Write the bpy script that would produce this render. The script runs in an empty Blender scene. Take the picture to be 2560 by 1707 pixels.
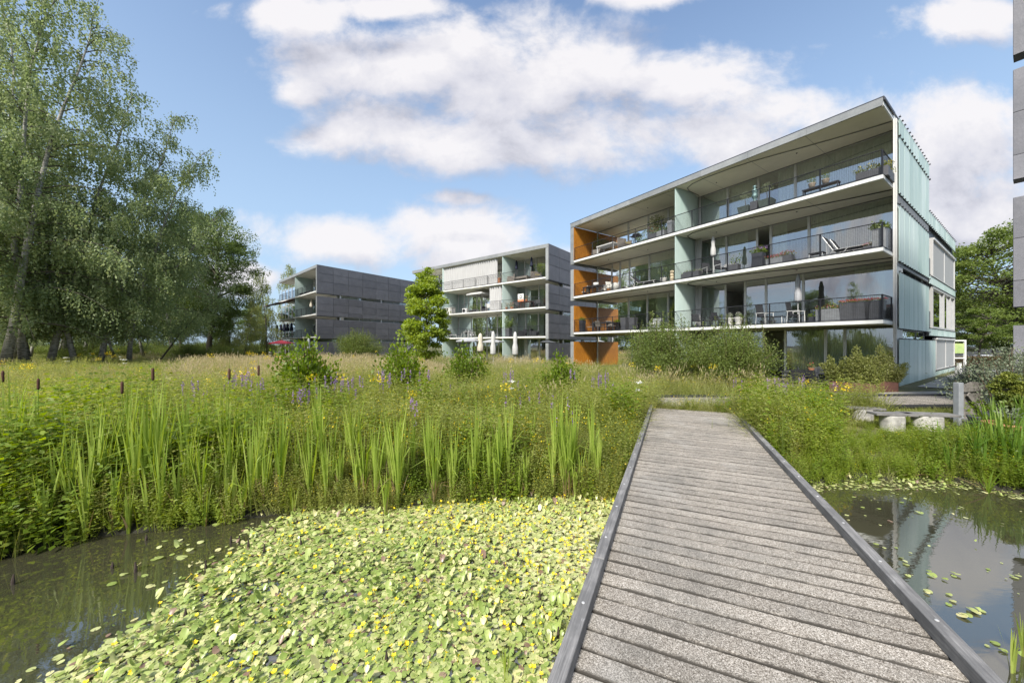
import bpy, math, random
import numpy as np
from mathutils import Vector, Matrix, Quaternion
random.seed(7); np.random.seed(7)
R = math.radians
sc = bpy.context.scene
COL = sc.collection

# ------------------------------------------------------------------ camera, sky, sun, exposure
FPX = 890.0; CX = 1280.0; HZ = 862.0; CAMZ = 2.1
cd = bpy.data.cameras.new('camera'); cam = bpy.data.objects.new('camera', cd); COL.objects.link(cam)
cd.sensor_width = 36; cd.lens = FPX/2560*36; cd.shift_y = 0.0033; cd.clip_start = 0.05; cd.clip_end = 3000
cam.location = (0, 0, CAMZ); cam.rotation_euler = (R(90), 0, 0); sc.camera = cam
sc.view_settings.view_transform = 'Standard'; sc.view_settings.look = 'None'
sc.view_settings.gamma = 1; sc.view_settings.exposure = 1.32
sc.view_settings.use_curve_mapping = False
sc.cycles.max_bounces = 7; sc.cycles.diffuse_bounces = 3; sc.cycles.glossy_bounces = 4
sc.cycles.transparent_max_bounces = 12; sc.cycles.transmission_bounces = 4
sc.cycles.caustics_reflective = False; sc.cycles.caustics_refractive = False
SUN_EL, SUN_AZ = 44.0, 208.0     # azimuth clockwise from +Y (north); sun stands behind the camera on its left
SKY_STR = 0.100
w = bpy.data.worlds.new('World'); sc.world = w; w.use_nodes = True
sun_d = Vector((math.sin(R(SUN_AZ))*math.cos(R(SUN_EL)), math.cos(R(SUN_AZ))*math.cos(R(SUN_EL)), math.sin(R(SUN_EL))))
sl = bpy.data.lights.new('sun', 'SUN'); sl.energy = 2.75; sl.angle = R(9); sl.color = (1.0, 0.955, 0.87)
so = bpy.data.objects.new('sun', sl); COL.objects.link(so)
so.rotation_euler = sun_d.to_track_quat('Z', 'Y').to_euler()

def world_nodes():
    nt = w.node_tree; nt.nodes.clear(); L = nt.links
    def M(op, a, b=None, c=None, clamp=False):
        n = nt.nodes.new('ShaderNodeMath'); n.operation = op; n.use_clamp = clamp
        for i, x in enumerate((a, b, c)):
            if x is None: continue
            if isinstance(x, (int, float)): n.inputs[i].default_value = x
            else: L.new(x, n.inputs[i])
        return n.outputs[0]
    tc = nt.nodes.new('ShaderNodeTexCoord'); D = tc.outputs['Generated']
    sep = nt.nodes.new('ShaderNodeSeparateXYZ'); L.new(D, sep.inputs[0])
    yy = M('MAXIMUM', M('ABSOLUTE', sep.outputs[1]), .28)
    az = M('DIVIDE', sep.outputs[0], yy); pz = M('DIVIDE', sep.outputs[2], yy)     # position on a flat cloud deck seen along +-Y
    el = M('ARCSINE', sep.outputs[2])
    cmb = nt.nodes.new('ShaderNodeCombineXYZ'); L.new(az, cmb.inputs[0]); L.new(M('MULTIPLY', sep.outputs[1], .5), cmb.inputs[1]); L.new(pz, cmb.inputs[2]); DP = cmb.outputs[0]
    def blob(px, py, rx, ry):
        return (px-CX)/FPX, (HZ-py)/FPX, rx/FPX, ry/FPX
    B = [blob(1000, 170, 330, 110), blob(1330, 210, 430, 190), blob(1650, 210, 330, 150), blob(960, 320, 260, 100), blob(1250, 370, 460, 90),
         blob(1560, 330, 480, 130), blob(1850, 380, 330, 120), blob(2000, 290, 170, 80), blob(760, 235, 90, 45),
         blob(840, 600, 330, 85), blob(1120, 580, 230, 95), blob(620, 690, 130, 50), blob(1230, 660, 230, 60), blob(1150, 495, 120, 30),
         blob(2390, 370, 270, 190), blob(2300, 540, 340, 110), blob(2120, 420, 200, 90),
         blob(730, 40, 190, 60), blob(930, 20, 220, 40), blob(1640, -10, 170, 45), blob(2450, 50, 190, 70)]
    B += [(-2.6, .5, .9, .3), (2.3, .5, .7, .3), (-2.2, 1.6, .8, .35), (2.2, 1.7, 1.1, .4), (0, 1.6, .7, .25), (.8, 2.6, 1.2, .4), (-1, 2.7, 1.0, .3)]
    def noise(vec, scale, det, rough=.55, dist=0.0):
        n = nt.nodes.new('ShaderNodeTexNoise'); n.inputs['Scale'].default_value = scale; n.inputs['Detail'].default_value = det
        n.inputs['Roughness'].default_value = rough; n.inputs['Distortion'].default_value = dist
        L.new(vec, n.inputs['Vector']); return n.outputs['Fac']
    def shifted(s):
        v = nt.nodes.new('ShaderNodeVectorMath'); v.operation = 'ADD'; L.new(DP, v.inputs[0]); v.inputs[1].default_value = s
        return v.outputs[0]
    def mapped(vec):
        mp = nt.nodes.new('ShaderNodeMapping'); mp.inputs['Scale'].default_value = (1, 1, 1.35); L.new(vec, mp.inputs['Vector']); return mp.outputs[0]
    def mask(de):
        m = None
        e_ = M('ADD', pz, de) if de else pz
        for a0, e0, ra, re in B:
            x = M('MULTIPLY', M('SUBTRACT', az, a0), 1/ra); y = M('MULTIPLY', M('SUBTRACT', e_, e0), 1/re)
            d = M('SUBTRACT', 1.0, M('SQRT', M('MULTIPLY_ADD', x, x, M('MULTIPLY', y, y))))
            m = d if m is None else M('SMOOTH_MAX', m, d, .25)
        return M('MINIMUM', m, .75)
    def dens(s, de):
        v = mapped(shifted(s) if s else DP)
        n1 = noise(v, 3.6, 12, .60, .2); n2 = noise(v, 1.5, 3, .5)
        nn = M('MULTIPLY_ADD', M('SUBTRACT', n1, .5), 3.9, M('MULTIPLY', M('SUBTRACT', n2, .5), 1.3))
        return M('ADD', M('MULTIPLY_ADD', mask(de), 1.5, .14), nn)
    d0 = dens(None, 0)
    d1 = dens((-.05, -.0, .09), .11)
    def ss(x, a, b):
        mr = nt.nodes.new('ShaderNodeMapRange'); mr.interpolation_type = 'SMOOTHSTEP'
        L.new(x, mr.inputs['Value']); mr.inputs['From Min'].default_value = a; mr.inputs['From Max'].default_value = b
        return mr.outputs[0]
    alpha = ss(d0, -.05, 1.0)
    lit = M('MULTIPLY_ADD', M('SUBTRACT', d0, d1), .62, .54)
    lit = M('ADD', lit, M('MULTIPLY', M('SUBTRACT', .9, d0), .30), clamp=True)
    cr = nt.nodes.new('ShaderNodeValToRGB'); L.new(lit, cr.inputs[0])
    e = cr.color_ramp.elements; e[0].position = .0; e[0].color = (.46, .47, .55, 1); e[1].position = .95; e[1].color = (.90, .88, .90, 1)
    m = cr.color_ramp.elements.new(.45); m.color = (.70, .70, .77, 1)
    sky = nt.nodes.new('ShaderNodeTexSky'); sky.sky_type = 'NISHITA'; sky.sun_disc = False
    sky.sun_elevation = R(SUN_EL); sky.sun_rotation = R(SUN_AZ); sky.air_density = 1.0; sky.dust_density = 1.6; sky.ozone_density = 1.6
    sv = nt.nodes.new('ShaderNodeVectorMath'); sv.operation = 'SCALE'; L.new(sky.outputs[0], sv.inputs[0]); sv.inputs['Scale'].default_value = 1.0
    cl = nt.nodes.new('ShaderNodeVectorMath'); cl.operation = 'SCALE'; L.new(cr.outputs[0], cl.inputs[0]); cl.inputs['Scale'].default_value = .425/SKY_STR
    # thin white veil near the horizon and everywhere a little
    veil = M('MULTIPLY', ss(el, .95, -.02), .80)
    mxv = nt.nodes.new('ShaderNodeMix'); mxv.data_type = 'RGBA'; L.new(veil, mxv.inputs[0]); L.new(sv.outputs[0], mxv.inputs[6])
    mxv.inputs[7].default_value = (.20/SKY_STR, .275/SKY_STR, .36/SKY_STR, 1)
    mx = nt.nodes.new('ShaderNodeMix'); mx.data_type = 'RGBA'; L.new(M('MULTIPLY', alpha, .97), mx.inputs[0])
    L.new(mxv.outputs[2], mx.inputs[6]); L.new(cl.outputs[0], mx.inputs[7])
    bg = nt.nodes.new('ShaderNodeBackground'); bg.inputs['Strength'].default_value = SKY_STR; L.new(mx.outputs[2], bg.inputs['Color'])
    o = nt.nodes.new('ShaderNodeOutputWorld'); L.new(bg.outputs[0], o.inputs['Surface'])
world_nodes()
w.cycles.sampling_method = 'MANUAL'; w.cycles.sample_map_resolution = 512

# ------------------------------------------------------------------ helpers
def tag(o, label=None, cat=None, group=None, kind=None):
    if label: o['label'] = label
    if cat: o['category'] = cat
    if group: o['group'] = group
    if kind: o['kind'] = kind
    return o
def empty(name, loc=(0, 0, 0), rz=0, label=None, cat=None, group=None):
    o = bpy.data.objects.new(name, None); COL.objects.link(o); o.location = loc; o.rotation_euler = (0, 0, rz)
    o.empty_display_size = .2
    return tag(o, label, cat, group)
def gp(px, py, z=0.0):           # ground point under a picture position (used to lay the place out)
    Y = (CAMZ-z)*FPX/(py-HZ); return ((px-CX)/FPX*Y, Y)
def at(px, Y): return ((px-CX)/FPX*Y, Y)
def wloc(o):
    v = Vector((0, 0, 0))
    while o is not None: v += o.location; o = o.parent
    return v

class MB:
    def __init__(s): s.v = []; s.f = []; s.mi = []
    def add(s, vs, fs, m=0):
        b = len(s.v); s.v += [tuple(x) for x in vs]; s.f += [tuple(b+i for i in f) for f in fs]; s.mi += [m]*len(fs); return s
    def hexa(s, p, m=0):         # 8 points: bottom ring 0-3, top ring 4-7
        return s.add(p, [(0, 3, 2, 1), (4, 5, 6, 7), (0, 1, 5, 4), (1, 2, 6, 5), (2, 3, 7, 6), (3, 0, 4, 7)], m)
    def box(s, x0, x1, y0, y1, z0, z1, m=0):
        return s.hexa([(x0, y0, z0), (x1, y0, z0), (x1, y1, z0), (x0, y1, z0), (x0, y0, z1), (x1, y0, z1), (x1, y1, z1), (x0, y1, z1)], m)
    def taper(s, cx, cy, z0, z1, w0, d0, w1, d1, m=0):
        a, b, c, d = w0/2, d0/2, w1/2, d1/2
        return s.hexa([(cx-a, cy-b, z0), (cx+a, cy-b, z0), (cx+a, cy+b, z0), (cx-a, cy+b, z0), (cx-c, cy-d, z1), (cx+c, cy-d, z1), (cx+c, cy+d, z1), (cx-c, cy+d, z1)], m)
    def tube(s, p0, p1, r0, r1=None, n=6, m=0, cap=True):
        r1 = r0 if r1 is None else r1
        p0 = Vector(p0); p1 = Vector(p1); d = (p1-p0)
        if d.length < 1e-6: return s
        q = d.to_track_quat('Z', 'Y'); vs = []
        for p, r in ((p0, r0), (p1, r1)):
            for i in range(n):
                a = 2*math.pi*i/n; vs.append(p+q @ Vector((math.cos(a)*r, math.sin(a)*r, 0)))
        fs = [(i, (i+1) % n, n+(i+1) % n, n+i) for i in range(n)]
        if cap: fs += [tuple(range(n-1, -1, -1)), tuple(range(n, 2*n))]
        return s.add(vs, fs, m)
    def path(s, pts, rs, n=6, m=0):
        pts = [Vector(p) for p in pts]
        if not hasattr(rs, '__len__'): rs = [rs]*len(pts)
        vs = []; up = None
        for k, p in enumerate(pts):
            d = (pts[min(k+1, len(pts)-1)]-pts[max(k-1, 0)]).normalized()
            q = d.to_track_quat('Z', 'Y') if up is None else up.rotation_difference(d) @ q
            up = d
            for i in range(n):
                a = 2*math.pi*i/n; vs.append(p+q @ Vector((math.cos(a)*rs[k], math.sin(a)*rs[k], 0)))
        fs = []
        for k in range(len(pts)-1):
            for i in range(n):
                j = (i+1) % n; fs.append((k*n+i, k*n+j, (k+1)*n+j, (k+1)*n+i))
        fs += [tuple(range(n-1, -1, -1)), tuple(range((len(pts)-1)*n, len(pts)*n))]
        return s.add(vs, fs, m)
    def lathe(s, prof, n=16, c=(0, 0, 0), m=0, ripple=0, nr=8):
        vs = []
        for r, z in prof:
            for i in range(n):
                a = 2*math.pi*i/n; rr = r*(1+ripple*math.cos(nr*a)); vs.append((c[0]+math.cos(a)*rr, c[1]+math.sin(a)*rr, c[2]+z))
        fs = []
        for k in range(len(prof)-1):
            for i in range(n):
                j = (i+1) % n; fs.append((k*n+i, k*n+j, (k+1)*n+j, (k+1)*n+i))
        if prof[0][0] > .001: fs.append(tuple(range(n-1, -1, -1)))
        if prof[-1][0] > .001: fs.append(tuple(range((len(prof)-1)*n, len(prof)*n)))
        return s.add(vs, fs, m)
    def poly(s, pts, z0, z1, m=0):
        n = len(pts); vs = [(x, y, z0) for x, y in pts]+[(x, y, z1) for x, y in pts]
        fs = [tuple(range(n-1, -1, -1)), tuple(range(n, 2*n))]+[(i, (i+1) % n, n+(i+1) % n, n+i) for i in range(n)]
        return s.add(vs, fs, m)
    def mesh(s, name, mats, smooth=False, off=None):
        me = bpy.data.meshes.new(name)
        vs = s.v if off is None else [(a-off[0], b-off[1], c-off[2]) for a, b, c in s.v]
        me.from_pydata(vs, [], s.f)
        for m in (mats if isinstance(mats, (list, tuple)) else [mats]): me.materials.append(m)
        if any(s.mi): me.polygons.foreach_set('material_index', s.mi)
        if smooth: me.polygons.foreach_set('use_smooth', [True]*len(me.polygons))
        me.update(); return me
    def build(s, name, mats, parent=None, smooth=False, world=True, bevel=0):
        off = wloc(parent) if (parent is not None and world) else None
        return obj(name, s.mesh(name, mats, smooth, off), parent, bevel)
def obj(name, me, parent=None, bevel=0):
    o = bpy.data.objects.new(name, me); COL.objects.link(o)
    if parent is not None: o.parent = parent
    if bevel:
        b = o.modifiers.new('bevel', 'BEVEL'); b.width = bevel; b.segments = 2; b.limit_method = 'ANGLE'
    return o
def np_mesh(name, V, Fq, mats, attrs=None, smooth=False, n=4):
    me = bpy.data.meshes.new(name); V = np.asarray(V, dtype=np.float32); Fq = np.asarray(Fq, dtype=np.int32)
    me.vertices.add(len(V)); me.vertices.foreach_set('co', V.ravel())
    me.loops.add(len(Fq)*n); me.loops.foreach_set('vertex_index', Fq.ravel())
    me.polygons.add(len(Fq)); me.polygons.foreach_set('loop_start', np.arange(0, len(Fq)*n, n, dtype=np.int32))
    for m in (mats if isinstance(mats, (list, tuple)) else [mats]): me.materials.append(m)
    if attrs:
        for k, a in attrs.items():
            at_ = me.attributes.new(k, 'FLOAT', 'POINT'); at_.data.foreach_set('value', np.asarray(a, dtype=np.float32))
    me.update(calc_edges=True)
    if smooth: me.polygons.foreach_set('use_smooth', np.ones(len(Fq), dtype=bool))
    return me
def copy_tree(o, parent=None):
    c = o.copy(); COL.objects.link(c); c.parent = parent
    for ch in list(o.children): copy_tree(ch, c)
    return c
PROTO = {}
def inst(key, builder, name, label, cat, loc, rz=0.0, group=None, s=1.0):
    if key not in PROTO:
        r = builder(name); PROTO[key] = r
    else:
        r = copy_tree(PROTO[key])
        for k in ('label', 'category', 'group'):
            if k in r: del r[k]
    r.location = loc; r.rotation_euler = (0, 0, rz)
    r.scale = (s, s, s) if not hasattr(s, '__len__') else s
    return tag(r, label, cat, group)

# ------------------------------------------------------------------ materials
class NT:
    def __init__(s, name):
        s.m = bpy.data.materials.new(name); s.m.use_nodes = True; s.nt = s.m.node_tree; s.nt.nodes.clear()
        s.out = s.nt.nodes.new('ShaderNodeOutputMaterial')
    def n(s, t, **kw):
        x = s.nt.nodes.new(t)
        for k, v in kw.items(): setattr(x, k, v)
        return x
    def l(s, a, b): s.nt.links.new(a, b)
    def setv(s, sock, v):
        if isinstance(v, (int, float)): sock.default_value = v
        elif isinstance(v, (tuple, list)): sock.default_value = (*v, 1) if len(v) == 3 and sock.type == 'RGBA' else v
        else: s.l(v, sock)
    def math(s, op, a, b=0.0, c=None, clamp=False):
        x = s.n('ShaderNodeMath', operation=op, use_clamp=clamp)
        s.setv(x.inputs[0], a); s.setv(x.inputs[1], b)
        if c is not None: s.setv(x.inputs[2], c)
        return x.outputs[0]
    def mix(s, f, a, b, mode='MIX'):
        x = s.n('ShaderNodeMix', data_type='RGBA', blend_type=mode); s.setv(x.inputs[0], f); s.setv(x.inputs[6], a); s.setv(x.inputs[7], b); return x.outputs[2]
    def noise(s, scale, det=3, rough=.55, vec=None, mp=None):
        x = s.n('ShaderNodeTexNoise'); x.inputs['Scale'].default_value = scale; x.inputs['Detail'].default_value = det; x.inputs['Roughness'].default_value = rough
        if vec is None: vec = s.coord()
        if mp:
            m = s.n('ShaderNodeMapping'); m.inputs['Scale'].default_value = mp; s.l(vec, m.inputs['Vector']); vec = m.outputs[0]
        s.l(vec, x.inputs['Vector']); return x.outputs['Fac']
    def coord(s, which='Object'): return s.n('ShaderNodeTexCoord').outputs[which]
    def pos(s): return s.n('ShaderNodeNewGeometry').outputs['Position']
    def rnd(s): return s.n('ShaderNodeObjectInfo').outputs['Random']
    def attr(s, nm): return s.n('ShaderNodeAttribute', attribute_name=nm).outputs['Fac']
    def ramp(s, f, stops):
        x = s.n('ShaderNodeValToRGB'); s.l(f, x.inputs[0]); e = x.color_ramp.elements
        e[0].position = stops[0][0]; e[0].color = (*stops[0][1], 1); e[1].position = stops[-1][0]; e[1].color = (*stops[-1][1], 1)
        for p, c in stops[1:-1]: q = e.new(p); q.color = (*c, 1)
        return x.outputs[0]
    def rng(s, x, a, b, c=0.0, d=1.0):
        m = s.n('ShaderNodeMapRange'); s.l(x, m.inputs[0])
        for i, v in enumerate((a, b, c, d)): m.inputs[i+1].default_value = v
        return m.outputs[0]
    def bump(s, h, st=.3, dist=.01):
        b = s.n('ShaderNodeBump'); b.inputs['Strength'].default_value = st; b.inputs['Distance'].default_value = dist; s.l(h, b.inputs['Height']); return b.outputs[0]
    def done(s, col, rough=.6, metal=0.0, spec=.5, normal=None, **kw):
        p = s.n('ShaderNodeBsdfPrincipled'); s.setv(p.inputs['Base Color'], col); s.setv(p.inputs['Roughness'], rough); s.setv(p.inputs['Metallic'], metal)
        p.inputs['Specular IOR Level'].default_value = spec
        for k, v in kw.items(): s.setv(p.inputs[k.replace('_', ' ')], v)
        if normal is not None: s.l(normal, p.inputs['Normal'])
        s.l(p.outputs[0], s.out.inputs[0]); return s.m
def plain(name, col, rough=.6, metal=0.0, var=.12, scale=6, bump=0.0, spec=.5, orand=.1, bscale=None):
    t = NT(name); f = t.noise(scale, 4, .6, vec=t.pos())
    c = t.mix(t.rng(f, .3, .7, 0, 1), tuple(x*(1-var) for x in col), tuple(min(1, x*(1+var)) for x in col))
    if orand:
        h = t.n('ShaderNodeHueSaturation'); s_ = t.rng(t.rnd(), 0, 1, 1-orand, 1+orand); t.l(s_, h.inputs['Value']); t.l(c, h.inputs['Color']); c = h.outputs[0]
    nb = t.bump(t.noise(bscale or scale*12, 3, .6, vec=t.pos()), bump, .004) if bump else None
    return t.done(c, rough, metal, spec, nb)
def leaf_mat(name, cols, trans=.45, rough=.45, nscale=.6, attr='rnd', bright=1.0, use_obj=True, dry=None):
    t = NT(name)
    f = t.attr(attr) if attr else t.rnd()
    n = t.noise(nscale, 3, .6, vec=t.pos())
    k = t.math('MULTIPLY_ADD', f, .55, t.math('MULTIPLY', t.rng(n, .3, .7), .45))
    if use_obj: k = t.math('ADD', k, t.math('MULTIPLY', t.math('SUBTRACT', t.rnd(), .5), .25))
    c = t.ramp(k, [(i/(len(cols)-1), tuple(x*bright for x in cc)) for i, cc in enumerate(cols)])
    if dry:
        a = t.rng(t.noise(dry[0], 4, .6, vec=t.pos()), dry[1], dry[1]+.12); c = t.mix(a, c, dry[2])
    d = t.n('ShaderNodeBsdfPrincipled'); t.l(c, d.inputs['Base Color']); d.inputs['Roughness'].default_value = rough; d.inputs['Specular IOR Level'].default_value = .3
    tr = t.n('ShaderNodeBsdfTranslucent'); h = t.n('ShaderNodeHueSaturation'); h.inputs['Hue'].default_value = .485; h.inputs['Saturation'].default_value = 1.15; h.inputs['Value'].default_value = 1.25
    t.l(c, h.inputs['Color']); t.l(h.outputs[0], tr.inputs['Color'])
    mx = t.n('ShaderNodeMixShader'); mx.inputs[0].default_value = trans; t.l(d.outputs[0], mx.inputs[1]); t.l(tr.outputs[0], mx.inputs[2])
    t.l(mx.outputs[0], t.out.inputs[0]); return t.m

M_white = plain('white_paint', (.64, .64, .62), .5, var=.05, scale=2)
M_fascia = plain('white_fascia', (.66, .66, .63), .45, var=.10, scale=2.5)
M_soffit = plain('cream_soffit', (.76, .74, .63), .6, var=.05, scale=1.2, orand=0)
M_alu = plain('aluminium', (.55, .55, .54), .4, .3, var=.06, scale=3)
M_dark = plain('dark_metal', (.045, .047, .055), .45, .3, var=.1)
M_black = plain('black_steel', (.02, .021, .025), .5, .2)
def slate(name, a, b):
    t = NT(name); p = t.pos()
    n1 = t.noise(1.4, 5, .65, vec=p); n2 = t.noise(22, 4, .7, vec=p, mp=(1, 1, 1))
    c = t.mix(t.rng(n1, .3, .7), a, b); c = t.mix(t.math('MULTIPLY', t.rng(n2, .35, .75), .35), c, tuple(x*.6 for x in a))
    h = t.n('ShaderNodeHueSaturation'); t.l(t.rng(t.rnd(), 0, 1, .86, 1.14), h.inputs['Value']); t.l(c, h.inputs['Color'])
    return t.done(h.outputs[0], .42, 0, .5, t.bump(t.noise(14, 5, .7, vec=p, mp=(1, 1, .6)), .35, .01))
M_slate = slate('slate_cladding', (.12, .118, .13), (.17, .165, .18))
M_slate_m = slate('grey_slate', (.15, .15, .165), (.215, .21, .23))
M_slate_l = slate('pale_slate', (.20, .21, .215), (.30, .31, .31))
def wood_orange():
    t = NT('orange_wood'); p = t.pos()
    n = t.noise(5, 4, .6, vec=p, mp=(9, 9, .5)); n2 = t.noise(.9, 3, .5, vec=p)
    c = t.ramp(n, [(.25, (.24, .08, .010)), (.5, (.45, .175, .018)), (.75, (.62, .29, .04))])
    c = t.mix(t.math('MULTIPLY', t.rng(n2, .4, .7), .35), c, (.22, .085, .02))
    return t.done(c, .45)
M_wood = wood_orange()
def teal():
    t = NT('teal_glass'); p = t.pos()
    n = t.noise(.7, 4, .6, vec=p, mp=(1, 1, .35)); n2 = t.noise(3.0, 5, .7, vec=p, mp=(3, 3, .25))
    c = t.mix(t.rng(n, .3, .7), (.42, .55, .51), (.54, .65, .615)); c = t.mix(t.math('MULTIPLY', t.rng(n2, .45, .8), .3), c, (.68, .78, .76))
    h = t.n('ShaderNodeHueSaturation'); t.l(t.rng(t.rnd(), 0, 1, .84, 1.12), h.inputs['Value']); t.l(t.rng(t.rnd(), 0, 1, 1.15, .85), h.inputs['Saturation']); t.l(c, h.inputs['Color'])
    return t.done(h.outputs[0], .42, 0, .25)
M_teal = teal()
def glass(name, tint=(.86, .92, .88), base=.27, gain=1.3):
    t = NT(name)
    fr = t.n('ShaderNodeFresnel'); fr.inputs['IOR'].default_value = 1.6
    f = t.math('MULTIPLY_ADD', fr.outputs[0], gain, base, clamp=True)
    g = t.n('ShaderNodeBsdfGlossy'); g.inputs['Roughness'].default_value = .0; g.inputs['Color'].default_value = (.95, .97, 1, 1)
    wv = t.bump(t.noise(.8, 2, .5, vec=t.pos()), .06, .05); t.l(wv, g.inputs['Normal'])
    tr = t.n('ShaderNodeBsdfTransparent'); tr.inputs['Color'].default_value = (*tint, 1)
    mx = t.n('ShaderNodeMixShader'); t.l(f, mx.inputs[0]); t.l(tr.outputs[0], mx.inputs[1]); t.l(g.outputs[0], mx.inputs[2]); t.l(mx.outputs[0], t.out.inputs[0])
    return t.m
M_glass = glass('window_glass')
M_glass2 = glass('slot_glass', (.6, .65, .62), .2, 1.2)
def cloth(name, col, tr=.3):
    t = NT(name); n = t.noise(2, 3, .5, vec=t.pos(), mp=(6, 6, .4)); c = t.mix(t.rng(n, .3, .7), tuple(x*.86 for x in col), col)
    d = t.n('ShaderNodeBsdfDiffuse'); t.l(c, d.inputs[0]); q = t.n('ShaderNodeBsdfTranslucent'); t.l(c, q.inputs[0])
    mx = t.n('ShaderNodeMixShader'); mx.inputs[0].default_value = tr; t.l(d.outputs[0], mx.inputs[1]); t.l(q.outputs[0], mx.inputs[2]); t.l(mx.outputs[0], t.out.inputs[0]); return t.m
M_curt = cloth('green_grey_curtain', (.72, .78, .68), .25)
M_wcurt = cloth('white_curtain', (.60, .60, .60), .25)
M_canvas = cloth('white_canvas', (.62, .62, .61), .2); M_canvas_g = cloth('grey_canvas', (.42, .43, .45), .1); M_canvas_d = cloth('dark_canvas', (.04, .045, .07), .05)
M_cream = cloth('cream_canvas', (.72, .66, .55), .2); M_red = cloth('red_canvas', (.62, .10, .13), .25)
M_room = plain('room_wall', (.58, .57, .53), .8, var=.1, scale=1, orand=0)
M_floor = plain('terrace_tiles', (.33, .33, .33), .7, var=.1, scale=4, orand=0)
M_conc = plain('concrete', (.42, .42, .40), .75, var=.2, scale=3, bump=.4)
M_anth = plain('anthracite_planter', (.075, .077, .085), .55, var=.12, scale=5, bump=.2)
M_grey = plain('grey_planter', (.20, .21, .22), .6, var=.15, scale=5, bump=.2)
M_green_pot = plain('green_grey_pot', (.07, .09, .08), .6, var=.2, scale=6, bump=.2)
M_terra = plain('terracotta', (.38, .17, .09), .75, var=.2, scale=6, bump=.2)
M_corten = plain('rusted_steel', (.11, .048, .036), .75, var=.3, scale=5, bump=.3)
M_wicker = plain('wicker', (.17, .15, .13), .75, var=.35, scale=40, bump=.6)
M_tan = plain('tan_cushion', (.45, .39, .31), .85, var=.1)
M_sling = plain('black_sling', (.025, .027, .032), .7, var=.2)
M_stone = plain('pale_stone', (.58, .57, .53), .8, var=.12, scale=8, bump=.4)
M_basket = plain('basket', (.33, .28, .22), .85, var=.35, scale=30, bump=.6)
M_bronze = plain('bronze_patina', (.10, .16, .16), .5, .5, var=.5, scale=12, bump=.3)
# ------------------------------------------------------------------ ground, water
BX = [-60, -30, -16, -9, -5.6, -4.95, -4.35, -3.68, -2.68, -1.55, -.27, 1.32, 3.0, 4.5, 5.6, 6.5, 6.85, 7.3, 9, 11, 14, 30, 60]
BY = [-30, -12, -1.5, 1.9, 3.05, 3.75, 4.06, 4.26, 4.6, 4.62, 4.87, 4.95, 5.15, 5.45, 5.62, 5.72, 5.35, 4.95, 4.5, 4.1, 3.6, 1, -3]
def sstep(x): x = np.clip(x, 0, 1); return x*x*(3-2*x)
def bank(x): return np.interp(x, BX, BY)
def wob(x, y): return .5*np.sin(x*1.7+1.3*np.sin(y*1.1))+.5*np.sin(y*2.3+1.1*np.sin(x*.9+1))
def hgt(x, y):
    x = np.asarray(x, float); y = np.asarray(y, float)
    d = y-bank(x)-.06*wob(x*3, y*3)
    h = -.75+.80*sstep((d+.72)/.75)+.14*sstep(d/.7)+.10*sstep((d-1)/4)
    h = h+.04*wob(x*.5, y*.5)*sstep(d/2)
    h = h-.95*sstep((x-27)/5)*sstep((y-27)/9)
    h = h+.15*sstep((-x-2)/10)*sstep((y-10)/8)*sstep((60-y)/30)
    return h
def gz(x, y): return float(hgt(x, y))
xs = np.unique(np.concatenate([np.linspace(-12, 16, 190), np.linspace(-60, 60, 121), np.linspace(-900, 900, 41)]))
ys = np.unique(np.concatenate([np.linspace(-2, 14, 130), np.linspace(-40, 80, 121), np.linspace(-300, 1600, 41)]))
X, Y = np.meshgrid(xs, ys); Z = hgt(X, Y)
V = np.stack([X, Y, Z], -1).reshape(-1, 3); nx = len(xs)
i, j = np.meshgrid(np.arange(nx-1), np.arange(len(ys)-1)); a = (j*nx+i).ravel()
t = NT('soil_and_grass'); p = t.pos()
n = t.noise(.5, 5, .6, vec=p); n2 = t.noise(6, 5, .7, vec=p)
c = t.ramp(n, [(.3, (.07, .085, .022)), (.5, (.12, .12, .04)), (.7, (.20, .17, .08))]); c = t.mix(t.rng(n2, .4, .7), c, (.06, .06, .025))
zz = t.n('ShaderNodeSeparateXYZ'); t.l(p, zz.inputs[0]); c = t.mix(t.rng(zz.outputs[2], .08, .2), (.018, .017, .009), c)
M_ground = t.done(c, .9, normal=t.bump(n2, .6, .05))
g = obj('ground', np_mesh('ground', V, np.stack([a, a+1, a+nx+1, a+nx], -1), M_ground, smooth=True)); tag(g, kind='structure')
t = NT('pond_water'); p = t.pos(); n = t.noise(.9, 3, .5, vec=p); n2 = t.noise(6, 3, .5, vec=p, mp=(1, 2.5, 1))
c = t.mix(n, (.030, .030, .018), (.048, .046, .027))
hh = t.math('MULTIPLY_ADD', n2, .35, t.math('MULTIPLY', t.noise(1.6, 2, .5, vec=p), 1.0))
M_water = t.done(c, .015, 0, .5, t.bump(hh, .022, .05), IOR=2.9)
mb = MB(); mb.add([(-60, -45, 0), (60, -45, 0), (60, 7.2, 0), (-60, 7.2, 0)], [(0, 1, 2, 3)])
tag(mb.build('pond_water', M_water), kind='structure')

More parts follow.
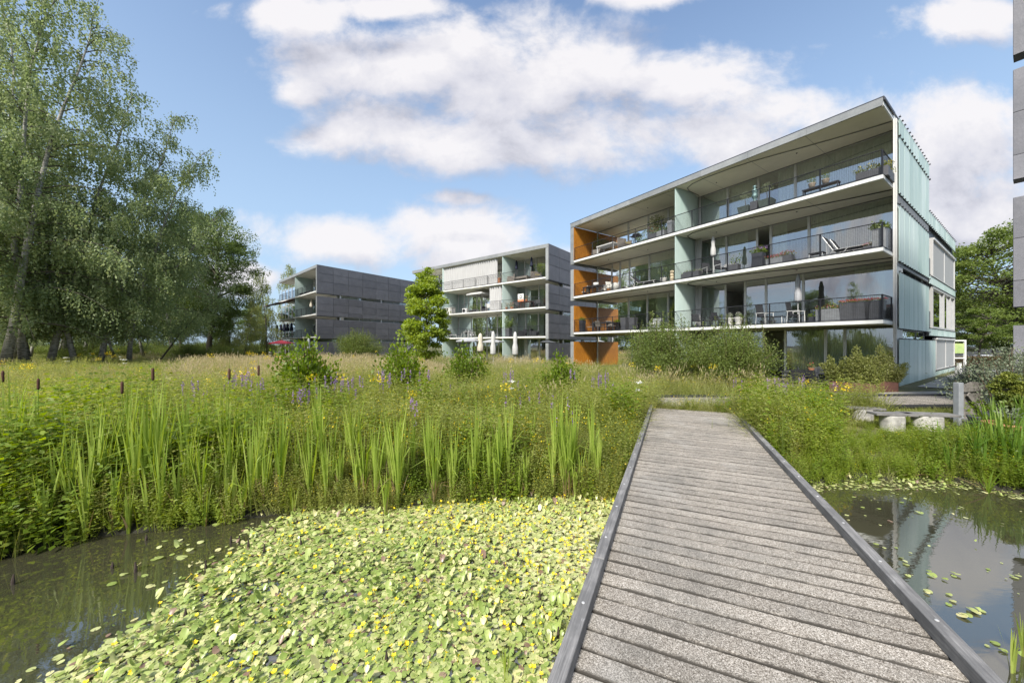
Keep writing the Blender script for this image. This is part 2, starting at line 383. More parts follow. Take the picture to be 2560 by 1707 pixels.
# paths, lawn, road and paving at the right
t = NT('gravel_paving'); p = t.pos(); n = t.noise(60, 3, .7, vec=p); n3 = t.noise(1.5, 4, .6, vec=p)
c = t.mix(n, (.24, .225, .20), (.46, .44, .40)); c = t.mix(t.rng(n3, .5, .8), c, (.20, .20, .13)); M_gravel = t.done(c, .9, normal=t.bump(n, .4, .01))
def sheet(name, pts, dz, mat, kind='structure', sub=8):
    # strip between two polylines, laid over the ground
    A, B = pts; vs = []; fs = []
    for k in range(len(A)):
        for q in range(sub+1):
            s_ = q/sub; x = A[k][0]*(1-s_)+B[k][0]*s_; y = A[k][1]*(1-s_)+B[k][1]*s_; vs.append((x, y, gz(x, y)+dz))
    for k in range(len(A)-1):
        for q in range(sub): i0 = k*(sub+1)+q; fs.append((i0, i0+sub+1, i0+sub+2, i0+1))
    m = MB(); m.add(vs, fs); return tag(m.build(name, mat), kind=kind)
def lin(a, b, n): return [(a[0]+(b[0]-a[0])*k/n, a[1]+(b[1]-a[1])*k/n) for k in range(n+1)]
sheet('gravel_path', (lin((11.5, 11.6), (26, 12.6), 20), lin((11.5, 13.0), (26, 15.2), 20)), .03, M_gravel)
sheet('paving_strip', (lin((17.4, 15.3), (33.2, 26.0), 24), lin((18.6, 14.6), (34.4, 25.2), 24)), .035, M_gravel)
M_asph = plain('asphalt', (.17, .17, .17), .85, var=.15, scale=2, bump=.3, orand=0)
sheet('road', (lin((30, 23.5), (50, 17.5), 24), lin((36, 31.5), (60, 24.0), 24)), .02, M_asph)
t = NT('pavement_stone'); M_pave = plain('pavement', (.46, .45, .42), .85, var=.1, scale=1, bump=.2, orand=0)
sheet('pavement', (lin((26.5, 20.4), (46, 14.4), 24), lin((30, 23.4), (50, 17.4), 24)), .03, M_pave)
sheet('parking_ground', (lin((36, 36), (66, 24), 24), lin((52, 70), (90, 55), 24)), .02, M_asph)

# ------------------------------------------------------------------ boardwalk
DIR = Vector((.4506, 1, 0)).normalized(); RT = Vector((DIR.y, -DIR.x, 0))
cA = Vector(((1641-CX)/FPX, 1, 0))           # left kerb outer line passes here at unit depth of kerb top
KZ = .55; hK = CAMZ-KZ
pl = Vector((*gp(1366, 1707, KZ), 0)); pr = Vector((*gp(2514, 1707, KZ), 0))
WID = (pr-pl).dot(RT); print('deck width', WID)
O = pl - DIR*pl.dot(DIR) + Vector((0, 0, 0)); # left outer edge at s=0
def dk(s, t_, z=0.0): q = O+DIR*s+RT*t_; return Vector((q.x, q.y, z))
ang = math.atan2(RT.y, RT.x)
t = NT('grit_coated_board'); p = t.coord('Object'); pw = t.pos()
vz = t.n('ShaderNodeTexVoronoi'); vz.inputs['Scale'].default_value = 210; t.l(pw, vz.inputs['Vector'])
wn = t.n('ShaderNodeTexWhiteNoise'); t.l(vz.outputs['Position'], wn.inputs['Vector'])
c = t.ramp(wn.outputs['Value'], [(0, (.07, .058, .045)), (.2, (.18, .158, .13)), (.55, (.295, .265, .225)), (.85, (.42, .385, .335)), (1, (.60, .56, .50))])
st = t.noise(1.1, 5, .65, vec=pw); st2 = t.noise(7, 5, .7, vec=pw, mp=(1, 1, 1)); 
c = t.mix(t.math('MULTIPLY', t.rng(st, .47, .68), t.rng(st2, .3, .7, .25, .7)), c, (.12, .12, .11))
c = t.mix(t.math('MULTIPLY', t.rng(t.noise(.7, 4, .6, vec=pw, mp=(1.7, 1, 1)), .55, .75), .4), c, (.42, .42, .40))
sx = t.n('ShaderNodeSeparateXYZ'); t.l(p, sx.inputs[0])
edge = t.math('ABSOLUTE', sx.outputs[1])
c = t.mix(t.rng(t.math('ADD', edge, t.math('MULTIPLY', st2, .03)), .069, .081), c, (.05, .045, .038))
h = t.n('ShaderNodeHueSaturation'); t.l(t.rng(t.rnd(), 0, 1, .86, 1.12), h.inputs['Value']); t.l(c, h.inputs['Color'])
M_board = t.done(h.outputs[0], .9, 0, .3, t.bump(t.math('MULTIPLY', wn.outputs['Value'], 1.0), .55, .003))
t = NT('weathered_timber'); p = t.coord('Object'); n = t.noise(3, 5, .7, vec=p, mp=(1.2, 26, 26)); n2 = t.noise(3, 4, .6, vec=p)
c = t.ramp(n, [(.3, (.10, .098, .096)), (.5, (.19, .186, .182)), (.72, (.31, .30, .29))]); c = t.mix(t.rng(n2, .42, .62, 0, .7), c, (.10, .10, .10)); 
c = t.mix(t.rng(t.noise(9, 5, .75, vec=p, mp=(1, 5, 5)), .6, .75, 0, .6), c, (.40, .40, .39))
M_timber = t.done(c, .75, normal=t.bump(n, .35, .004))
walk = empty('boardwalk', tuple(dk(0, WID/2, 0)), 0, 'grey timber boardwalk with gritty planks crossing the pond to the meadow', 'boardwalk')
PIT = .1432; KW = .078; GAP = .007
s0 = -1.6; NP = 84
me_b = None
m = MB(); L2 = WID/2-KW*.55; hw = (PIT-GAP)/2
# plank: top with bevelled long edges
prof = [(-hw, .0), (-hw, .030), (-hw+.009, .038), (hw-.009, .038), (hw, .030), (hw, 0)]
vs = [(x, y, z) for x in (-L2, L2) for y, z in prof]; k = len(prof)
m.add(vs, [(i_, (i_+1) % k, k+(i_+1) % k, k+i_) for i_ in range(k)]+[tuple(range(k)), tuple(range(2*k-1, k-1, -1))])
me_b = m.mesh('plank', M_board)
for q in range(NP):
    s_ = s0+q*PIT
    if s_ > 9.9: break
    o = obj('plank', me_b, walk); pt = dk(s_, WID/2, .431)-Vector(walk.location)
    o.location = (pt.x+random.uniform(-.004, .004)*RT.x, pt.y, .431+random.uniform(-.002, .002)-walk.location.z)
    o.rotation_euler = (random.uniform(-.004, .004), 0, ang+random.uniform(-.003, .003)); o.scale = (1, 1-random.uniform(0, .02), 1)
# kerbs in lengths of about 3.6 m, with bolts
bm_ = MB(); bm_.lathe([(.010, 0), (.010, .003), (.006, .005), (0, .005)], 8); me_bolt = bm_.mesh('bolt', M_alu)
def kerb(tc, segs):
    for a_, b_ in segs:
        ln = b_-a_-.006; m = MB(); m.box(-ln/2, ln/2, -KW/2, KW/2, 0, .085)
        o = m.build('kerb', M_timber, None, bevel=.006); o.parent = walk
        pt = dk((a_+b_)/2, tc, .469)-Vector(walk.location); o.location = pt; o.rotation_euler = (0, 0, ang+R(90))
        q = -ln/2+.3
        while q < ln/2-.1:
            bo = obj('bolt', me_bolt, o); bo.location = (q, 0, .085); q += .6
kerb(KW/2, [(-1.7, .62), (.62, 2.62), (2.62, 6.2), (6.2, 9.9)]); kerb(WID-KW/2, [(-1.7, 1.9), (1.9, 5.5), (5.5, 8.85)])
m = MB()
for tt in (.25, WID/2, WID-.25):
    a0, b0 = dk(-1.7, tt), dk(9.6, tt); n_ = RT*.035
    m.hexa([(*(a0-n_).xy, .25), (*(a0+n_).xy, .25), (*(b0+n_).xy, .25), (*(b0-n_).xy, .25), (*(a0-n_).xy, .428), (*(a0+n_).xy, .428), (*(b0+n_).xy, .428), (*(b0-n_).xy, .428)])
m.build('joist', M_timber, walk)
for s_ in (-.6, 1.6, 3.8, 6.0, 8.2):
    for tt in (.12, WID-.12):
        q = dk(s_, tt); m = MB(); m.tube((q.x, q.y, -.7), (q.x, q.y, .43), .07, n=8); m.build('pile', M_timber, walk)
# end platform turning right
plat = empty('end_platform', (6, 10.2, .2), 0, 'timber platform where the boardwalk ends and turns right behind the flowers', 'platform')
e1 = dk(9.95, 0); 
m = MB(); m.box(-.72, .72, -.066, .066, 0, .036); me_p = m.mesh('plank', M_board)
x = e1.x+.05
while x < 15.5:
    o = obj('plank', me_p, plat); yc = 10.32+(x-4)*.035; o.location = (x-6, yc-10.2+random.uniform(-.01, .01), .432-.2+random.uniform(-.002, .002)); o.rotation_euler = (0, 0, R(88)); x += PIT
m = MB(); m.hexa([(4.0, 11.06, .43), (15.6, 11.47, .43), (15.6, 11.55, .43), (4.0, 11.14, .43), (4.0, 11.06, .53), (15.6, 11.47, .53), (15.6, 11.55, .53), (4.0, 11.14, .53)])
m.hexa([(5.6, 9.58, .38), (15.6, 9.93, .38), (15.6, 9.98, .38), (5.6, 9.63, .38), (5.6, 9.58, .455), (15.6, 9.93, .455), (15.6, 9.98, .455), (5.6, 9.63, .455)])
m.build('edge_beam', M_dark, plat)

# ------------------------------------------------------------------ building kit
class Fr:
    def __init__(s, O, u, v): s.O = Vector((*O, 0)); s.u = Vector((*u, 0)).normalized(); s.v = Vector((*v, 0)).normalized()
    def p(s, u, v, z): q = s.O+s.u*u+s.v*v; return (q.x, q.y, z)
    def uat(s, px, v):     # u of the point at depth v that shows at picture column px
        r = (px-CX)/FPX; P = s.O+s.v*v; return (P.x-r*P.y)/(r*s.u.y-s.u.x)
    def vat(s, px, u):
        r = (px-CX)/FPX; P = s.O+s.u*u; return (P.x-r*P.y)/(r*s.v.y-s.v.x)
    def Y(s, u, v): return (s.O+s.u*u+s.v*v).y
def fbox(m, F, u0, u1, v0, v1, z0, z1, mi=0):
    return m.hexa([F.p(u0, v0, z0), F.p(u1, v0, z0), F.p(u1, v1, z0), F.p(u0, v1, z0), F.p(u0, v0, z1), F.p(u1, v0, z1), F.p(u1, v1, z1), F.p(u0, v1, z1)], mi)
def fpart(F, par, name, mat, boxes, bevel=0):
    m = MB()
    for b in boxes: fbox(m, F, *b)
    return m.build(name, mat, par, bevel=bevel)
PCACHE = {}
def panel(F, par, name, mat, c0, along, w_, h_, t_=.03, gap=.008, tilt=0):
    # one cladding panel: c0 = (u, v, z) of its lower start corner, running along 'u' or 'v'
    key = (name, mat.name, round(w_, 2), round(h_, 2), t_)
    if key not in PCACHE:
        m = MB(); m.box(gap/2, w_-gap/2, -t_/2, t_/2, gap/2, h_-gap/2); PCACHE[key] = m.mesh(name, mat)
    o = obj(name, PCACHE[key], par); o.location = Vector(F.p(*c0))-wloc(par)
    d = F.u if along == 'u' else F.v; o.rotation_euler = (tilt, 0, math.atan2(d.y, d.x)); return o
def window(F, par, u0, u1, v, z0, z1, fw=.06, fd=.10, gmat=None, along='u', bars=(), mat=None):
    mat = mat or M_alu; m = MB()
    def bx(a, b, c, d, dd=fd):
        if along == 'u': fbox(m, F, a, b, v-dd/2, v+dd/2, c, d)
        else: fbox(m, F, v-dd/2, v+dd/2, a, b, c, d)
    bx(u0, u0+fw, z0, z1); bx(u1-fw, u1, z0, z1); bx(u0+fw, u1-fw, z0, z0+fw); bx(u0+fw, u1-fw, z1-fw, z1)
    for b in bars: bx(b-fw/2, b+fw/2, z0+fw, z1-fw)
    fr = m.build('window', mat, par)
    m = MB()
    e = .003
    if along == 'u': m.add([F.p(u0+fw-e, v, z0+fw-e), F.p(u1-fw+e, v, z0+fw-e), F.p(u1-fw+e, v, z1-fw+e), F.p(u0+fw-e, v, z1-fw+e)], [(0, 1, 2, 3)])
    else: m.add([F.p(v, u0+fw-e, z0+fw-e), F.p(v, u1-fw+e, z0+fw-e), F.p(v, u1-fw+e, z1-fw+e), F.p(v, u0+fw-e, z1-fw+e)], [(0, 1, 2, 3)])
    m.build('pane', gmat or M_glass, fr); return fr
def curtain(F, par, u0, u1, v, z0, z1, mat, pl=.11, amp=.035, name='curtain', gather=0.0, toplevel=None):
    n = max(4, int((u1-u0)/pl*4)); m = MB(); vs = []
    rows = 5
    for r_ in range(rows+1):
        f = r_/rows
        for k_ in range(n+1):
            s_ = k_/n; uu = u0+(u1-u0)*s_; g = gather*math.sin(math.pi*(1-f))*.5 if gather else 0
            if gather: mid = u0+(u1-u0)*(.5+.3*(1-f)); uu = uu+(mid-uu)*gather*(1-f)
            a_ = s_*n*math.pi/2+.5*math.sin(s_*17+u0); vv = v+amp*math.sin(a_)*(1+.2*math.sin(5*s_))
            vs.append(F.p(uu, vv, z0+(z1-z0)*f))
    fs = [(r_*(n+1)+k_, r_*(n+1)+k_+1, (r_+1)*(n+1)+k_+1, (r_+1)*(n+1)+k_) for r_ in range(rows) for k_ in range(n)]
    m.add(vs, fs); return m.build(name, mat, par, smooth=True)
def railing(F, par, pts, z, posts, cell=.058, wire=.0028, h=1.05, left=True):
    # pts: polyline in (u, v); posts: spacing
    r = MB(); wm = MB(); pm = []
    for k_ in range(len(pts)-1):
        (u0, v0), (u1, v1) = pts[k_], pts[k_+1]; a_ = Vector(F.p(u0, v0, 0)); b_ = Vector(F.p(u1, v1, 0)); ln = (b_-a_).length; d = (b_-a_)/ln
        r.tube(a_+Vector((0, 0, z+h)), b_+Vector((0, 0, z+h)), .022, n=6); r.tube(a_+Vector((0, 0, z+.07)), b_+Vector((0, 0, z+.07)), .015, n=4)
        n = int(ln/cell)
        def strip(p_, q_, ww, nrm):
            wm.add([p_-ww, p_+ww, q_+ww, q_-ww], [(0, 1, 2, 3)]); wm.add([p_-nrm, p_+nrm, q_+nrm, q_-nrm], [(0, 1, 2, 3)])
        nn = Vector((-d.y, d.x, 0))*wire
        for q in range(1, n):
            c_ = a_+d*(ln*q/n); strip(c_+Vector((0, 0, z+.08)), c_+Vector((0, 0, z+h-.02)), d*wire, nn)
        zc = z+.07+cell
        while zc < z+h-.03: strip(a_+Vector((0, 0, zc)), b_+Vector((0, 0, zc)), Vector((0, 0, wire)), nn); zc += cell
        np_ = max(1, round(ln/posts))
        for q in range(np_+1):
            if q == 0 and k_ > 0: continue
            c_ = a_+d*(ln*q/np_); pm.append(c_)
    ra = r.build('railing', M_black, par)
    for c_ in pm:
        m = MB(); e = .022; m.box(c_.x-e, c_.x+e, c_.y-e, c_.y+e, z, z+h); m.build('post', M_black, ra)
    wo = wm.build('wire_mesh', M_black, ra); tag(wo, kind='stuff'); return ra
# ------------------------------------------------------------------ main building (right)
u1v = Vector((683-CX, FPX, 0)).normalized(); v1v = Vector((u1v.y, -u1v.x, 0))
F1 = Fr((15.33, 14.7), u1v.xy, v1v.xy)
B1 = empty('apartment_building', F1.p(0, 0, .1), 0, 'nearest four storey apartment block with teal glass side and orange wood balcony ends', 'building')
LV = [.14, 3.14, 6.14, 9.14]; UL = 18.6; VW = 2.78
SF = []
for k, z in enumerate(LV[1:]):
    fpart(F1, B1, 'balcony_slab', M_fascia, [(0.0, 18.22, 0, 1.7, z-.15, z), (.02, 18.22, 1.70, VW+.1, z-.15, z)])
    fpart(F1, B1, 'floor_slab', M_soffit, [(.0, 18.22, VW+.1, 9.0, z-.15, z)])
    fpart(F1, B1, 'soffit', M_soffit, [(.02, 9.12, .03, VW+.1, z-.175, z-.153), (9.26, 18.2, .03, VW+.1, z-.175, z-.153)])
    fpart(F1, B1, 'slab_edge', M_dark, [(.0, 18.2, -.006, .05, z+.001, z+.03), (-.008, .0, 0, 1.69, z+.0, z+.03)])
    if k == 0: fpart(F1, B1, 'floor_slab', M_soffit, [(.0, 18.22, 9.003, 19.9, z-.15, z)])
    if k == 1: fpart(F1, B1, 'floor_slab', M_soffit, [(.0, 18.22, 9.003, 19.9, z-.15, z)])
fpart(F1, B1, 'floor_slab', M_soffit, [(.0, 18.22, 9.003, 19.9, LV[3]-.15, LV[3])])
fpart(F1, B1, 'ground_slab', M_conc, [(-.1, 18.22, .4, 19.9, -.1, .14)])
# roof
fpart(F1, B1, 'roof', M_fascia, [(.0, 18.22, .04, 9.1, 12.02, 12.30)])
fpart(F1, B1, 'soffit', M_soffit, [(.02, 18.2, .04, VW+.1, 11.985, 12.017)])
fpart(F1, B1, 'roof_edging', M_dark, [(-.03, 18.64, -.03, 9.2, 12.305, 12.36), (-.06, -.01, -.02, 1.8, 12.2, 12.305)])
e_ = 0; cuts = [0, 2.55, 5.05, 7.55, 10.05, 12.55, 15.05, 17.4, 18.6]
for a_, b_ in zip(cuts[:-1], cuts[1:]): panel(F1, B1, 'fascia_panel', M_slate_l, (a_, -.02, 11.985), 'u', b_-a_, .325, .03)
for z in (LV[1], LV[2], LV[3], 12.16):      # ceiling joints and curtain tracks
    zz = z-.178; jm = MB()
    for uu in (2.6, 5.1, 7.6, 10.1, 12.6, 15.1): fbox(jm, F1, uu-.006, uu+.006, .05, VW, zz-.002, zz+.001)
    jm.build('ceiling_joint', M_grey, B1)
    tm = MB(); pts = [(9.0, 2.5), (8.98, 1.3), (8.8, .75), (8.3, .42), (7.5, .30), (6.0, .34), (5.0, .5), (4.0, .78), (3.0, 1.08), (2.0, 1.36), (1.0, 1.6), (.05, 1.78)]
    tm.path([F1.p(a_, b_, zz-.02) for a_, b_ in pts], .022, 5)
    pts = [(9.3, .55), (9.5, .34), (10, .25), (12, .2), (15, .2), (18, .22)]
    tm.path([F1.p(a_, b_, zz-.02) for a_, b_ in pts], .014, 4)
    tm.build('curtain_track', M_dark if z < 12 else M_grey, B1, smooth=True)
    sp = MB()
    for uu in (3.4, 7.4, 12.2, 15.8): sp.lathe([(0, -.03), (.035, -.03), (.035, 0)], 10, F1.p(uu, 1.5, zz))
    sp.build('ceiling_spot', M_dark, B1)
# left end wall with slots, wood lining
SLL = [(.1, 2.37), (2.80, 5.38), (5.82, 8.43), (8.86, 11.985)]
for k, (z0, z1) in enumerate(SLL):
    w_ = fpart(F1, B1, 'end_wall', M_slate_l, [(18.25, 18.6, 0, 9.0 if k == 3 else 19.9, z0, z1)])
    zt = min(z1, (LV[k+1]-.18) if k < 3 else 11.98); zb = LV[k] if k else .14
    nb = 20; wm = MB()
    for q in range(nb):
        a_ = .02+q*(VW-.06)/nb; fbox(wm, F1, 18.215+random.uniform(-.003, .003), 18.249, a_+.004, a_+(VW-.06)/nb-.004, zb+.005, zt-.005)
    tag(wm.build('wood_boarding', M_wood, B1), kind='stuff')
    for q in range(5): panel(F1, B1, 'slate_panel', M_slate, (18.62, q*1.8, z0), 'v', 1.8, z1-z0)
fpart(F1, B1, 'slot_beam', M_dark, [(18.24, 18.5, .0, VW, z-.21, z-.178) for z in LV[1:]])
for z0, z1 in ((2.37, 2.80), (5.38, 5.82), (8.43, 8.86)):
    window(F1, B1, VW+.1, 8.9, 18.42, z0, z1, fw=.03, fd=.05, gmat=M_glass2, along='v', bars=(4.9, 6.9))
# windows per storey (picture columns of the mullions)
def zx(a, base, sc_): return [base+x*sc_ for x in a]
MUL = {3: zx([1670, 1193, 1006, 850, 700], 1400, .4932)+[1690]+zx([548, 447, 346, 190], 1400, .4932),
       2: zx([1675, 1262, 1068, 1000, 843, 700], 1400, .4932)+[1690]+zx([452, 352, 304, 262, 190], 1400, .4932),
       1: zx([1676, 1233, 1044, 938, 840, 700], 1400, .4932)+[1690]+zx([548, 442, 347, 190], 1400, .4932),
       0: zx([1676, 1444, 1346, 1142, 1032, 880], 1400, .4932)+[1730, 1690, 1640, 1580, 1491]}
OPEN = {(2, 2), (0, 3), (1, 3)}
for k, cols in MUL.items():
    z0 = LV[k]+.02; z1 = (LV[k+1]-.18) if k < 3 else 11.98
    us = [.02]+[F1.uat(x, VW) for x in cols[1:-1]]+[18.2]
    for q in range(len(us)-1):
        a_, b_ = us[q], us[q+1]
        if b_-a_ < .15: continue
        if abs((a_+b_)/2-9.2) < .2: continue
        if (k, q) in OPEN:
            fpart(F1, B1, 'door_frame', M_alu, [(a_, a_+.05, VW-.03, VW+.05, z0, z1), (b_-.05, b_, VW-.03, VW+.05, z0, z1)]); continue
        window(F1, B1, a_+.002, b_-.002, VW+.02, z0, z1, fw=.055)
    fpart(F1, B1, 'head_rail', M_grey, [(.02, 18.2, VW-.05, VW-.04+.005, z1-.05, z1)])
# inner rooms
for k, z in enumerate(LV):
    z1 = (LV[k+1]-.15) if k < 3 else 12.0
    fpart(F1, B1, 'room_wall', M_room, [(.1, 18.1, 8.7, 8.85, z, z1), (9.12, 9.26, VW+.1, 8.7, z, z1), (4.9, 5.0, 5.6, 8.7, z, z1), (13.6, 13.7, 6.2, 8.7, z, z1)])
    fpart(F1, B1, 'room_floor', M_floor, [(.05, 18.2, .06 if k else .5, 8.7, z+.002, z+.012)])
# party screens: curved teal glass
for k in range(4):
    z0 = LV[k]+.01; z1 = (LV[k+1]-.18) if k < 3 else 11.98; m = MB(); pts = []
    for q in range(13):
        s_ = q/12; vv = .06+s_*(VW-.10); uu = 9.19+.28*math.sin(s_*math.pi)*(-1)*.6; pts.append((uu, vv))
    vs = [F1.p(a_, b_, z) for a_, b_ in pts for z in (z0, z1)]+[F1.p(a_+.03, b_, z) for a_, b_ in pts for z in (z0, z1)]
    n_ = len(pts); fs = []
    for q in range(n_-1):
        fs += [(2*q, 2*q+2, 2*q+3, 2*q+1), (2*n_+2*q, 2*n_+2*q+1, 2*n_+2*q+3, 2*n_+2*q+2)]
    fs.append((0, 1, 2*n_+1, 2*n_)); m.add(vs, fs); m.build('party_screen', M_teal, B1, smooth=False)
    fpart(F1, B1, 'screen_post', M_alu, [(9.0, 9.06, VW-.14, VW-.08, z0, z1)])
# right fin, side walls between the slots, teal panels
fpart(F1, B1, 'fin', M_white, [(-.115, -.005, 1.70, 2.9, z0, z1) for z0, z1 in ((.1, LV[1]-.15), (LV[1]-.147, LV[2]-.15), (LV[2]-.147, LV[3]-.15), (LV[3]-.147, 12.0))])
fpart(F1, B1, 'fin_joint', M_grey, [(-.075, -.065, 1.692, 1.703, .1, 12.0)])
SLR = [(.1, 2.37), (2.80, 5.30), (5.73, 8.23), (8.68, 12.02)]
fpart(F1, B1, 'side_wall', M_dark, [(-.03, .12, 2.95, 19.9, SLR[0][0], SLR[0][1]), (-.03, .12, 2.95, 9.2, 2.80, 5.30), (-.03, .12, 2.95, 9.2, 5.73, 8.23), (-.03, .12, 2.95, 9.2, 8.68, 12.0),
      (-.03, .12, 9.3, 19.9, 2.6, 3.05), (-.03, .12, 9.3, 19.9, 5.45, 5.97), (-.03, .12, 9.3, 19.9, 8.2, 9.5), (-.02, 18.2, 19.75, 19.9, .1, 9.5), (.0, 18.2, 8.95, 9.1, 9.2, 12.0)])
fpart(F1, B1, 'parapet', M_alu, [(-.16, .1, 9.25, 19.95, 9.5, 9.56), (-.16, .1, 2.9, 9.22, 12.02, 12.08)])
fpart(F1, B1, 'slot_channel', M_grey, [(-.15, -.04, 1.75, 9.25, 8.30, 8.66), (-.13, -.04, 1.75, 9.25, 5.58, 5.72)])
for z0, z1 in ((2.37, 2.80), (5.30, 5.73), (8.23, 8.68)):
    window(F1, B1, 2.95, 9.2, .03, z0+.002, z1-.002, fw=.025, fd=.05, gmat=M_glass2, along='v', bars=(6.9,))
clips = MB()
def clip_row(v0, v1, z, pitch=1.05):
    vv = v0
    while vv < v1+.01:
        c_ = F1.p(-.20, vv, z); clips.box(c_[0]-.035, c_[0]+.035, c_[1]-.02, c_[1]+.02, z-.025, z+.02)
        c_ = F1.p(-.23, vv-.1, z); clips.tube(F1.p(-.16, vv, z), F1.p(-.24, vv-.16, z-.01), .012, n=4); vv += pitch/2
def teal_row(v0, v1, z0, z1, pitch=1.05, top=True):
    n = max(1, round((v1-v0)/pitch)); p_ = (v1-v0)/n
    for q in range(n):
        o = panel(F1, B1, 'glass_panel', M_teal, (-.17+random.uniform(-.004, .004), v0+q*p_, z0), 'v', p_, z1-z0, .02, gap=.05)
    clip_row(v0, v1, z0, p_); clip_row(v0, v1, z1, p_)
teal_row(1.78, 9.15, 8.68, 11.2); teal_row(1.78, 9.15, 11.22, 12.04)
teal_row(1.78, 9.15, 5.73, 8.23); teal_row(1.78, 9.15, 2.80, 5.30); teal_row(1.78, 11.25, .13, 2.37)
teal_row(9.2, 19.7, 8.70, 9.5); teal_row(9.2, 19.7, 5.47, 5.95); teal_row(9.2, 19.7, 2.60, 3.02); teal_row(11.3, 19.7, .13, .58)
tag(clips.build('panel_clips', M_black, B1), kind='stuff')
def shutter(v0, v1, z0, z1):
    s_ = fpart(F1, B1, 'shutter', M_shut, [(-.15, -.12, v0+.08, (v0+v1)/2-.03, z0+.06, z1-.12), (-.15, -.12, (v0+v1)/2+.03, v1-.08, z0+.06, z1-.12)])
    fpart(F1, s_, 'frame', M_alu, [(-.2, -.03, v0, v0+.07, z0, z1), (-.2, -.03, v1-.07, v1, z0, z1), (-.2, -.03, v0+.07, v1-.07, z0, z0+.05), (-.24, -.03, v0+.07, v1-.07, z1-.11, z1), (-.18, -.05, (v0+v1)/2-.025, (v0+v1)/2+.025, z0+.05, z1-.11)])
M_shut = plain('grey_screen_cloth', (.30, .31, .31), .8, var=.06, scale=90, orand=.02)
shutter(10.25, 19.2, 6.0, 8.2); shutter(11.4, 19.2, .62, 2.52)
fpart(F1, B1, 'side_post', M_white, [(-.16, .02, 19.25, 19.7, .6, 2.55), (-.16, .02, 19.25, 19.7, 3.05, 5.42), (-.16, .02, 19.25, 19.7, 6.0, 8.2)])
window(F1, B1, 10.2, 19.2, -.1, 3.05, 5.42, fw=.10, fd=.2, along='v', bars=(14.4, 17.3))
fpart(F1, B1, 'recess', M_black, [(.3, .34, 9.2, 10.2, 2.9, 5.4), (.3, .34, 9.2, 10.2, 5.9, 8.3)])
fpart(F1, B1, 'recess_rail', M_dark, [(-.1, -.07, 9.25, 10.15, 3.05, 4.0), (-.1, -.07, 9.25, 10.15, 6.05, 7.0)])
# curtains behind the glass, and white terrace curtains
CUR = {3: [(1700, 1738, 1), (1828, 1890, 1), (1945, 1990, 1), (1993, 2228, 1), (1745, 1815, 1), (1576, 1612, 1), (1520, 1566, 1), (1660, 1690, 1)],
       2: [(2030, 2230, 1), (1935, 1968, 1), (1820, 1870, 1), (1745, 1812, 1), (1485, 1525, 1), (1625, 1686, 1)],
       1: [(2136, 2213, 1), (1745, 1785, 1), (1491, 1568, 1), (1640, 1672, 1)],
       0: [(1980, 2005, 1), (2005, 2120, 1), (2122, 2215, 1), (1491, 1640, 1)]}
for k, ls in CUR.items():
    z0 = LV[k]+.03; z1 = (LV[k+1]-.2) if k < 3 else 11.95
    for a_, b_, _ in ls:
        ua, ub = sorted((F1.uat(a_, VW+.2), F1.uat(b_, VW+.2))); curtain(F1, B1, max(.08, ua), min(18.1, ub), VW+.22, z0, z1, M_curt)
for k in (1, 2):
    c_ = curtain(F1, None, 8.55, 9.0, 2.0, LV[k]+.05, LV[k+1]-.22, M_wcurt, pl=.09, amp=.05, name='terrace_curtain', gather=.35)
    # hangs along the track beside the screen
    tag(c_, ('white terrace curtain tied back beside the teal screen, %s balcony of the nearest block' % ('first floor' if k == 1 else 'second floor')), 'curtain')
for k in (1, 2, 3):
    railing(F1, B1, [(18.2, .05), (.04, .05), (.04, 1.68)], LV[k], 2.03)
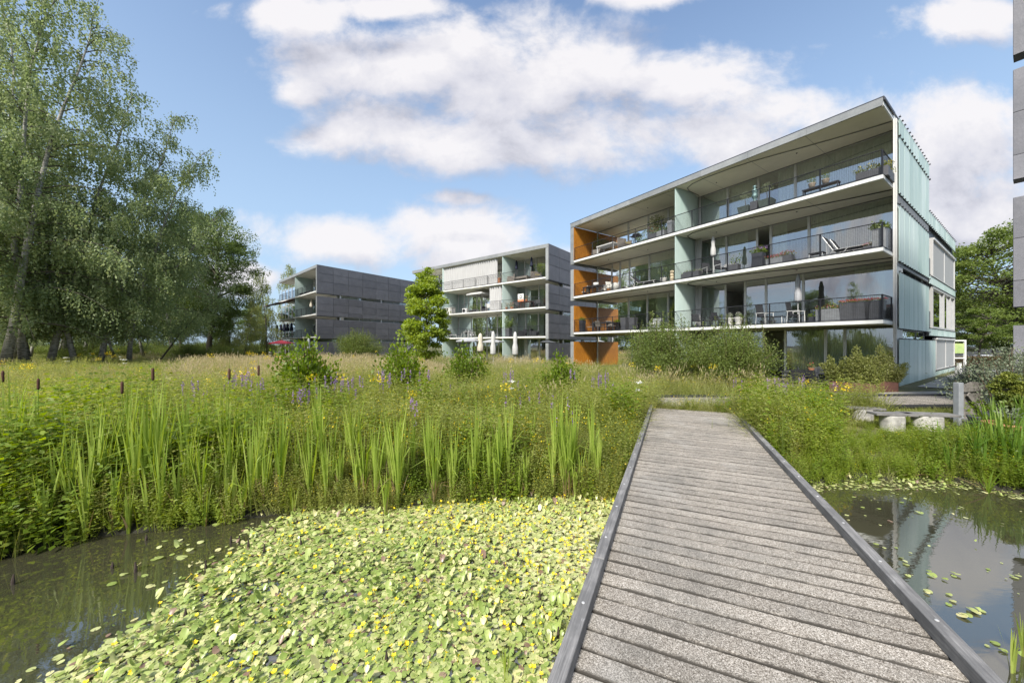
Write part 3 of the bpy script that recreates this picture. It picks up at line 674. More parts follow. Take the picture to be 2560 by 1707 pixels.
# ------------------------------------------------------------------ middle and far apartment blocks
def slate_wall(F, par, u, vlen, segs, ncol, flip=1):
    pw = vlen/ncol
    for k, (z0, z1, rows) in enumerate(segs):
        hs = rows; tot = sum(hs); z = z0
        for h in hs:
            hh = h*(z1-z0)/tot
            for q in range(ncol): panel(F, par, 'slate_panel', M_slate, (u+random.uniform(-.004, .004), q*pw, z), 'v', pw, hh, .04, gap=.04)
            z += hh
def block(F, name, label, base, L_top, L_low, ends, wins, screens, curts, vlen, ncol, z_roof, wcell=.11):
    B = empty(name, F.p(0, 0, base), 0, label, 'building')
    lv = [base, base+3.0, base+6.0, base+9.0]; zs = z_roof-.36
    for k, z in enumerate(lv[1:]):
        L = L_top if k == 2 else L_low
        fpart(F, B, 'balcony_slab', M_fascia, [(.36, L, 0, VW+.1, z-.15, z)])
        fpart(F, B, 'soffit', M_soffit, [(.38, L-.05, .03, VW+.1, z-.175, z-.153)])
        fpart(F, B, 'floor_slab', M_soffit, [(.36, L_low, VW+.103, vlen-.1, z-.15, z)])
        railing(F, B, [(.38, .05), (L-.05, .05)]+([(L-.05, 1.5)] if L < 20 or 1 else []), z, 1.95, cell=wcell, wire=.003)
    fpart(F, B, 'roof', M_slate_l, [(.0, L_top, -.02, 9 if vlen < 16 else vlen, zs, z_roof)])
    fpart(F, B, 'soffit', M_soffit, [(.36, L_top-.05, .03, VW+.1, zs-.03, zs-.003)])
    slot = [(lv[0]-.1, lv[0]+2.29), (lv[0]+2.72, lv[1]+2.29), (lv[1]+2.72, lv[2]+2.29), (lv[2]+2.72-.03, zs)]
    for z0, z1 in slot: fpart(F, B, 'end_wall', M_slate_l, [(.03, .36, 0, vlen, z0, z1)])
    rows = [(1.0, 1.39), (.6, 1.0, .95), (.6, 1.0, .95), (1.4, .98, .98)]
    segs = [(z0, z1 if k < 3 else z_roof, rows[k]) for k, (z0, z1) in enumerate(slot)]
    slate_wall(F, B, -.01, vlen, segs, ncol)
    for k in range(3):
        za, zb = slot[k][1], slot[k+1][0]
        window(F, B, VW+.4, vlen-.2, .25, za+.002, zb-.002, fw=.05, fd=.06, gmat=M_glass2, along='v', bars=[VW+.4+(vlen-VW)*f for f in (.2, .45, .6, .8)])
        fpart(F, B, 'slot_beam', M_dark, [(.05, .30, 0, VW+.2, zb-.06, zb-.005)])
        fpart(F, B, 'slot_post', M_white, [(.08, .2, VW+.3, VW+.5, za, zb), (.08, .2, vlen*.55, vlen*.55+.15, za, zb)])
    for k, cols in wins.items():
        z0 = lv[k]+.02; z1 = (lv[k+1]-.18) if k < 3 else zs-.03; L = L_top-.6 if k == 3 and L_top-L_low < .5 else L_low
        us = sorted([.38]+[F.uat(x, VW) for x in cols]+[L-.1])
        for a_, b_ in zip(us[:-1], us[1:]):
            if b_-a_ > .2: window(F, B, a_+.002, b_-.002, VW+.02, z0, z1, fw=.07)
    for k in range(4):
        z0 = lv[k]; z1 = (lv[k+1]-.15) if k < 3 else zs
        fpart(F, B, 'room_wall', M_room, [(.4, L_low-.1, 8.0, 8.2, z0, z1)]+[(s_-.07, s_+.07, VW+.1, 8.0, z0, z1) for s_ in screens if s_ < L_low-.3]+[(L_low-.1, L_low, 0 if ends else VW, vlen-.1, z0, z1)])
        fpart(F, B, 'room_floor', M_floor, [(.4, L_low-.12, .1, 7.9, z0+.002, z0+.012)])
        for s_ in screens:
            if s_ > (L_top if k == 3 else L_low+.1): continue
            m = MB(); pts = [(s_-.2*math.sin(q/8*math.pi), .06+q/8*(VW-.1)) for q in range(9)]
            vs = [F.p(a_+d_, b_, z) for d_ in (0, .05) for a_, b_ in pts for z in (z0+.01, z1-.03)]; n_ = 9
            fs = [(2*q, 2*q+2, 2*q+3, 2*q+1) for q in range(8)]+[(18+2*q, 18+2*q+1, 18+2*q+3, 18+2*q+2) for q in range(8)]+[(0, 1, 19, 18)]
            m.add(vs, fs); m.build('party_screen', M_teal, B)
    for k, ls in curts.items():
        z0 = lv[k]+.03; z1 = (lv[k+1]-.2) if k < 3 else zs-.05
        for a_, b_ in ls:
            ua, ub = sorted((F.uat(a_, VW+.2), F.uat(b_, VW+.2))); curtain(F, B, max(.45, ua), min(L_low-.2, ub), VW+.22, z0, z1, M_curt, pl=.16, amp=.05)
    fpart(F, B, 'back_wall', M_slate, [(.4, L_low-.1, vlen-.1, vlen, base-.1, base+9)])
    return B, lv, zs
C2 = at(1371.5, 35.8); F2 = Fr(C2, (-.793, .609), (.609, .793))
z6 = lambda a: [1000+x*.2041 for x in a]; zc = lambda a: [1080+x*.14456 for x in a]
B2, LV2, ZS2 = block(F2, 'apartment_building', 'middle four storey apartment block with white balcony curtain and pale terrace parasols', -.02, 22.0, 16.4, False,
    {3: z6([1668, 1530, 1385, 480, 400, 900, 1100]), 2: z6([1700, 1545, 1385, 1000, 940, 840, 790, 710, 650]), 1: zc([1840, 1620, 1395, 1130, 950, 680, 460, 340]), 0: zc([1860, 1640, 1610, 1395, 1150, 950, 780, 640, 480, 340])},
    [5.98, 15.85], {2: [z6([1700, 1760]), z6([1545, 1590]), z6([1395, 1440]), z6([710, 800])], 1: [zc([1400, 1930]), zc([500, 1020]), zc([350, 460])], 0: [zc([1820, 1860]), zc([360, 900]), zc([1500, 1540])], 3: [z6([1680, 1700])]}, 14.5, 7, 12.29)
C3 = at(792, 46.5); F3 = Fr(C3, (-.728, .686), (.590, .808))
z7 = lambda a: [560+x*.2126 for x in a]
B3, LV3, ZS3 = block(F3, 'apartment_building', 'farthest apartment block, its long slate side wall in view beside the willows', .2, 17.6, 18.6, False,
    {k: z7([1010, 935, 880, 800, 760, 720, 680]) for k in range(4)}, [9.4], {3: [z7([1020, 1060])], 1: [z7([940, 1050])], 0: [z7([840, 960])]}, 17.2, 8, 12.6)
# recess and corner strip at the end of the far block's side wall
window(F3, B3, 14.4, 16.2, -.06, 9.4, 11.6, fw=.12, fd=.12, along='v', bars=(15.2,)); 
# stair beside the far block
stp = empty('outdoor_stair', F3.p(-1.2, 12.5, .2), 0, 'grey metal stair climbing along the slate wall of the farthest block', 'stair')
m = MB(); n_ = 14
for q in range(n_):
    s_ = q/n_; p0 = F3.p(-.2-1.1, 11.5+q*.3, .3+q*.2); m.box(p0[0]-.45, p0[0]+.45, p0[1]-.14, p0[1]+.14, p0[2]-.03, p0[2])
m.build('tread', M_grey, stp)
m = MB()
for dz in (1.0, .55, .0): m.tube(F3.p(-1.8, 11.4, .25+dz), F3.p(-1.8, 15.8, 3.1+dz), .025)
for q in range(0, 15, 3): m.tube(F3.p(-1.8, 11.4+q*.314, .25+q*.2), F3.p(-1.8, 11.4+q*.314, 1.3+q*.2), .018)
m.build('handrail', M_alu, stp)
# slate corner of the block at the right edge of the picture
F4 = Fr((11.82, 8.4), (.557, -.83), (.83, .557))
B4 = empty('apartment_building', F4.p(0, 0, .1), 0, 'slate clad corner of a block standing at the right edge of the picture', 'building')
SL4 = [(.1, 2.56), (2.99, 5.57), (5.99, 8.58), (8.92, 12.3)]
fpart(F4, B4, 'end_wall', M_dark, [(.0, 9.0, .035, .4, z0, z1) for z0, z1 in SL4])
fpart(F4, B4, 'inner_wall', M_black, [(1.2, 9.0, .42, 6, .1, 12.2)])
fpart(F4, B4, 'roof', M_grey, [(.0, 9.0, 0.42, 7, 12.21, 12.4)])
for (z0, z1), rows in zip(SL4, ((1.2, 1.26), (.62, 1.0, .97), (.57, 1.01, 1.01), (1.3, 1.0, 1.0))):
    z = z0; tot = sum(rows)
    for h in rows:
        hh = h*(z1-z0)/tot
        for q in range(4): panel(F4, B4, 'slate_panel', M_slate_m, (q*2.2, .015+random.uniform(-.002, .002), z), 'u', 2.2, hh, .03, gap=.012)
        z += hh
for z0, z1 in ((2.56, 2.99), (5.57, 5.99), (8.58, 8.92)):
    window(F4, B4, .6, 9.0, .30, z0+.002, z1-.002, fw=.04, fd=.05, gmat=M_glass2)
# ------------------------------------------------------------------ leaf helpers
def rot_rand(n, rng, up=None):
    v = rng.normal(size=(n, 3)); return v/np.linalg.norm(v, axis=1, keepdims=True)
def leaf_quads(P, size, rng, axis=None, spread=1.0, aspect=.55, upbias=0.0):
    # rhombus leaves at P; axis = main direction (n,3) mixed with random directions
    n = len(P); a = rot_rand(n, rng)
    if axis is not None: a = np.asarray(axis)*(1)+a*spread; a /= np.linalg.norm(a, axis=1, keepdims=True)+1e-9
    b = rot_rand(n, rng)
    if upbias: nrm = rot_rand(n, rng)+np.array([0, 0, upbias]); b = np.cross(nrm, a)
    else: b = np.cross(b, a)
    b /= np.linalg.norm(b, axis=1, keepdims=True)+1e-9
    s = (size*rng.uniform(.65, 1.3, n))[:, None]; c = np.cross(a, b)
    V = np.stack([P, P+a*s*.5+b*s*aspect*.5+c*s*.06, P+a*s, P+a*s*.5-b*s*aspect*.5+c*s*.06], 1).reshape(-1, 3)
    F = np.arange(4*n, dtype=np.int32).reshape(-1, 4); r = np.repeat(rng.random(n), 4)
    return V, F, r
def cat(parts):
    Vs, Fs, Rs = [], [], []; b = 0
    for V_, F_, r_ in parts: Vs.append(V_); Fs.append(F_+b); Rs.append(r_); b += len(V_)
    return np.concatenate(Vs), np.concatenate(Fs), np.concatenate(Rs)
M_bark_b = None
def birch_bark():
    t = NT('birch_bark'); p = t.coord('Object'); n = t.noise(1.6, 5, .75, vec=p, mp=(2.5, 2.5, 7)); n2 = t.noise(1.2, 3, .6, vec=p)
    c = t.ramp(n, [(.35, (.05, .045, .04)), (.47, (.27, .255, .23)), (.62, (.46, .44, .41))]); c = t.mix(t.rng(n2, .5, .75, 0, .5), c, (.20, .18, .14))
    z = t.n('ShaderNodeSeparateXYZ'); t.l(p, z.inputs[0]); c = t.mix(t.rng(z.outputs[2], 2.2, .2, 0, .75), c, (.09, .08, .065))
    return t.done(c, .75, normal=t.bump(n, .5, .02))
M_bbark = birch_bark(); M_bark = plain('bark', (.10, .085, .065), .9, var=.35, scale=6, bump=.8)
M_twig = plain('twig', (.12, .085, .055), .85, var=.2)
M_birchleaf = leaf_mat('birch_leaves', [(.15, .205, .085), (.215, .28, .12), (.29, .35, .165), (.37, .41, .24)], trans=.5, nscale=.35)
M_oakleaf = leaf_mat('oak_leaves', [(.08, .125, .035), (.13, .19, .05), (.20, .26, .08)], trans=.4, nscale=.5)
M_mapleleaf = leaf_mat('maple_leaves', [(.09, .14, .03), (.16, .22, .05), (.25, .31, .09)], trans=.45)
M_paleleaf = leaf_mat('pale_flowering_leaves', [(.10, .13, .04), (.22, .24, .10), (.46, .45, .28)], trans=.4, nscale=.9)
M_willow = leaf_mat('willow_leaves', [(.16, .20, .06), (.25, .29, .09), (.34, .37, .14)], trans=.45)
M_liq = leaf_mat('sweetgum_leaves', [(.14, .22, .025), (.25, .34, .045), (.38, .46, .09)], trans=.5, nscale=1.2)
M_bush = leaf_mat('bush_leaves', [(.085, .125, .03), (.155, .205, .05), (.26, .31, .085)], trans=.42, nscale=1.5)
M_lime = leaf_mat('bright_leaves', [(.09, .15, .015), (.16, .24, .025), (.26, .34, .05)], trans=.5, nscale=2)
M_bamboo = leaf_mat('bamboo_leaves', [(.11, .13, .03), (.22, .24, .07), (.36, .36, .15)], trans=.45, nscale=4)
M_olive = leaf_mat('olive_leaves', [(.11, .145, .08), (.19, .225, .14), (.29, .32, .22)], trans=.3, nscale=3)
M_conif = leaf_mat('conifer_needles', [(.07, .10, .015), (.16, .19, .03), (.27, .27, .05)], trans=.2, nscale=5)
M_redfl = leaf_mat('red_flowers', [(.35, .04, .05), (.55, .10, .12), (.62, .25, .18)], trans=.3)
M_purfl = leaf_mat('purple_flowers', [(.20, .10, .30), (.32, .19, .42), (.42, .30, .50)], trans=.3)
M_yelfl = leaf_mat('yellow_flowers', [(.55, .40, .01), (.72, .56, .02), (.8, .68, .08)], trans=.3)
M_whifl = leaf_mat('white_flowers', [(.60, .60, .52), (.72, .72, .66), (.8, .8, .76)], trans=.3)
def limb_path(p0, d0, L, n, rng, droop, wig=.12):
    pts = [np.array(p0, float)]; d = np.array(d0, float); d /= np.linalg.norm(d)
    for k in range(n):
        d = d+np.array([0, 0, -droop/n])+rng.normal(size=3)*wig/n**.5; d /= np.linalg.norm(d); pts.append(pts[-1]+d*L/n)
    return pts
def birch(name, seed, H, lean, crown0=.2, spread=.20, dens=1.0, fork=False, leafmat=None, lsize=.165, drape=1.0, bark=None, top=.98, minz=2.3):
    rng = np.random.default_rng(seed); root = empty(name)
    tm = MB(); leanv = np.array([lean[0], lean[1], 1.0]); P = [np.array([0, 0, 0.0])]; d = leanv/np.linalg.norm(leanv)
    n = 9
    for k in range(n): d = d+rng.normal(size=3)*np.array([.06, .06, .0]); d = d/np.linalg.norm(d); P.append(P[-1]+d*H/n)
    r0 = H*.0082; rs = [r0*(1.25 if k == 0 else 1)*(1-.93*k/n) for k in range(n+1)]
    tm.path(P, rs, 8)
    stems = [P]
    if fork:
        f = limb_path(P[2], d*1.0+np.array([.35, .1, .3]), H*.62, 7, rng, -.15); tm.path(f, [r0*.72*(1-.92*k/7) for k in range(8)], 7); stems.append(f)
    LP = []; AX = []; wm = MB()
    for si, S in enumerate(stems):
        N = int((46 if si == 0 else 22)*dens)
        for i in range(N):
            h = crown0+(top-crown0)*(i+rng.random())/N if si == 0 else .25+.73*(i+rng.random())/N
            fi = h*(len(S)-1); k = min(int(fi), len(S)-2); base = S[k]*(1-fi+k)+S[k+1]*(fi-k)
            hf = (h-crown0)/(1-crown0) if si == 0 else h
            L = H*spread*(1.0-.72*max(hf, 0)**1.5)*rng.uniform(.7, 1.25)*(.75 if hf < .12 else 1); a = rng.uniform(0, 2*math.pi)
            e = .35+.75*hf; dd = np.array([math.cos(a)*math.cos(e), math.sin(a)*math.cos(e), math.sin(e)])
            pts = limb_path(base, dd, L, 6, rng, .95*drape+.25)
            wm.path(pts, [max(.010, r0*.26*(1-.4*hf)*(1-.9*q/6)) for q in range(7)], 4)
            ns = int(L*11*dens)
            for q in range(ns):
                t_ = rng.uniform(.18, 1.0); ft = t_*6; kk = min(int(ft), 5); b = pts[kk]*(1-ft+kk)+pts[kk+1]*(ft-kk)
                b = b+rng.normal(size=3)*np.array([.28, .28, .16])*(.5+L*.12)
                ln = rng.uniform(.25, 1.55)*drape*(1-.35*hf)+.15; m_ = max(3, int(ln/.10)); s_ = np.linspace(0, 1, m_)[:, None]
                side = rng.normal(size=3)*np.array([.22, .22, 0]); sp = b+side*s_*ln*.6+np.array([0, 0, -1.0])*ln*s_**1.15+rng.normal(size=(m_, 3))*.045
                LP.append(sp); AX.append(np.tile(np.array([side[0], side[1], -1.1]), (m_, 1)))
    LP = np.concatenate(LP); AX = np.concatenate(AX); keep = LP[:, 2] > minz+.5*np.sin(LP[:, 0]*1.3)+.4*np.sin(LP[:, 1]*1.9); LP = LP[keep]; AX = AX[keep]
    V_, F_, r_ = leaf_quads(LP, lsize, rng, AX, .9, .62)
    print(name, 'leaves', len(F_)); tm.build('trunk', bark or M_bbark, root, smooth=True, world=False); wm.build('limbs', M_bark, root, world=False)
    obj('crown', np_mesh('crown', V_, F_, leafmat or M_birchleaf, {'rnd': r_}), root)
    return root
def broad(name, seed, H, R0, cz, rz_, n_clumps, leaves, lsize, leafmat, bark, trunk_r=.2, crown0=.25, flat=.6, tiers=0, cone=0.0, lean=(0, 0), clump=.16):
    # trunk, limbs to clump centres, leaves scattered in the clumps
    rng = np.random.default_rng(seed); root = empty(name); tm = MB(); wm = MB()
    n = 7; P = [np.array([0, 0, 0.])]; d = np.array([lean[0], lean[1], 1.0]); d /= np.linalg.norm(d)
    for k in range(n): d = d+rng.normal(size=3)*np.array([.05, .05, 0]); d /= np.linalg.norm(d); P.append(P[-1]+d*H*.88/n)
    tm.path(P, [trunk_r*(1.3 if k == 0 else 1)*(1-.85*k/n) for k in range(n+1)], 8)
    LP = []; AX = []
    for i in range(n_clumps):
        v = rng.normal(size=3); v /= np.linalg.norm(v); rr = rng.uniform(.35, 1)**.45
        c = np.array([lean[0]*cz, lean[1]*cz, cz])+v*rr*np.array([R0, R0, rz_])
        if cone:
            f = (c[2]-(cz-rz_))/(2*rz_); sc_ = 1-cone*f; c[0] *= sc_; c[1] *= sc_
        if tiers: c[2] = cz-rz_+round((c[2]-cz+rz_)/(2*rz_)*tiers)/tiers*2*rz_+rng.normal()*.03*rz_
        hb = max(crown0*H, min(c[2]-.25*np.hypot(c[0], c[1])-.1, H*.85)); fi = hb/(H*.88)*n; k = min(int(fi), n-1); b = P[k]*(1-fi+k)+P[k+1]*(fi-k)
        dd = (c-b); L = np.linalg.norm(dd)
        mid = b+dd*.5+np.array([0, 0, .08*L])+rng.normal(size=3)*.05*L
        wm.path([b, mid, c], [trunk_r*.28, trunk_r*.14, trunk_r*.05], 4)
        m_ = int(leaves/n_clumps*rng.uniform(.6, 1.4)); cr = clump*(R0+rz_)/2*rng.uniform(.7, 1.5)
        q = rng.normal(size=(m_, 3)); q /= np.linalg.norm(q, axis=1, keepdims=True); q *= (rng.random((m_, 1))**.45)*cr*np.array([1.25, 1.25, flat])
        LP.append(c+q); AX.append(np.tile(v*np.array([1, 1, .3])+np.array([0, 0, -.2]), (m_, 1)))
    LP = np.concatenate(LP); AX = np.concatenate(AX)
    V_, F_, r_ = leaf_quads(LP, lsize, rng, AX, 1.0, .7, upbias=.8)
    tm.build('trunk', bark, root, smooth=True, world=False); wm.build('limbs', bark, root, world=False)
    obj('crown', np_mesh('crown', V_, F_, leafmat, {'rnd': r_}), root); return root
def bush(name, seed, R_, H, n_st, leaves, lsize, leafmat, upright=.5, shoots=0, sh=.9, ball=1.0):
    rng = np.random.default_rng(seed); root = empty(name); wm = MB(); LP = []; AX = []
    for i in range(n_st):
        a = rng.uniform(0, 2*math.pi); q = rng.random()**.6; tip = np.array([math.cos(a)*R_*q, math.sin(a)*R_*q, H*(1-.55*q*q)*rng.uniform(.75, 1.05)])
        b = np.array([math.cos(a), math.sin(a), 0])*R_*.25*rng.random(); mid = b*.4+tip*.55; mid[2] = tip[2]*.6
        wm.path([b, mid, tip], [.022, .013, .004], 4)
        m_ = leaves//n_st; s_ = rng.uniform(.25, 1.02, (m_, 1)); line = np.where(s_ < .5, b+(mid-b)*s_*2, mid+(tip-mid)*(s_-.5)*2)
        LP.append(line+rng.normal(size=(m_, 3))*np.array([1, 1, .8])*(.07+.10*R_)*ball); AX.append(np.tile((tip-b)/H*upright*2, (m_, 1)))
    for i in range(shoots):
        a = rng.uniform(0, 2*math.pi); q = rng.random()*.8; b = np.array([math.cos(a)*R_*q, math.sin(a)*R_*q, H*(1-.6*q*q)*.8]); tip = b+np.array([rng.normal()*.08, rng.normal()*.08, sh*rng.uniform(.5, 1.1)])
        wm.path([b, tip], [.008, .003], 4); m_ = 70; s_ = rng.random((m_, 1)); LP.append(b+(tip-b)*s_+rng.normal(size=(m_, 3))*.035*(1.3-s_)); AX.append(np.tile(np.array([0, 0, 1.]), (m_, 1)))
    LP = np.concatenate(LP); AX = np.concatenate(AX); LP[:, 2] = np.maximum(LP[:, 2], .03)
    V_, F_, r_ = leaf_quads(LP, lsize, rng, AX, 1.0, .6, upbias=.5)
    wm.build('stems', M_twig, root, world=False); obj('foliage', np_mesh('foliage', V_, F_, leafmat, {'rnd': r_}), root); return root
def foliage_ball(seed, c, r, n, size, mat, flat=1.0, parent=None, name='foliage', axis=None):
    rng = np.random.default_rng(seed); q = rng.normal(size=(n, 3)); q /= np.linalg.norm(q, axis=1, keepdims=True); q *= rng.random((n, 1))**.4*r*np.array([1, 1, flat])
    A = q/r+np.array([0, 0, .3]) if axis is None else np.tile(np.array(axis, float), (n, 1))
    V_, F_, r_ = leaf_quads(np.array(c)+q, size, rng, A, .8, .6, upbias=.5); return tag(obj(name, np_mesh(name, V_, F_, mat, {'rnd': r_}), parent), kind='stuff' if name == 'flowers' else None)
def foliage_box(seed, b, n, size, mat, parent=None, name='foliage', axis=(0, 0, 1), spread=.8):
    rng = np.random.default_rng(seed); P = rng.random((n, 3))*np.array([b[1]-b[0], b[3]-b[2], b[5]-b[4]])+np.array([b[0], b[2], b[4]])
    H_ = b[5]-b[4]; xx = (P[:, 0]-b[0])/(b[1]-b[0])*2-1; yy = (P[:, 1]-b[2])/(b[3]-b[2])*2-1; f = (P[:, 2]-b[4])/H_
    top = (1-.45*np.abs(xx)**3-.2*np.abs(yy)**2)*(.78+.22*np.sin(P[:, 0]*11/max(H_, .3)+seed)+.15*np.sin(P[:, 0]*29/max(H_, .3)+P[:, 1]*9)); P[:, 2] = b[4]+f*H_*top
    P[:, 0] += xx*f*.22*H_+rng.normal(size=n)*.03; P[:, 1] += yy*f*.15*H_+rng.normal(size=n)*.03
    V_, F_, r_ = leaf_quads(P, size, rng, np.tile(np.array(axis, float), (n, 1)), spread, .6, upbias=.4); return tag(obj(name, np_mesh(name, V_, F_, mat, {'rnd': r_}), parent), kind='stuff' if name == 'flowers' else None)
# ------------------------------------------------------------------ trees
def tree(key, fn, label, px, D, rz=0, s=1.0, group=None, cat_='tree', name=None, xy=None, dz=0):
    x, y = xy if xy else at(px, D)
    return inst(key, fn, name or 'birch_tree', label, cat_, (x, y, gz(x, y)-.05+dz), rz, group, s)
bA = lambda nm: birch(nm, 11, 25.5, (.10, 0), .10, .21, 1.25)
bB = lambda nm: birch(nm, 12, 22, (.13, .02), .12, .21, 1.15)
bC = lambda nm: birch(nm, 13, 18.2, (.10, .05), .12, .23, 1.1, fork=True)
bL = lambda nm: birch(nm, 15, 9.5, (.95, .0), .25, .24, .8, bark=M_bark, lsize=.12, minz=2.2)
wi = lambda nm: birch(nm, 16, 15.0, (.03, 0), .10, .22, 1.1, leafmat=M_willow, lsize=.17, drape=1.2, bark=M_bark, minz=.9)
oak = lambda nm: broad(nm, 21, 19, 5.2, 11.2, 8.0, 150, 52000, .19, M_oakleaf, M_bark, .32, .18, flat=.6, clump=.17)
bl = lambda nm: bA(nm)
tree('bA', bA, 'tallest white birch, leaning right at the left edge of the picture', 8, 22.5, 0, 1.08)
tree('bB', bB, 'tall birch with a dark cracked foot, second trunk from the left edge', 122, 25, .6, 1.06)
tree('bB', bB, 'slender white birch leaning right, in the middle of the grove', 248, 27, -.1, .97)
tree('bC', bC, 'forked white birch at the right end of the front row', 322, 28.5, 0, 1.0)
tree('bA', bA, 'drooping birch whose low branches hang in from beyond the left edge', -150, 21, 2.2, .93)
tree('bA', bA, 'full crowned birch in front of the tallest trunk, drooping over the grass', 60, 23.8, 4.6, .98)
tree('bA', bA, 'dense birch crown filling the upper left corner', -40, 24, 1.0, 1.12)
tree('bB', bB, 'thick crowned birch between the second and third white trunks', 190, 26, 3.1, .92)
tree('bA', bA, 'very tall birch right behind the tallest one, its top above the picture', 70, 25.5, 3.6, 1.12)
tree('bL', bL, 'brown trunked tree leaning far over the grass beside the grove', 392, 31, 0)
tree('bB', bB, 'birch standing behind the forked birch, its crown half hidden', 430, 37, 2.0, .98)
tree('oak', oak, 'dark green oak with ragged outline behind the birches', 520, 45, 0, .98, name='oak_tree')
tree('oak', oak, 'dark broad oak low behind the leaning trunk', 455, 50, 2.2, .72, name='oak_tree')
tree('wi', wi, 'small weeping birch beside the oak, reaching to the ground', 612, 44, 0, .52, name='weeping_birch')
tree('wi', wi, 'pale green weeping tree left of the farthest block', 668, 58, 1.3, .96, name='weeping_tree')
tree('wi', wi, 'taller pale weeping tree rising behind the roof of the farthest block', 752, 72, 3.0, 1.18, name='weeping_tree')
tree('wi', wi, 'weeping tree in shade just right of the oak foot', 575, 50, 4.0, .62, name='weeping_tree')
k = 0
for px, D, r_, s_ in ((-260, 27, 1, .9), (30, 31, 1.1, .8), (75, 36, 2.7, .82), (170, 33, 4.0, .83), (205, 38, .4, .86), (290, 36, 5, .8), (-60, 38, 3, .9), (360, 44, 3.6, .8), (140, 46, 1.9, .85), (250, 50, .9, .8)):
    tree(('bA', 'bB', 'bC')[k % 3], None, 'birch in the second row of the grove, dark trunk in shade', px, D, r_, s_, 'birches in the back rows of the grove'); k += 1
for px, D, r_, s_ in ((-150, 58, 0, .8), (0, 64, 1, .7), (110, 60, 3, .75), (220, 66, 2, .7), (330, 62, 4, .68), (430, 68, 5, .7), (540, 74, 1.5, .62), (630, 84, 2.5, .6)):
    tree('oak', None, 'distant dark tree closing the view behind the grove', px, D, r_, s_, 'distant trees behind the grove', name='oak_tree')
# grove continuing round behind the camera's left (mirrored in the windows and the pond)
for x, y, key, s_, r_ in ((-58, 6, 'bC', .9, 1), (-56, -4, 'oak', .7, 2), (-60, -14, 'bB', .7, 0), (-52, -22, 'oak', .7, 4), (-46, -30, 'bC', .8, 3), (-38, -36, 'oak', .65, 1), (-29, -42, 'bB', .65, 2), (-62, 16, 'oak', .75, 5), (-9, -38, 'oak', .6, .5), (4, -42, 'oak', .55, 2.5)):
    tree(key, None, 'tree of the grove beyond the pond, outside the picture', 0, 0, r_, s_, 'trees around the pond outside the picture', name='birch_tree', xy=(x, y))
maple = lambda nm: broad(nm, 31, 13.5, 5.6, 8.6, 5.2, 190, 44000, .19, M_mapleleaf, M_bark, .22, .2, flat=.6, clump=.15)
tree('maple', maple, 'broad maple between the teal building and the slate corner', 2545, 33, 0, 1.0, name='maple_tree')
pale = lambda nm: broad(nm, 32, 6.6, 2.7, 4.2, 2.4, 60, 14000, .16, M_paleleaf, M_bark, .12, .25, flat=.4, tiers=7)
tree('pale', pale, 'pale cream flowering tree beside the teal building', 2412, 41, 0, 1.1, name='flowering_tree', dz=.2)
tree('pale', pale, 'pale flowering tree farther back between two others', 2490, 50, 1.4, 1.2, name='flowering_tree', dz=.2)
lime = lambda nm: broad(nm, 33, 5.2, 2.0, 3.7, 1.7, 50, 12000, .13, M_mapleleaf, M_bark, .10, .3, flat=.5)
tree('lime', lime, 'small bushy green tree in front of the parked cars, thin dark trunk', 2443, 30.5, 0, 1.0, name='small_tree')
tree('lime', lime, 'small green tree touching the slate corner, second behind the hedge', 2522, 31.5, 2, 1.0, name='small_tree')
liq = lambda nm: broad(nm, 34, 6.9, 1.75, 3.85, 3.1, 120, 21000, .15, M_liq, M_bark, .09, .12, flat=.6, cone=.55, clump=.15)
tree('liq', liq, 'young bright green conical tree in front of the middle block', 1066, 24, 0, 1.0, name='young_tree')
for px, D, s_, r_ in ((2600, 60, .9, 1), (2380, 80, .8, 2), (2480, 75, .75, 4)):
    tree('oak', None, 'distant trees beyond the car park', px, D, r_, s_, 'distant trees beyond the car park', name='oak_tree', dz=-.5)
# bushes
bs = lambda nm: bush(nm, 41, 1.75, 2.75, 80, 36000, .058, M_bush, shoots=20, sh=1.15)
def bsh(key, fn, label, px, D, rz=0, s=1, group=None, name='bush', cat_='bush', z=None):
    x, y = at(px, D); return inst(key, fn, name, label, cat_, (x, y, gz(x, y)-.03 if z is None else z), rz, group, s)
bsh('bs', bs, 'large spiky bush in front of the orange wood end of the nearest block', 1655, 15.2, 0, (1.12, 1, 1.02))
bsh('bs', bs, 'large rounded bush left of the open terrace door', 1822, 13.8, 2.2, (1.05, 1, .92))
bsh('bs', bs, 'wide bush in front of the long slate wall', 893, 37.5, 1, (1.6, 1.3, 1.1))
bsh('bs', bs, 'low bush at the foot of the leaning trunk', 470, 36, 3, (1.3, 1, .7))
bsh('bs', bs, 'dark low bush between the birch trunks', 205, 33, 4, (1.5, 1, .55))
bsh('bs', bs, 'low bush beside the oak foot', 560, 40, 5, (1.5, 1, .6))
for i, (px, D) in enumerate(((-60, 56), (30, 60), (95, 57), (150, 62), (215, 58), (275, 63), (330, 57), (385, 62), (440, 56), (500, 60), (560, 58), (610, 64), (655, 70))):
    bsh('bs', bs, 'far shrub', px, D, i*.9, (2.6, 2.2, .8+.25*math.sin(i*2.1)), 'far shrubs behind the grove')
al = lambda nm: bush(nm, 42, .62, 1.65, 26, 2600, .085, M_lime, upright=.9, ball=1.0)
bsh('al', al, 'leafy alder sapling among the loosestrife, left of the middle', 762, 9.2, 0, 1.22, name='sapling', cat_='shrub')
bsh('al', al, 'bright green sapling, roundest one in the meadow', 1008, 10.4, 1, 1.22, name='sapling', cat_='shrub')
bsh('al', al, 'slim green sapling behind the roundest one', 1168, 13.0, 2, (1.2, 1.2, 1.1), name='sapling', cat_='shrub')
bsh('al', al, 'dark leaved sapling nearest to the boardwalk', 1400, 10.2, 3, (1.0, 1.0, .95), name='sapling', cat_='shrub')
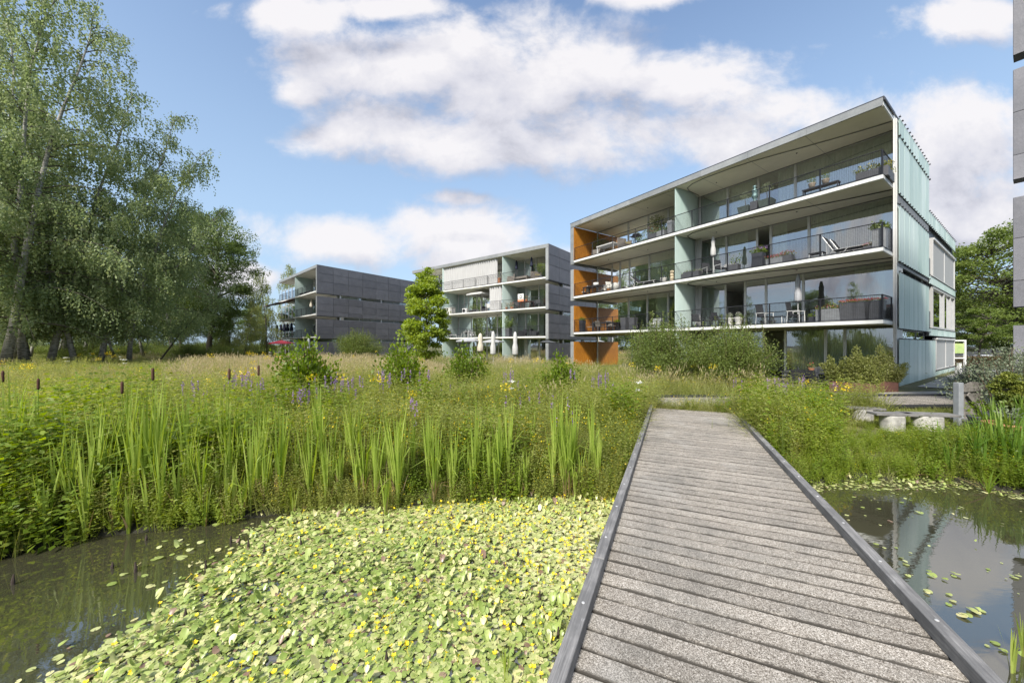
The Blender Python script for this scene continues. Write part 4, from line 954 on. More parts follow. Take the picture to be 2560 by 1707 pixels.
# plants by the gate at the right
def dwarf(nm): return broad(nm, 51, .80, .21, .42, .34, 90, 11000, .030, M_conif, M_bark, .03, .05, flat=.6, cone=.45, clump=.24)
def olive(nm): return bush(nm, 52, 1.0, 2.1, 46, 9000, .05, M_olive, upright=.8, shoots=10, sh=.5)
bsh('olive', olive, 'silvery olive shrub in front of the slate corner', 2535, 8.0, 0, (1, 1, .84), name='olive_shrub', cat_='shrub')
bsh('olive', olive, 'grey green shrub behind the dwarf conifer', 2440, 13.5, 2, (.8, .8, .55), name='olive_shrub', cat_='shrub')

# ------------------------------------------------------------------ meadow: ground cover that nobody could count
def ribbon_tuft(seed, n, rad, h, w_, lean, bend=.5, segs=3, head=None):
    rng = np.random.default_rng(seed); Vs = []; Fs = []; Rr = []; b = 0
    for i in range(n):
        a = rng.uniform(0, 2*math.pi); r_ = rad*rng.random()**.6; p = np.array([math.cos(a)*r_, math.sin(a)*r_, -.03]); hh = h*rng.uniform(.55, 1.05)
        da = a+rng.normal()*.9; d = np.array([math.cos(da), math.sin(da), 0])*lean*rng.uniform(.2, 1.2); sd = np.array([-math.sin(da+rng.normal()), math.cos(da), 0]); sd /= np.linalg.norm(sd); r0 = rng.random()
        for k in range(segs+1):
            f = k/segs; c = p+np.array([0, 0, hh])*(f-bend*.25*f*f)+d*hh*(f*.5+bend*f*f); ww = w_*(1-f**2*.92)*.5
            Vs += [c-sd*ww, c+sd*ww]; Rr += [r0, r0]
        for k in range(segs): Fs.append((b+2*k, b+2*k+1, b+2*k+3, b+2*k+2))
        b += 2*(segs+1)
        if head:
            hw, hl = head; c0 = Vs[-1]
            for sgn in (sd, np.cross(sd, [0, 0, 1])):
                q = [c0-np.array([0, 0, hl*.4]), c0+sgn*hw, c0+np.array([d[0]*.1, d[1]*.1, hl*.6]), c0-sgn*hw]; Vs += q; Rr += [r0]*4; Fs.append((b, b+1, b+2, b+3)); b += 4
    return np.array(Vs), np.array(Fs), np.array(Rr)
def leafy_tuft(seed, ns, rad, h, ls, pairs, lean=.2, droop=-.2, top=.3, asp=.5):
    rng = np.random.default_rng(seed); P = []; A = []; S = []
    parts = [ribbon_tuft(seed+1, ns*2, rad, h*.9, .008, lean, .2, 2)]
    for i in range(ns):
        a = rng.uniform(0, 6.28); r_ = rad*rng.random()**.5; p = np.array([math.cos(a)*r_, math.sin(a)*r_, 0]); tip = p+np.array([math.cos(a)*lean*h*.5, math.sin(a)*lean*h*.5, h*rng.uniform(.7, 1.05)])
        for k in range(pairs):
            f = (k+.5)/pairs; f = f**.8; c = p+(tip-p)*f; aa = k*1.57+rng.normal()*.3
            for sg in (0, math.pi): 
                dd = np.array([math.cos(aa+sg), math.sin(aa+sg), droop+.5*f]); P.append(c); A.append(dd); S.append(ls*(1.15-.65*f))
    P = np.array(P); A = np.array(A); V_, F_, r_ = leaf_quads(P, 1.0, rng, A, .25, asp, upbias=1.5)
    S = np.repeat(np.array(S), 4)[:, None]; base = np.repeat(P, 4, 0); V_ = base+(V_-base)*S
    parts.append((V_, F_, r_)); return cat(parts)
def dots(seed, n, rad, h0, h1, size, flat=1.5):
    rng = np.random.default_rng(seed); a = rng.uniform(0, 6.28, n); r_ = rad*rng.random(n)**.5
    P = np.stack([np.cos(a)*r_, np.sin(a)*r_, rng.uniform(h0, h1, n)], -1); return leaf_quads(P, size, rng, None, 1, 1.0, upbias=flat)
def src(name, parts_mats):
    Vs, Fs, Rs, mi = [], [], [], []; b = 0
    for q, ((V_, F_, r_), m_) in enumerate(parts_mats): Vs.append(V_); Fs.append(F_+b); Rs.append(r_); mi += [q]*len(F_); b += len(V_)
    me = np_mesh(name, np.concatenate(Vs), np.concatenate(Fs), [m_ for _, m_ in parts_mats], {'rnd': np.concatenate(Rs)})
    me.polygons.foreach_set('material_index', mi); me.update()
    return bpy.data.objects.new(name, me)        # a source shape, not placed in the scene by itself
M_gg = leaf_mat('meadow_grass_blades', [(.16, .195, .05), (.29, .315, .10), (.42, .41, .18)], trans=.5, nscale=.35, dry=(.22, .56, (.46, .42, .22)))
M_tan = leaf_mat('dry_grass_heads', [(.38, .35, .17), (.54, .48, .28), (.66, .58, .40)], trans=.45, nscale=.4)
M_mint = leaf_mat('mint_leaves', [(.15, .22, .03), (.26, .34, .05), (.38, .44, .09)], trans=.58, nscale=1.1)
M_herb = leaf_mat('herb_leaves', [(.16, .21, .045), (.28, .32, .08), (.42, .41, .14)], trans=.56, nscale=.9)
def scatter(name, label, srcs, P, rz, sc_, idx, tilt=.12, seed=0, cat_=None):
    n = len(P); rng = np.random.default_rng(seed); me = bpy.data.meshes.new(name); me.vertices.add(n); me.vertices.foreach_set('co', np.asarray(P, np.float32).ravel())
    rot = np.stack([rng.normal(size=n)*tilt, rng.normal(size=n)*tilt, rz], -1).astype(np.float32)
    at_ = me.attributes.new('rot', 'FLOAT_VECTOR', 'POINT'); at_.data.foreach_set('vector', rot.ravel())
    at_ = me.attributes.new('scl', 'FLOAT', 'POINT'); at_.data.foreach_set('value', np.asarray(sc_, np.float32))
    at_ = me.attributes.new('idx', 'INT', 'POINT'); at_.data.foreach_set('value', np.asarray(idx, np.int32)); me.update()
    o = obj(name, me); tag(o, label, cat_, kind='stuff')
    ng = bpy.data.node_groups.new(name, 'GeometryNodeTree'); ng.interface.new_socket('Geometry', in_out='INPUT', socket_type='NodeSocketGeometry'); ng.interface.new_socket('Geometry', in_out='OUTPUT', socket_type='NodeSocketGeometry')
    N = ng.nodes.new; L = ng.links.new; gi = N('NodeGroupInput'); go = N('NodeGroupOutput'); jn = N('GeometryNodeJoinGeometry')
    for s_ in reversed(srcs):
        oi = N('GeometryNodeObjectInfo'); oi.inputs['Object'].default_value = s_; oi.inputs['As Instance'].default_value = True; L(oi.outputs['Geometry'], jn.inputs[0])
    ip = N('GeometryNodeInstanceOnPoints'); ip.inputs['Pick Instance'].default_value = True
    def na(nm, ty):
        a_ = N('GeometryNodeInputNamedAttribute'); a_.data_type = ty; a_.inputs['Name'].default_value = nm; return a_.outputs['Attribute']
    er = N('FunctionNodeEulerToRotation'); L(na('rot', 'FLOAT_VECTOR'), er.inputs[0])
    L(gi.outputs[0], ip.inputs['Points']); L(jn.outputs[0], ip.inputs['Instance']); L(na('idx', 'INT'), ip.inputs['Instance Index']); L(er.outputs[0], ip.inputs['Rotation']); L(na('scl', 'FLOAT'), ip.inputs['Scale'])
    L(ip.outputs[0], go.inputs[0]); md = o.modifiers.new('scatter', 'NODES'); md.node_group = ng; return o
def inside_fr(F, x, y, u0, u1, v0, v1):
    M_ = np.array([[F.u.x, F.v.x], [F.u.y, F.v.y]]); q = np.linalg.inv(M_) @ np.stack([x-F.O.x, y-F.O.y]); return (q[0] > u0) & (q[0] < u1) & (q[1] > v0) & (q[1] < v1)
def free(x, y, mrg=.12, plat_=True):
    s_ = (x-O.x)*DIR.x+(y-O.y)*DIR.y; t_ = (x-O.x)*RT.x+(y-O.y)*RT.y
    bad = (s_ < 10.0) & (t_ > -mrg) & (t_ < WID+mrg)
    bad |= inside_fr(F1, x, y, -.3, 18.8, .2, 20.2) | inside_fr(F2, x, y, -.2, 22, -.5, 15) | inside_fr(F3, x, y, -.2, 19, -.5, 18) | inside_fr(F4, x, y, -.2, 9, -.1, 7)
    bad |= inside_fr(F1, x, y, 0, 9, -2.2, .3)
    if plat_: bad |= (x > 3.9) & (x < 15.7) & (y > 9.5+(x-5.6)*.035) & (y < 11.25+(x-4)*.035)
    return ~bad & (y > bank(x)-.14)
def pts(n, Y0, Y1, seed, px0=-90, px1=2700, power=1.0):
    rng = np.random.default_rng(seed); y = Y0+(Y1-Y0)*rng.random(n)**power; x = (rng.uniform(px0, px1, n)-CX)/FPX*y
    return x, y, rng
def nz(x, y, f, s=0): return np.sin(x*f+s+1.7*np.sin(y*f*.8+s))*.5+np.sin(y*f*1.3-s+1.4*np.sin(x*f*.6))*.5
def put(name, label, srcs, x, y, ok, idx, sc_, seed, cat_=None, tilt=.12, sink=0.0):
    x, y, idx, sc_ = x[ok], y[ok], idx[ok], sc_[ok]; z = hgt(x, y)-sink; rng = np.random.default_rng(seed)
    print(name, len(x)); return scatter(name, label, srcs, np.stack([x, y, z], -1), rng.uniform(0, 6.28, len(x)), sc_, idx, tilt, seed, cat_)
g1 = src('grass_tuft', [(ribbon_tuft(1, 34, .16, .78, .011, .5, .7, 4), M_gg)]); g2 = src('grass_tuft', [(ribbon_tuft(2, 30, .2, .62, .013, .7, .9, 4), M_gg)])
d1 = src('dry_tuft', [(ribbon_tuft(3, 14, .14, .6, .009, .5, .7, 3), M_gg), (ribbon_tuft(4, 22, .2, .98, .004, .25, .25, 3, head=(.011, .13)), M_tan)])
d2 = src('dry_tuft', [(ribbon_tuft(5, 34, .22, .86, .005, .45, .6, 3, head=(.013, .12)), M_tan)])
m1 = src('herb', [(leafy_tuft(6, 9, .16, .85, .085, 9), M_mint)]); m2 = src('herb', [(leafy_tuft(7, 8, .18, .70, .095, 8, .35), M_mint)]); m3 = src('herb', [(leafy_tuft(8, 12, .2, .95, .07, 11, .3), M_herb)])
m5 = src('herb', [(leafy_tuft(17, 6, .14, 1.0, .12, 8, .25), M_lime)]); m4 = src('herb', [(leafy_tuft(9, 12, .2, .60, .05, 9, .5), M_herb), (dots(10, 14, .22, .42, .66, .022), M_yelfl)])
f1 = src('ragwort', [(leafy_tuft(11, 3, .06, .85, .07, 8), M_herb), (dots(12, 50, .12, .85, 1.0, .034, 3), M_yelfl)])
f2 = src('wild_carrot', [(ribbon_tuft(13, 5, .06, .95, .008, .2, .2, 2), M_gg), (dots(14, 40, .07, .95, .98, .026, 6), M_whifl), (dots(15, 30, .06, .82, .84, .022, 6), M_whifl)])
# 1: far and middle meadow
x, y, rng = pts(26000, 8.5, 60, 1, power=1.25)
ty = nz(x, y, .35)+.5*nz(x, y, 1.3, 2)+rng.normal(size=len(x))*.35
tanz = np.exp(-((x/y+.55)/.55)**2)*np.exp(-((y-21)/11)**2)*1.25-.25
idx = np.where(ty+tanz*1.6 > .85, np.where(rng.random(len(x)) < .5, 2, 3), np.where(rng.random(len(x)) < .5, 0, 1))
idx = np.where((rng.random(len(x)) < .30) & (y < 20), np.where(rng.random(len(x)) < .5, 4, 5), idx)
sc_ = rng.uniform(.75, 1.2, len(x))*(1-.12*sstep((y-12)/14))*(1+.18*nz(x, y, .8, 1))
ok = free(x, y) & (rng.random(len(x)) < np.where(y > 35, .55, 1)) & ~((x > 9) & (y < 26)) & ~((x > 24))
shade = inside_fr(F1, x, y, -1, 20, -3.2, .4); ok &= ~(shade & (x > 13))
put('meadow_grass', 'tall meadow of green and straw coloured grasses behind the pond', [g1, g2, d1, d2, m3, m4], x, y, ok, idx, sc_, 3)
# 2: pond bank herbs, left of the boardwalk
x, y, rng = pts(14000, 3.0, 10.5, 5, px0=-400, px1=2650, power=1.0); d = y-bank(x)
ok = free(x, y) & (d < 6) & (rng.random(len(x)) < np.where(d < 2.4, 1, .55))
lft = x/y < -.75
idx = np.where(lft, rng.choice([0, 1, 1, 2], len(x)), rng.choice([0, 2, 2, 3, 3, 3, 4], len(x)))
idx = np.where((nz(x, y, 2.2, 4) > .55) & (rng.random(len(x)) < .6), 4, idx); idx = np.where((nz(x, y, 1.7, 9) > .35) & (rng.random(len(x)) < .35), 5, idx)
idx = np.where((x/y > .8) & (rng.random(len(x)) < .7), rng.choice([0, 0, 1, 5], len(x)), idx)
sc_ = rng.uniform(.7, 1.15, len(x))*(.55+.45*sstep((d-.05)/1.1))*np.where(lft, 1.12, .92)*np.where(x > 4, .78, 1)*(1+.22*nz(x, y, 1.9, 6))*np.where((x/y > .90) & (y > 7.0), .28, np.where((x/y > .90) & (y > 6.5), .55, np.where((x/y > .90) & (y > 5.9), .85, 1.05)))*np.where((x/y > .6) & (x/y < .92) & (y > 5.9) & (y < 9), 1.45, 1)
put('bank_herbs', 'dense leafy herbs and mint covering the pond bank', [m1, m2, m3, m4, g2, m5], x, y, ok, idx, sc_, 7, tilt=.16)
# 3: flowers of the meadow
x, y, rng = pts(420, 7.0, 42, 9, power=1.1); u_ = nz(x, y, .5, 3)+rng.normal(size=len(x))*.4
ok = free(x, y) & (u_ > .25) & ~((x > 8) & (y < 26)) & (x < 20); idx = (rng.random(len(x)) < np.where(y > 20, .62, .2)).astype(int); sc_ = rng.uniform(.9, 1.3, len(x))
put('wild_flowers', 'yellow ragwort and white umbels scattered through the meadow', [f1, f2], x, y, ok, idx, sc_, 11)
# 4: short grass of the lawns at the right
s1 = src('short_grass', [(ribbon_tuft(21, 40, .22, .16, .008, .8, .6, 2), M_gg)])
x, y, rng = pts(9000, 8.0, 30, 13, px0=1950, px1=2600); d_path = y-np.interp(x, [11.5, 26], [11.6, 12.6])
ok = free(x, y) & ~((d_path > 0) & (d_path < 1.9+.05*x) & (x < 26)) & ~inside_fr(F1, x, y, -1.4, 0, 0, 21) & (y < 10+x*.7) & ~((x > 26) & (y < 10+.62*x) & (y > 9+.3*x))
put('lawn_grass', 'short dry lawn beside the teal building', [s1], x, y, ok, np.zeros(len(x), int), rng.uniform(.6, 1.3, len(x)), 15)
# ------------------------------------------------------------------ cattails, loosestrife, irises
M_cat = leaf_mat('cattail_blades', [(.19, .29, .045), (.30, .40, .07), (.43, .50, .13)], trans=.45, nscale=3)
M_catb = leaf_mat('iris_blades', [(.08, .16, .025), (.14, .24, .035), (.26, .34, .06)], trans=.4, nscale=3)
M_head = plain('brown_seed_head', (.075, .032, .018), .9, var=.2)
M_dead = leaf_mat('dead_blades', [(.16, .11, .05), (.28, .21, .10), (.36, .30, .18)], trans=.3)
def blades(seed, n, h, w_, fan, mat, name='leaves', root=None, dead=3, base=.025):
    rng = np.random.default_rng(seed); Vs = []; Fs = []; Rr = []; b = 0; mi = []
    for i in range(n+dead):
        dd_ = i >= n; a = rng.uniform(0, 6.28); hh = h*rng.uniform(.55, 1.0)*(.45 if dd_ else 1); r0 = rng.random(); f_ = fan*rng.uniform(.15, 1)*(2.6 if dd_ else 1)
        out = np.array([math.cos(a), math.sin(a), 0]); sd = np.array([-math.sin(a+.5), math.cos(a+.5), 0]); p = out*base*rng.random()
        kink = rng.random() < .12; S = 6
        for k in range(S+1):
            f = k/S; c = p+out*hh*f_*(f**1.6)+np.array([0, 0, hh*(f-.10*f_*f*f)]);
            if kink and f > .6: c = c+out*hh*(f-.6)*.7-np.array([0, 0, hh*(f-.6)*1.1])
            tw = sd*math.cos(f*.8)+out*math.sin(f*.8)*.6; ww = w_*.5*(.75+.5*math.sin(min(f*2.2, 1.57)))*(1-max(0, (f-.45)/.55)**1.7*.93)
            Vs += [c-tw*ww, c+tw*ww]; Rr += [r0, r0]
        for k in range(S): Fs.append((b+2*k, b+2*k+1, b+2*k+3, b+2*k+2)); mi.append(1 if dd_ else 0)
        b += 2*(S+1)
    me = np_mesh(name, np.array(Vs), np.array(Fs), [mat, M_dead], {'rnd': np.array(Rr)}); me.polygons.foreach_set('material_index', mi); me.update(); return obj(name, me, root)
def cattail(seed, n, h, head=False, dead=2):
    def f(nm):
        root = empty(nm); blades(seed, n, h, .025, .17, M_cat, root=root, dead=dead)
        if head:
            m = MB(); m.path([(0, 0, 0), (.01, 0, h*.5), (.03, .01, h*.92)], [.006, .005, .004], 5); m.tube((.03, .01, h*.92+.15), (.033, .01, h*.92+.28), .003, .001, 4); m.build('stalk', M_cat, root, world=False)
            m = MB(); m.lathe([(0, 0), (.012, .006), (.0145, .03), (.0145, .125), (.011, .15), (0, .155)], 10, (.03, .01, h*.92)); m.build('seed_head', M_head, root, smooth=True, world=False)
        return root
    return f
CT = {'c1': cattail(1, 11, 1.25, dead=5), 'c2': cattail(2, 8, .95, dead=4), 'c3': cattail(3, 14, 1.6, dead=4), 'c4': cattail(4, 7, .75), 'h1': cattail(5, 10, 1.55, True), 'h2': cattail(6, 8, 1.62, True)}
rng = np.random.default_rng(5)
def put_cat(key, px, y_off, lab, group=None, s=1.0, name='cattail'):
    # base on the waterline at this picture column
    x = -6.0
    for q in range(40):
        yb = float(bank(x)); x = (px-CX)/FPX*yb
    x = (px-CX)/FPX*(yb+y_off); y = yb+y_off; inst(key, CT[key], name, lab, 'cattail', (x, y, max(-.05, gz(x, y)-.02)), rng.uniform(0, 6.28), group, s)
for px, dy, s_, key in ((10, .55, 1.0, 'h1'), (98, .35, .92, 'h2'), (314, .25, .98, 'h1'), (380, .30, 1.03, 'h2'), (566, .55, 1.02, 'h1'), (650, .75, 1.0, 'h2')):
    put_cat(key, px, dy, {10: 'cattail with a brown head at the very left edge of the bank', 98: 'cattail whose brown head leans, second from the left edge', 314: 'cattail with a brown head left of the densest clump', 380: 'cattail with a brown head in the densest clump', 566: 'cattail with a brown head left of the purple flowers', 650: 'cattail with the smallest brown head, farthest right of the brown heads'}[px], None, s_)
grp = 'cattail clumps along the pond edge'
for px, dy, key, s_ in ((60, -.25, 'c1', .62), (112, -.10, 'c2', 1.0), (20, -.45, 'c4', .75), (68, .3, 'c3', 1.0), (30, .6, 'c3', 1.08), (180, .12, 'c1', .9), (215, .05, 'c3', .82), (235, .2, 'c3', .95), (262, .25, 'c1', 1.0), (285, .0, 'c1', .7),
        (322, -.08, 'c2', .75), (340, .15, 'c3', .95), (365, .22, 'c3', 1.05), (392, .2, 'c3', 1.0), (408, .4, 'c3', 1.0), (372, -.02, 'c2', .9), (470, .2, 'c1', .85), (512, -.12, 'c4', .85), (545, .12, 'c1', .7), (585, -.02, 'c4', 1.0), (600, .4, 'c3', .85), (560, .5, 'c3', .9),
        (662, .02, 'c1', .8), (690, .06, 'c1', 1.02), (655, .4, 'c3', .85), (733, -.14, 'c4', .65), (745, .2, 'c1', .9), (776, .02, 'c1', 1.0), (765, .35, 'c3', .8), (812, .08, 'c1', .8), (825, .04, 'c2', .9), (848, .1, 'c2', .8), (897, .06, 'c2', 1.0), (935, .3, 'c1', .9), (965, -.22, 'c2', .85), (985, .0, 'c4', 1.0),
        (1003, .05, 'c2', .9), (1032, .4, 'c1', .9), (1072, .45, 'c1', .85), (1128, -.02, 'c2', .85), (1180, -.05, 'c2', .8), (1226, .12, 'c2', .95), (1258, .1, 'c4', 1.1), (1320, .15, 'c4', 1.05), (1384, .02, 'c1', .85), (1450, .08, 'c2', .85), (1468, .2, 'c4', 1.0), (1495, .15, 'c4', 1.05), (880, .5, 'c3', .7), (600, .9, 'c3', .8), (700, .7, 'c3', .8), (440, .75, 'c3', .85), (150, .7, 'c3', .85), (1330, .7, 'c1', .8), (1410, .6, 'c2', .9), (-40, .1, 'c3', 1.0), (-90, .3, 'c1', 1.0)):
    put_cat(key, px, dy, 'clump of narrow green cattail blades standing in the water edge', grp, s_)
for i in range(150):
    px = rng.uniform(-60, 1500); put_cat(('c1', 'c2', 'c3', 'c3', 'c2')[i % 5], px, rng.uniform(-.05, .9) if px < 900 else rng.uniform(-.08, .4), 'clump', grp, rng.uniform(.7, 1.05))
def iris(nm):
    root = empty(nm); blades(31, 26, .95, .034, .38, M_catb, root=root, dead=5, base=.09); return root
for px, D, s_, k_ in ((2395, 5.75, .62, 0), (2440, 6.1, .72, 1), (2480, 5.75, .9, 2), (2530, 6.0, 1.05, 3), (2420, 6.5, .62, 4), (2500, 6.6, 1.0, 5), (2565, 5.6, 1.0, 6), (2460, 5.4, .7, 7), (2555, 6.6, 1.05, 8), (2620, 5.6, 1.0, 9), (2350, 6.3, .7, 10), (2460, 5.9, .8, 11), (2510, 5.6, 1.1, 12), (2545, 5.9, 1.15, 13), (2485, 6.3, 1.1, 14), (2412, 6.2, .62, 15), (2580, 6.1, 1.2, 16), (2440, 5.6, .85, 17), (2375, 5.6, .6, 18), (2520, 5.4, .95, 19), (2490, 5.55, .95, 20), (2555, 5.3, .95, 21), (2425, 5.9, .7, 22), (2535, 6.3, 1.1, 23), (2465, 6.3, .85, 24)):
    x, y = at(px, D); inst('iris', iris, 'iris_clump', 'clump of broad sword shaped iris leaves on the right bank', 'iris', (x, y, gz(x, y)-.02), k_*1.1, 'iris clumps on the right bank', s_)
def yiris(nm):
    root = empty(nm); blades(33, 9, .5, .02, 1.1, M_lime, root=root, dead=6); return root
for px, D, z in ((2470, 5.05, 0), (2280, 5.65, 0), (2330, 5.6, 0)):
    x, y = at(px, D); inst('yiris', yiris, 'sedge_tuft', {2470: 'pale withered tuft lying on the floating leaves at the right', 2280: 'yellowing arching tuft left of the irises', 2330: 'yellowing arching tuft at the foot of the irises'}[px], 'sedge', (x, y, .0), px, None, .95)
# purple loosestrife
def loose(seed, ns):
    def f(nm):
        rng = np.random.default_rng(seed); root = empty(nm); V_, F_, r_ = leafy_tuft(seed, ns, .13, .85, .06, 12, .3, asp=.3); obj('stems', np_mesh('stems', V_, F_, M_herb, {'rnd': r_}), root)
        P = []
        for i in range(ns):
            a = rng.uniform(0, 6.28); r_ = .2*rng.random(); z0 = .70+rng.uniform(-.15, .2); n = 34; s_ = rng.random(n)
            P.append(np.stack([math.cos(a)*r_+rng.normal(size=n)*.010*(1.2-s_), math.sin(a)*r_+rng.normal(size=n)*.010*(1.2-s_), z0+s_*.26], -1))
        V_, F_, r_ = leaf_quads(np.concatenate(P), .024, rng, None, 1, .8); tag(obj('flower_spikes', np_mesh('flower_spikes', V_, F_, M_purfl, {'rnd': r_}), root), kind='stuff'); return root
    return f
LS = {'l1': loose(61, 7), 'l2': loose(62, 4), 'l3': loose(63, 2)}
for px, D, key, s_ in ((478, 7.2, 'l1', 1.0), (505, 7.0, 'l3', 1), (588, 8.2, 'l1', 1.05), (615, 8.0, 'l1', 1.1), (632, 7.4, 'l2', 1), (700, 7.4, 'l3', 1), (752, 7.0, 'l1', .9), (775, 7.2, 'l1', .9), (800, 8.0, 'l2', 1), (842, 8.3, 'l1', 1), (868, 8.0, 'l1', .95), (900, 8.2, 'l2', 1), (940, 8.8, 'l2', 1.1), (965, 8.8, 'l1', 1.05), (1010, 9.0, 'l2', 1.1), (1055, 8.9, 'l2', 1.1), (1110, 8.7, 'l3', 1), (1275, 9.2, 'l1', 1.1), (1283, 7.2, 'l3', 1), (1330, 7.6, 'l3', 1), (1402, 6.6, 'l3', 1.1), (1050, 6.0, 'l2', .95), (1410, 5.8, 'l3', .9), (1440, 9.4, 'l2', 1.1), (1495, 8.8, 'l1', 1.0), (1512, 9.0, 'l1', 1.05), (1935, 8.6, 'l1', 1.0), (1962, 8.3, 'l1', .95), (1990, 8.8, 'l2', 1.0), (1840, 9.3, 'l2', .9), (2100, 9.0, 'l2', .8)):
    x, y = at(px, D); inst(key, LS[key], 'purple_loosestrife', 'purple loosestrife with upright flower spikes in the meadow', 'wild flower', (x, y, gz(x, y)), px*.37, 'purple loosestrife plants on the bank', s_)
# tall leafy weeds
def weed(seed, ns, h, mat):
    def f(nm): V_, F_, r_ = leafy_tuft(seed, ns, .10, h, .085, 20, .12, .3, asp=.28); root = empty(nm); obj('leaves', np_mesh('leaves', V_, F_, mat, {'rnd': r_}), root); return root
    return f
WD = {'w1': weed(71, 3, 1.55, M_bush), 'w2': weed(72, 2, 1.2, M_herb), 'w3': weed(73, 5, 1.1, M_mint)}
for px, D, key, s_ in ((735, 10.5, 'w1', 1.12), (712, 12, 'w2', 1.3), (660, 13, 'w3', 1.2), (1992, 10.5-1.4, 'w1', .78), (2012, 9.2, 'w2', .9), (2045, 9.3, 'w1', .82), (2060, 9.0, 'w2', 1.0), (2085, 9.1, 'w1', .85), (1975, 8.9, 'w2', .95), (2030, 8.4, 'w3', .9), (1900, 8.4, 'w3', .95), (1860, 8.0, 'w3', .9), (2110, 8.5, 'w3', .75), (2150, 8.6, 'w3', .75), (1880, 9.2, 'w2', 1.05), (1130, 11, 'w2', 1.2), (1225, 10.5, 'w3', 1.05), (1055, 11.5, 'w2', 1.2), (820, 11, 'w3', 1.1), (1640, 11.9, 'w3', .6), (1655, 12.3, 'w2', .7), (2150, 11.9, 'w3', .7), (2200, 12, 'w3', .7)):
    x, y = at(px, D); inst(key, WD[key], 'tall_weed', 'tall leafy weed standing above the herbs of the meadow', 'wild plant', (x, y, gz(x, y)), px*.7, 'tall weeds in the meadow', s_)
for i in range(26):
    s0_ = rng.uniform(4.2, 9.0); q_ = dk(s0_, WID+rng.uniform(.12, .9)); 
    if q_.y < bank(q_.x)+.15: continue
    inst(('w3', 'w2', 'w3', 'w1')[i % 4], None, 'tall_weed', 'weed', 'wild plant', (q_.x, q_.y, gz(q_.x, q_.y)), i*1.1, 'tall weeds in the meadow', rng.uniform(.8, 1.15))
for px, py in ((1628, 1050), (1780, 1070), (1822, 1065), (1745, 1000), (1625, 1010)):
    x, y = gp(px, py, .47); inst('w2', None, 'tall_weed', 'small green weed growing between the planks of the boardwalk', 'wild plant', (x, y, .46), px, 'weeds growing through the boardwalk', .2)

# ------------------------------------------------------------------ floating leaves
def pads(rng, x, y, r, z, tilt):
    n = len(x); K = 9; A = np.linspace(.16, 2*math.pi-.16, K)+0*x[:, None]+rng.uniform(0, 6.28, n)[:, None]
    rr = r[:, None]*(1+.05*np.sin(A*3+rng.uniform(0, 6, n)[:, None])); px_ = np.cos(A)*rr; py_ = np.sin(A)*rr*.94
    tx = rng.normal(size=n)*tilt; ty = rng.normal(size=n)*tilt; curl = np.abs(rng.normal(size=n))*tilt*.8
    pz = px_*tx[:, None]+py_*ty[:, None]+curl[:, None]*rr*np.cos(2*A); lift = -np.minimum(pz.min(1), 0)
    V_ = np.stack([x[:, None]+px_, y[:, None]+py_, z[:, None]+pz+lift[:, None]], -1); c = np.stack([x, y, z+lift-r*tilt*.2], -1)[:, None]
    V_ = np.concatenate([c, V_], 1); m_ = K+1
    F_ = np.array([(0, k, k+1) for k in range(1, K)]); F_ = (F_[None]+np.arange(n)[:, None, None]*m_).reshape(-1, 3)
    return V_.reshape(-1, 3), F_, m_
def padmat():
    t = NT('floating_leaf'); f = t.attr('rnd'); k = t.attr('old'); n = t.noise(30, 3, .6, vec=t.pos()); f2 = t.math('MULTIPLY_ADD', n, .3, t.math('MULTIPLY', f, .8))
    c = t.ramp(f2, [(.05, (.17, .26, .05)), (.35, (.34, .42, .11)), (.65, (.54, .57, .24)), (.95, (.70, .70, .42))]); c = t.mix(t.rng(k, .78, .84), c, (.66, .62, .30)); c = t.mix(t.rng(k, .955, .965), c, (.26, .17, .12))
    rgh = t.rng(t.noise(4, 2, .5, vec=t.pos()), .3, .7, .28, .45)
    p = t.n('ShaderNodeBsdfPrincipled'); t.l(c, p.inputs['Base Color']); t.l(rgh, p.inputs['Roughness']); p.inputs['Specular IOR Level'].default_value = .6
    tr = t.n('ShaderNodeBsdfTranslucent'); t.l(c, tr.inputs[0]); mx = t.n('ShaderNodeMixShader'); mx.inputs[0].default_value = .25; t.l(p.outputs[0], mx.inputs[1]); t.l(tr.outputs[0], mx.inputs[2]); t.l(mx.outputs[0], t.out.inputs[0]); return t.m
M_pad = padmat()
def carpet(name, label, x, y, rng, rmean, near, root_xy):
    n = len(x); order = np.argsort(np.hypot(x, y)); x, y = x[order], y[order]
    r = rmean*rng.uniform(.45, 1.6, n)*.5*np.where(rng.random(n) < .1, .6, 1); dense = nz(x, y, 2.4, 1)*.5+.5
    up = rng.random(n) < .16*dense+.02; z = .003+rng.random(n)*.009+np.where(up, rng.uniform(.01, .035, n), 0); tilt = np.where(up, .55, .10); rnd = np.clip(rng.random(n)*.7+.25*nz(x, y, 1.1, 5)+.15, 0, 1); rnd = np.where(up, rnd*.55, rnd); old = rng.random(n)
    root = empty(name, (*root_xy, 0), 0, label, 'water plant')
    V_, F_, m_ = pads(rng, x, y, r, z, tilt); V_ = V_-np.array([*root_xy, 0]); k = near
    for i in range(k):
        c = V_[i*m_]; me = np_mesh('leaf', V_[i*m_:(i+1)*m_]-c, F_[:m_-2], M_pad, {'rnd': np.full(m_, rnd[i]), 'old': np.full(m_, old[i])}, n=3); o = obj('leaf', me, root); o.location = c
    me = np_mesh('floating_leaves', V_[k*m_:], F_[k*(m_-2):]-k*m_, M_pad, {'rnd': np.repeat(rnd[k:], m_), 'old': np.repeat(old[k:], m_)}, n=3); tag(obj('floating_leaves', me, root), kind='stuff'); return root
rng = np.random.default_rng(77)
N = 150000; x = rng.uniform(-5.2, 3.5, N); y = rng.uniform(-1.5, 5.2, N)
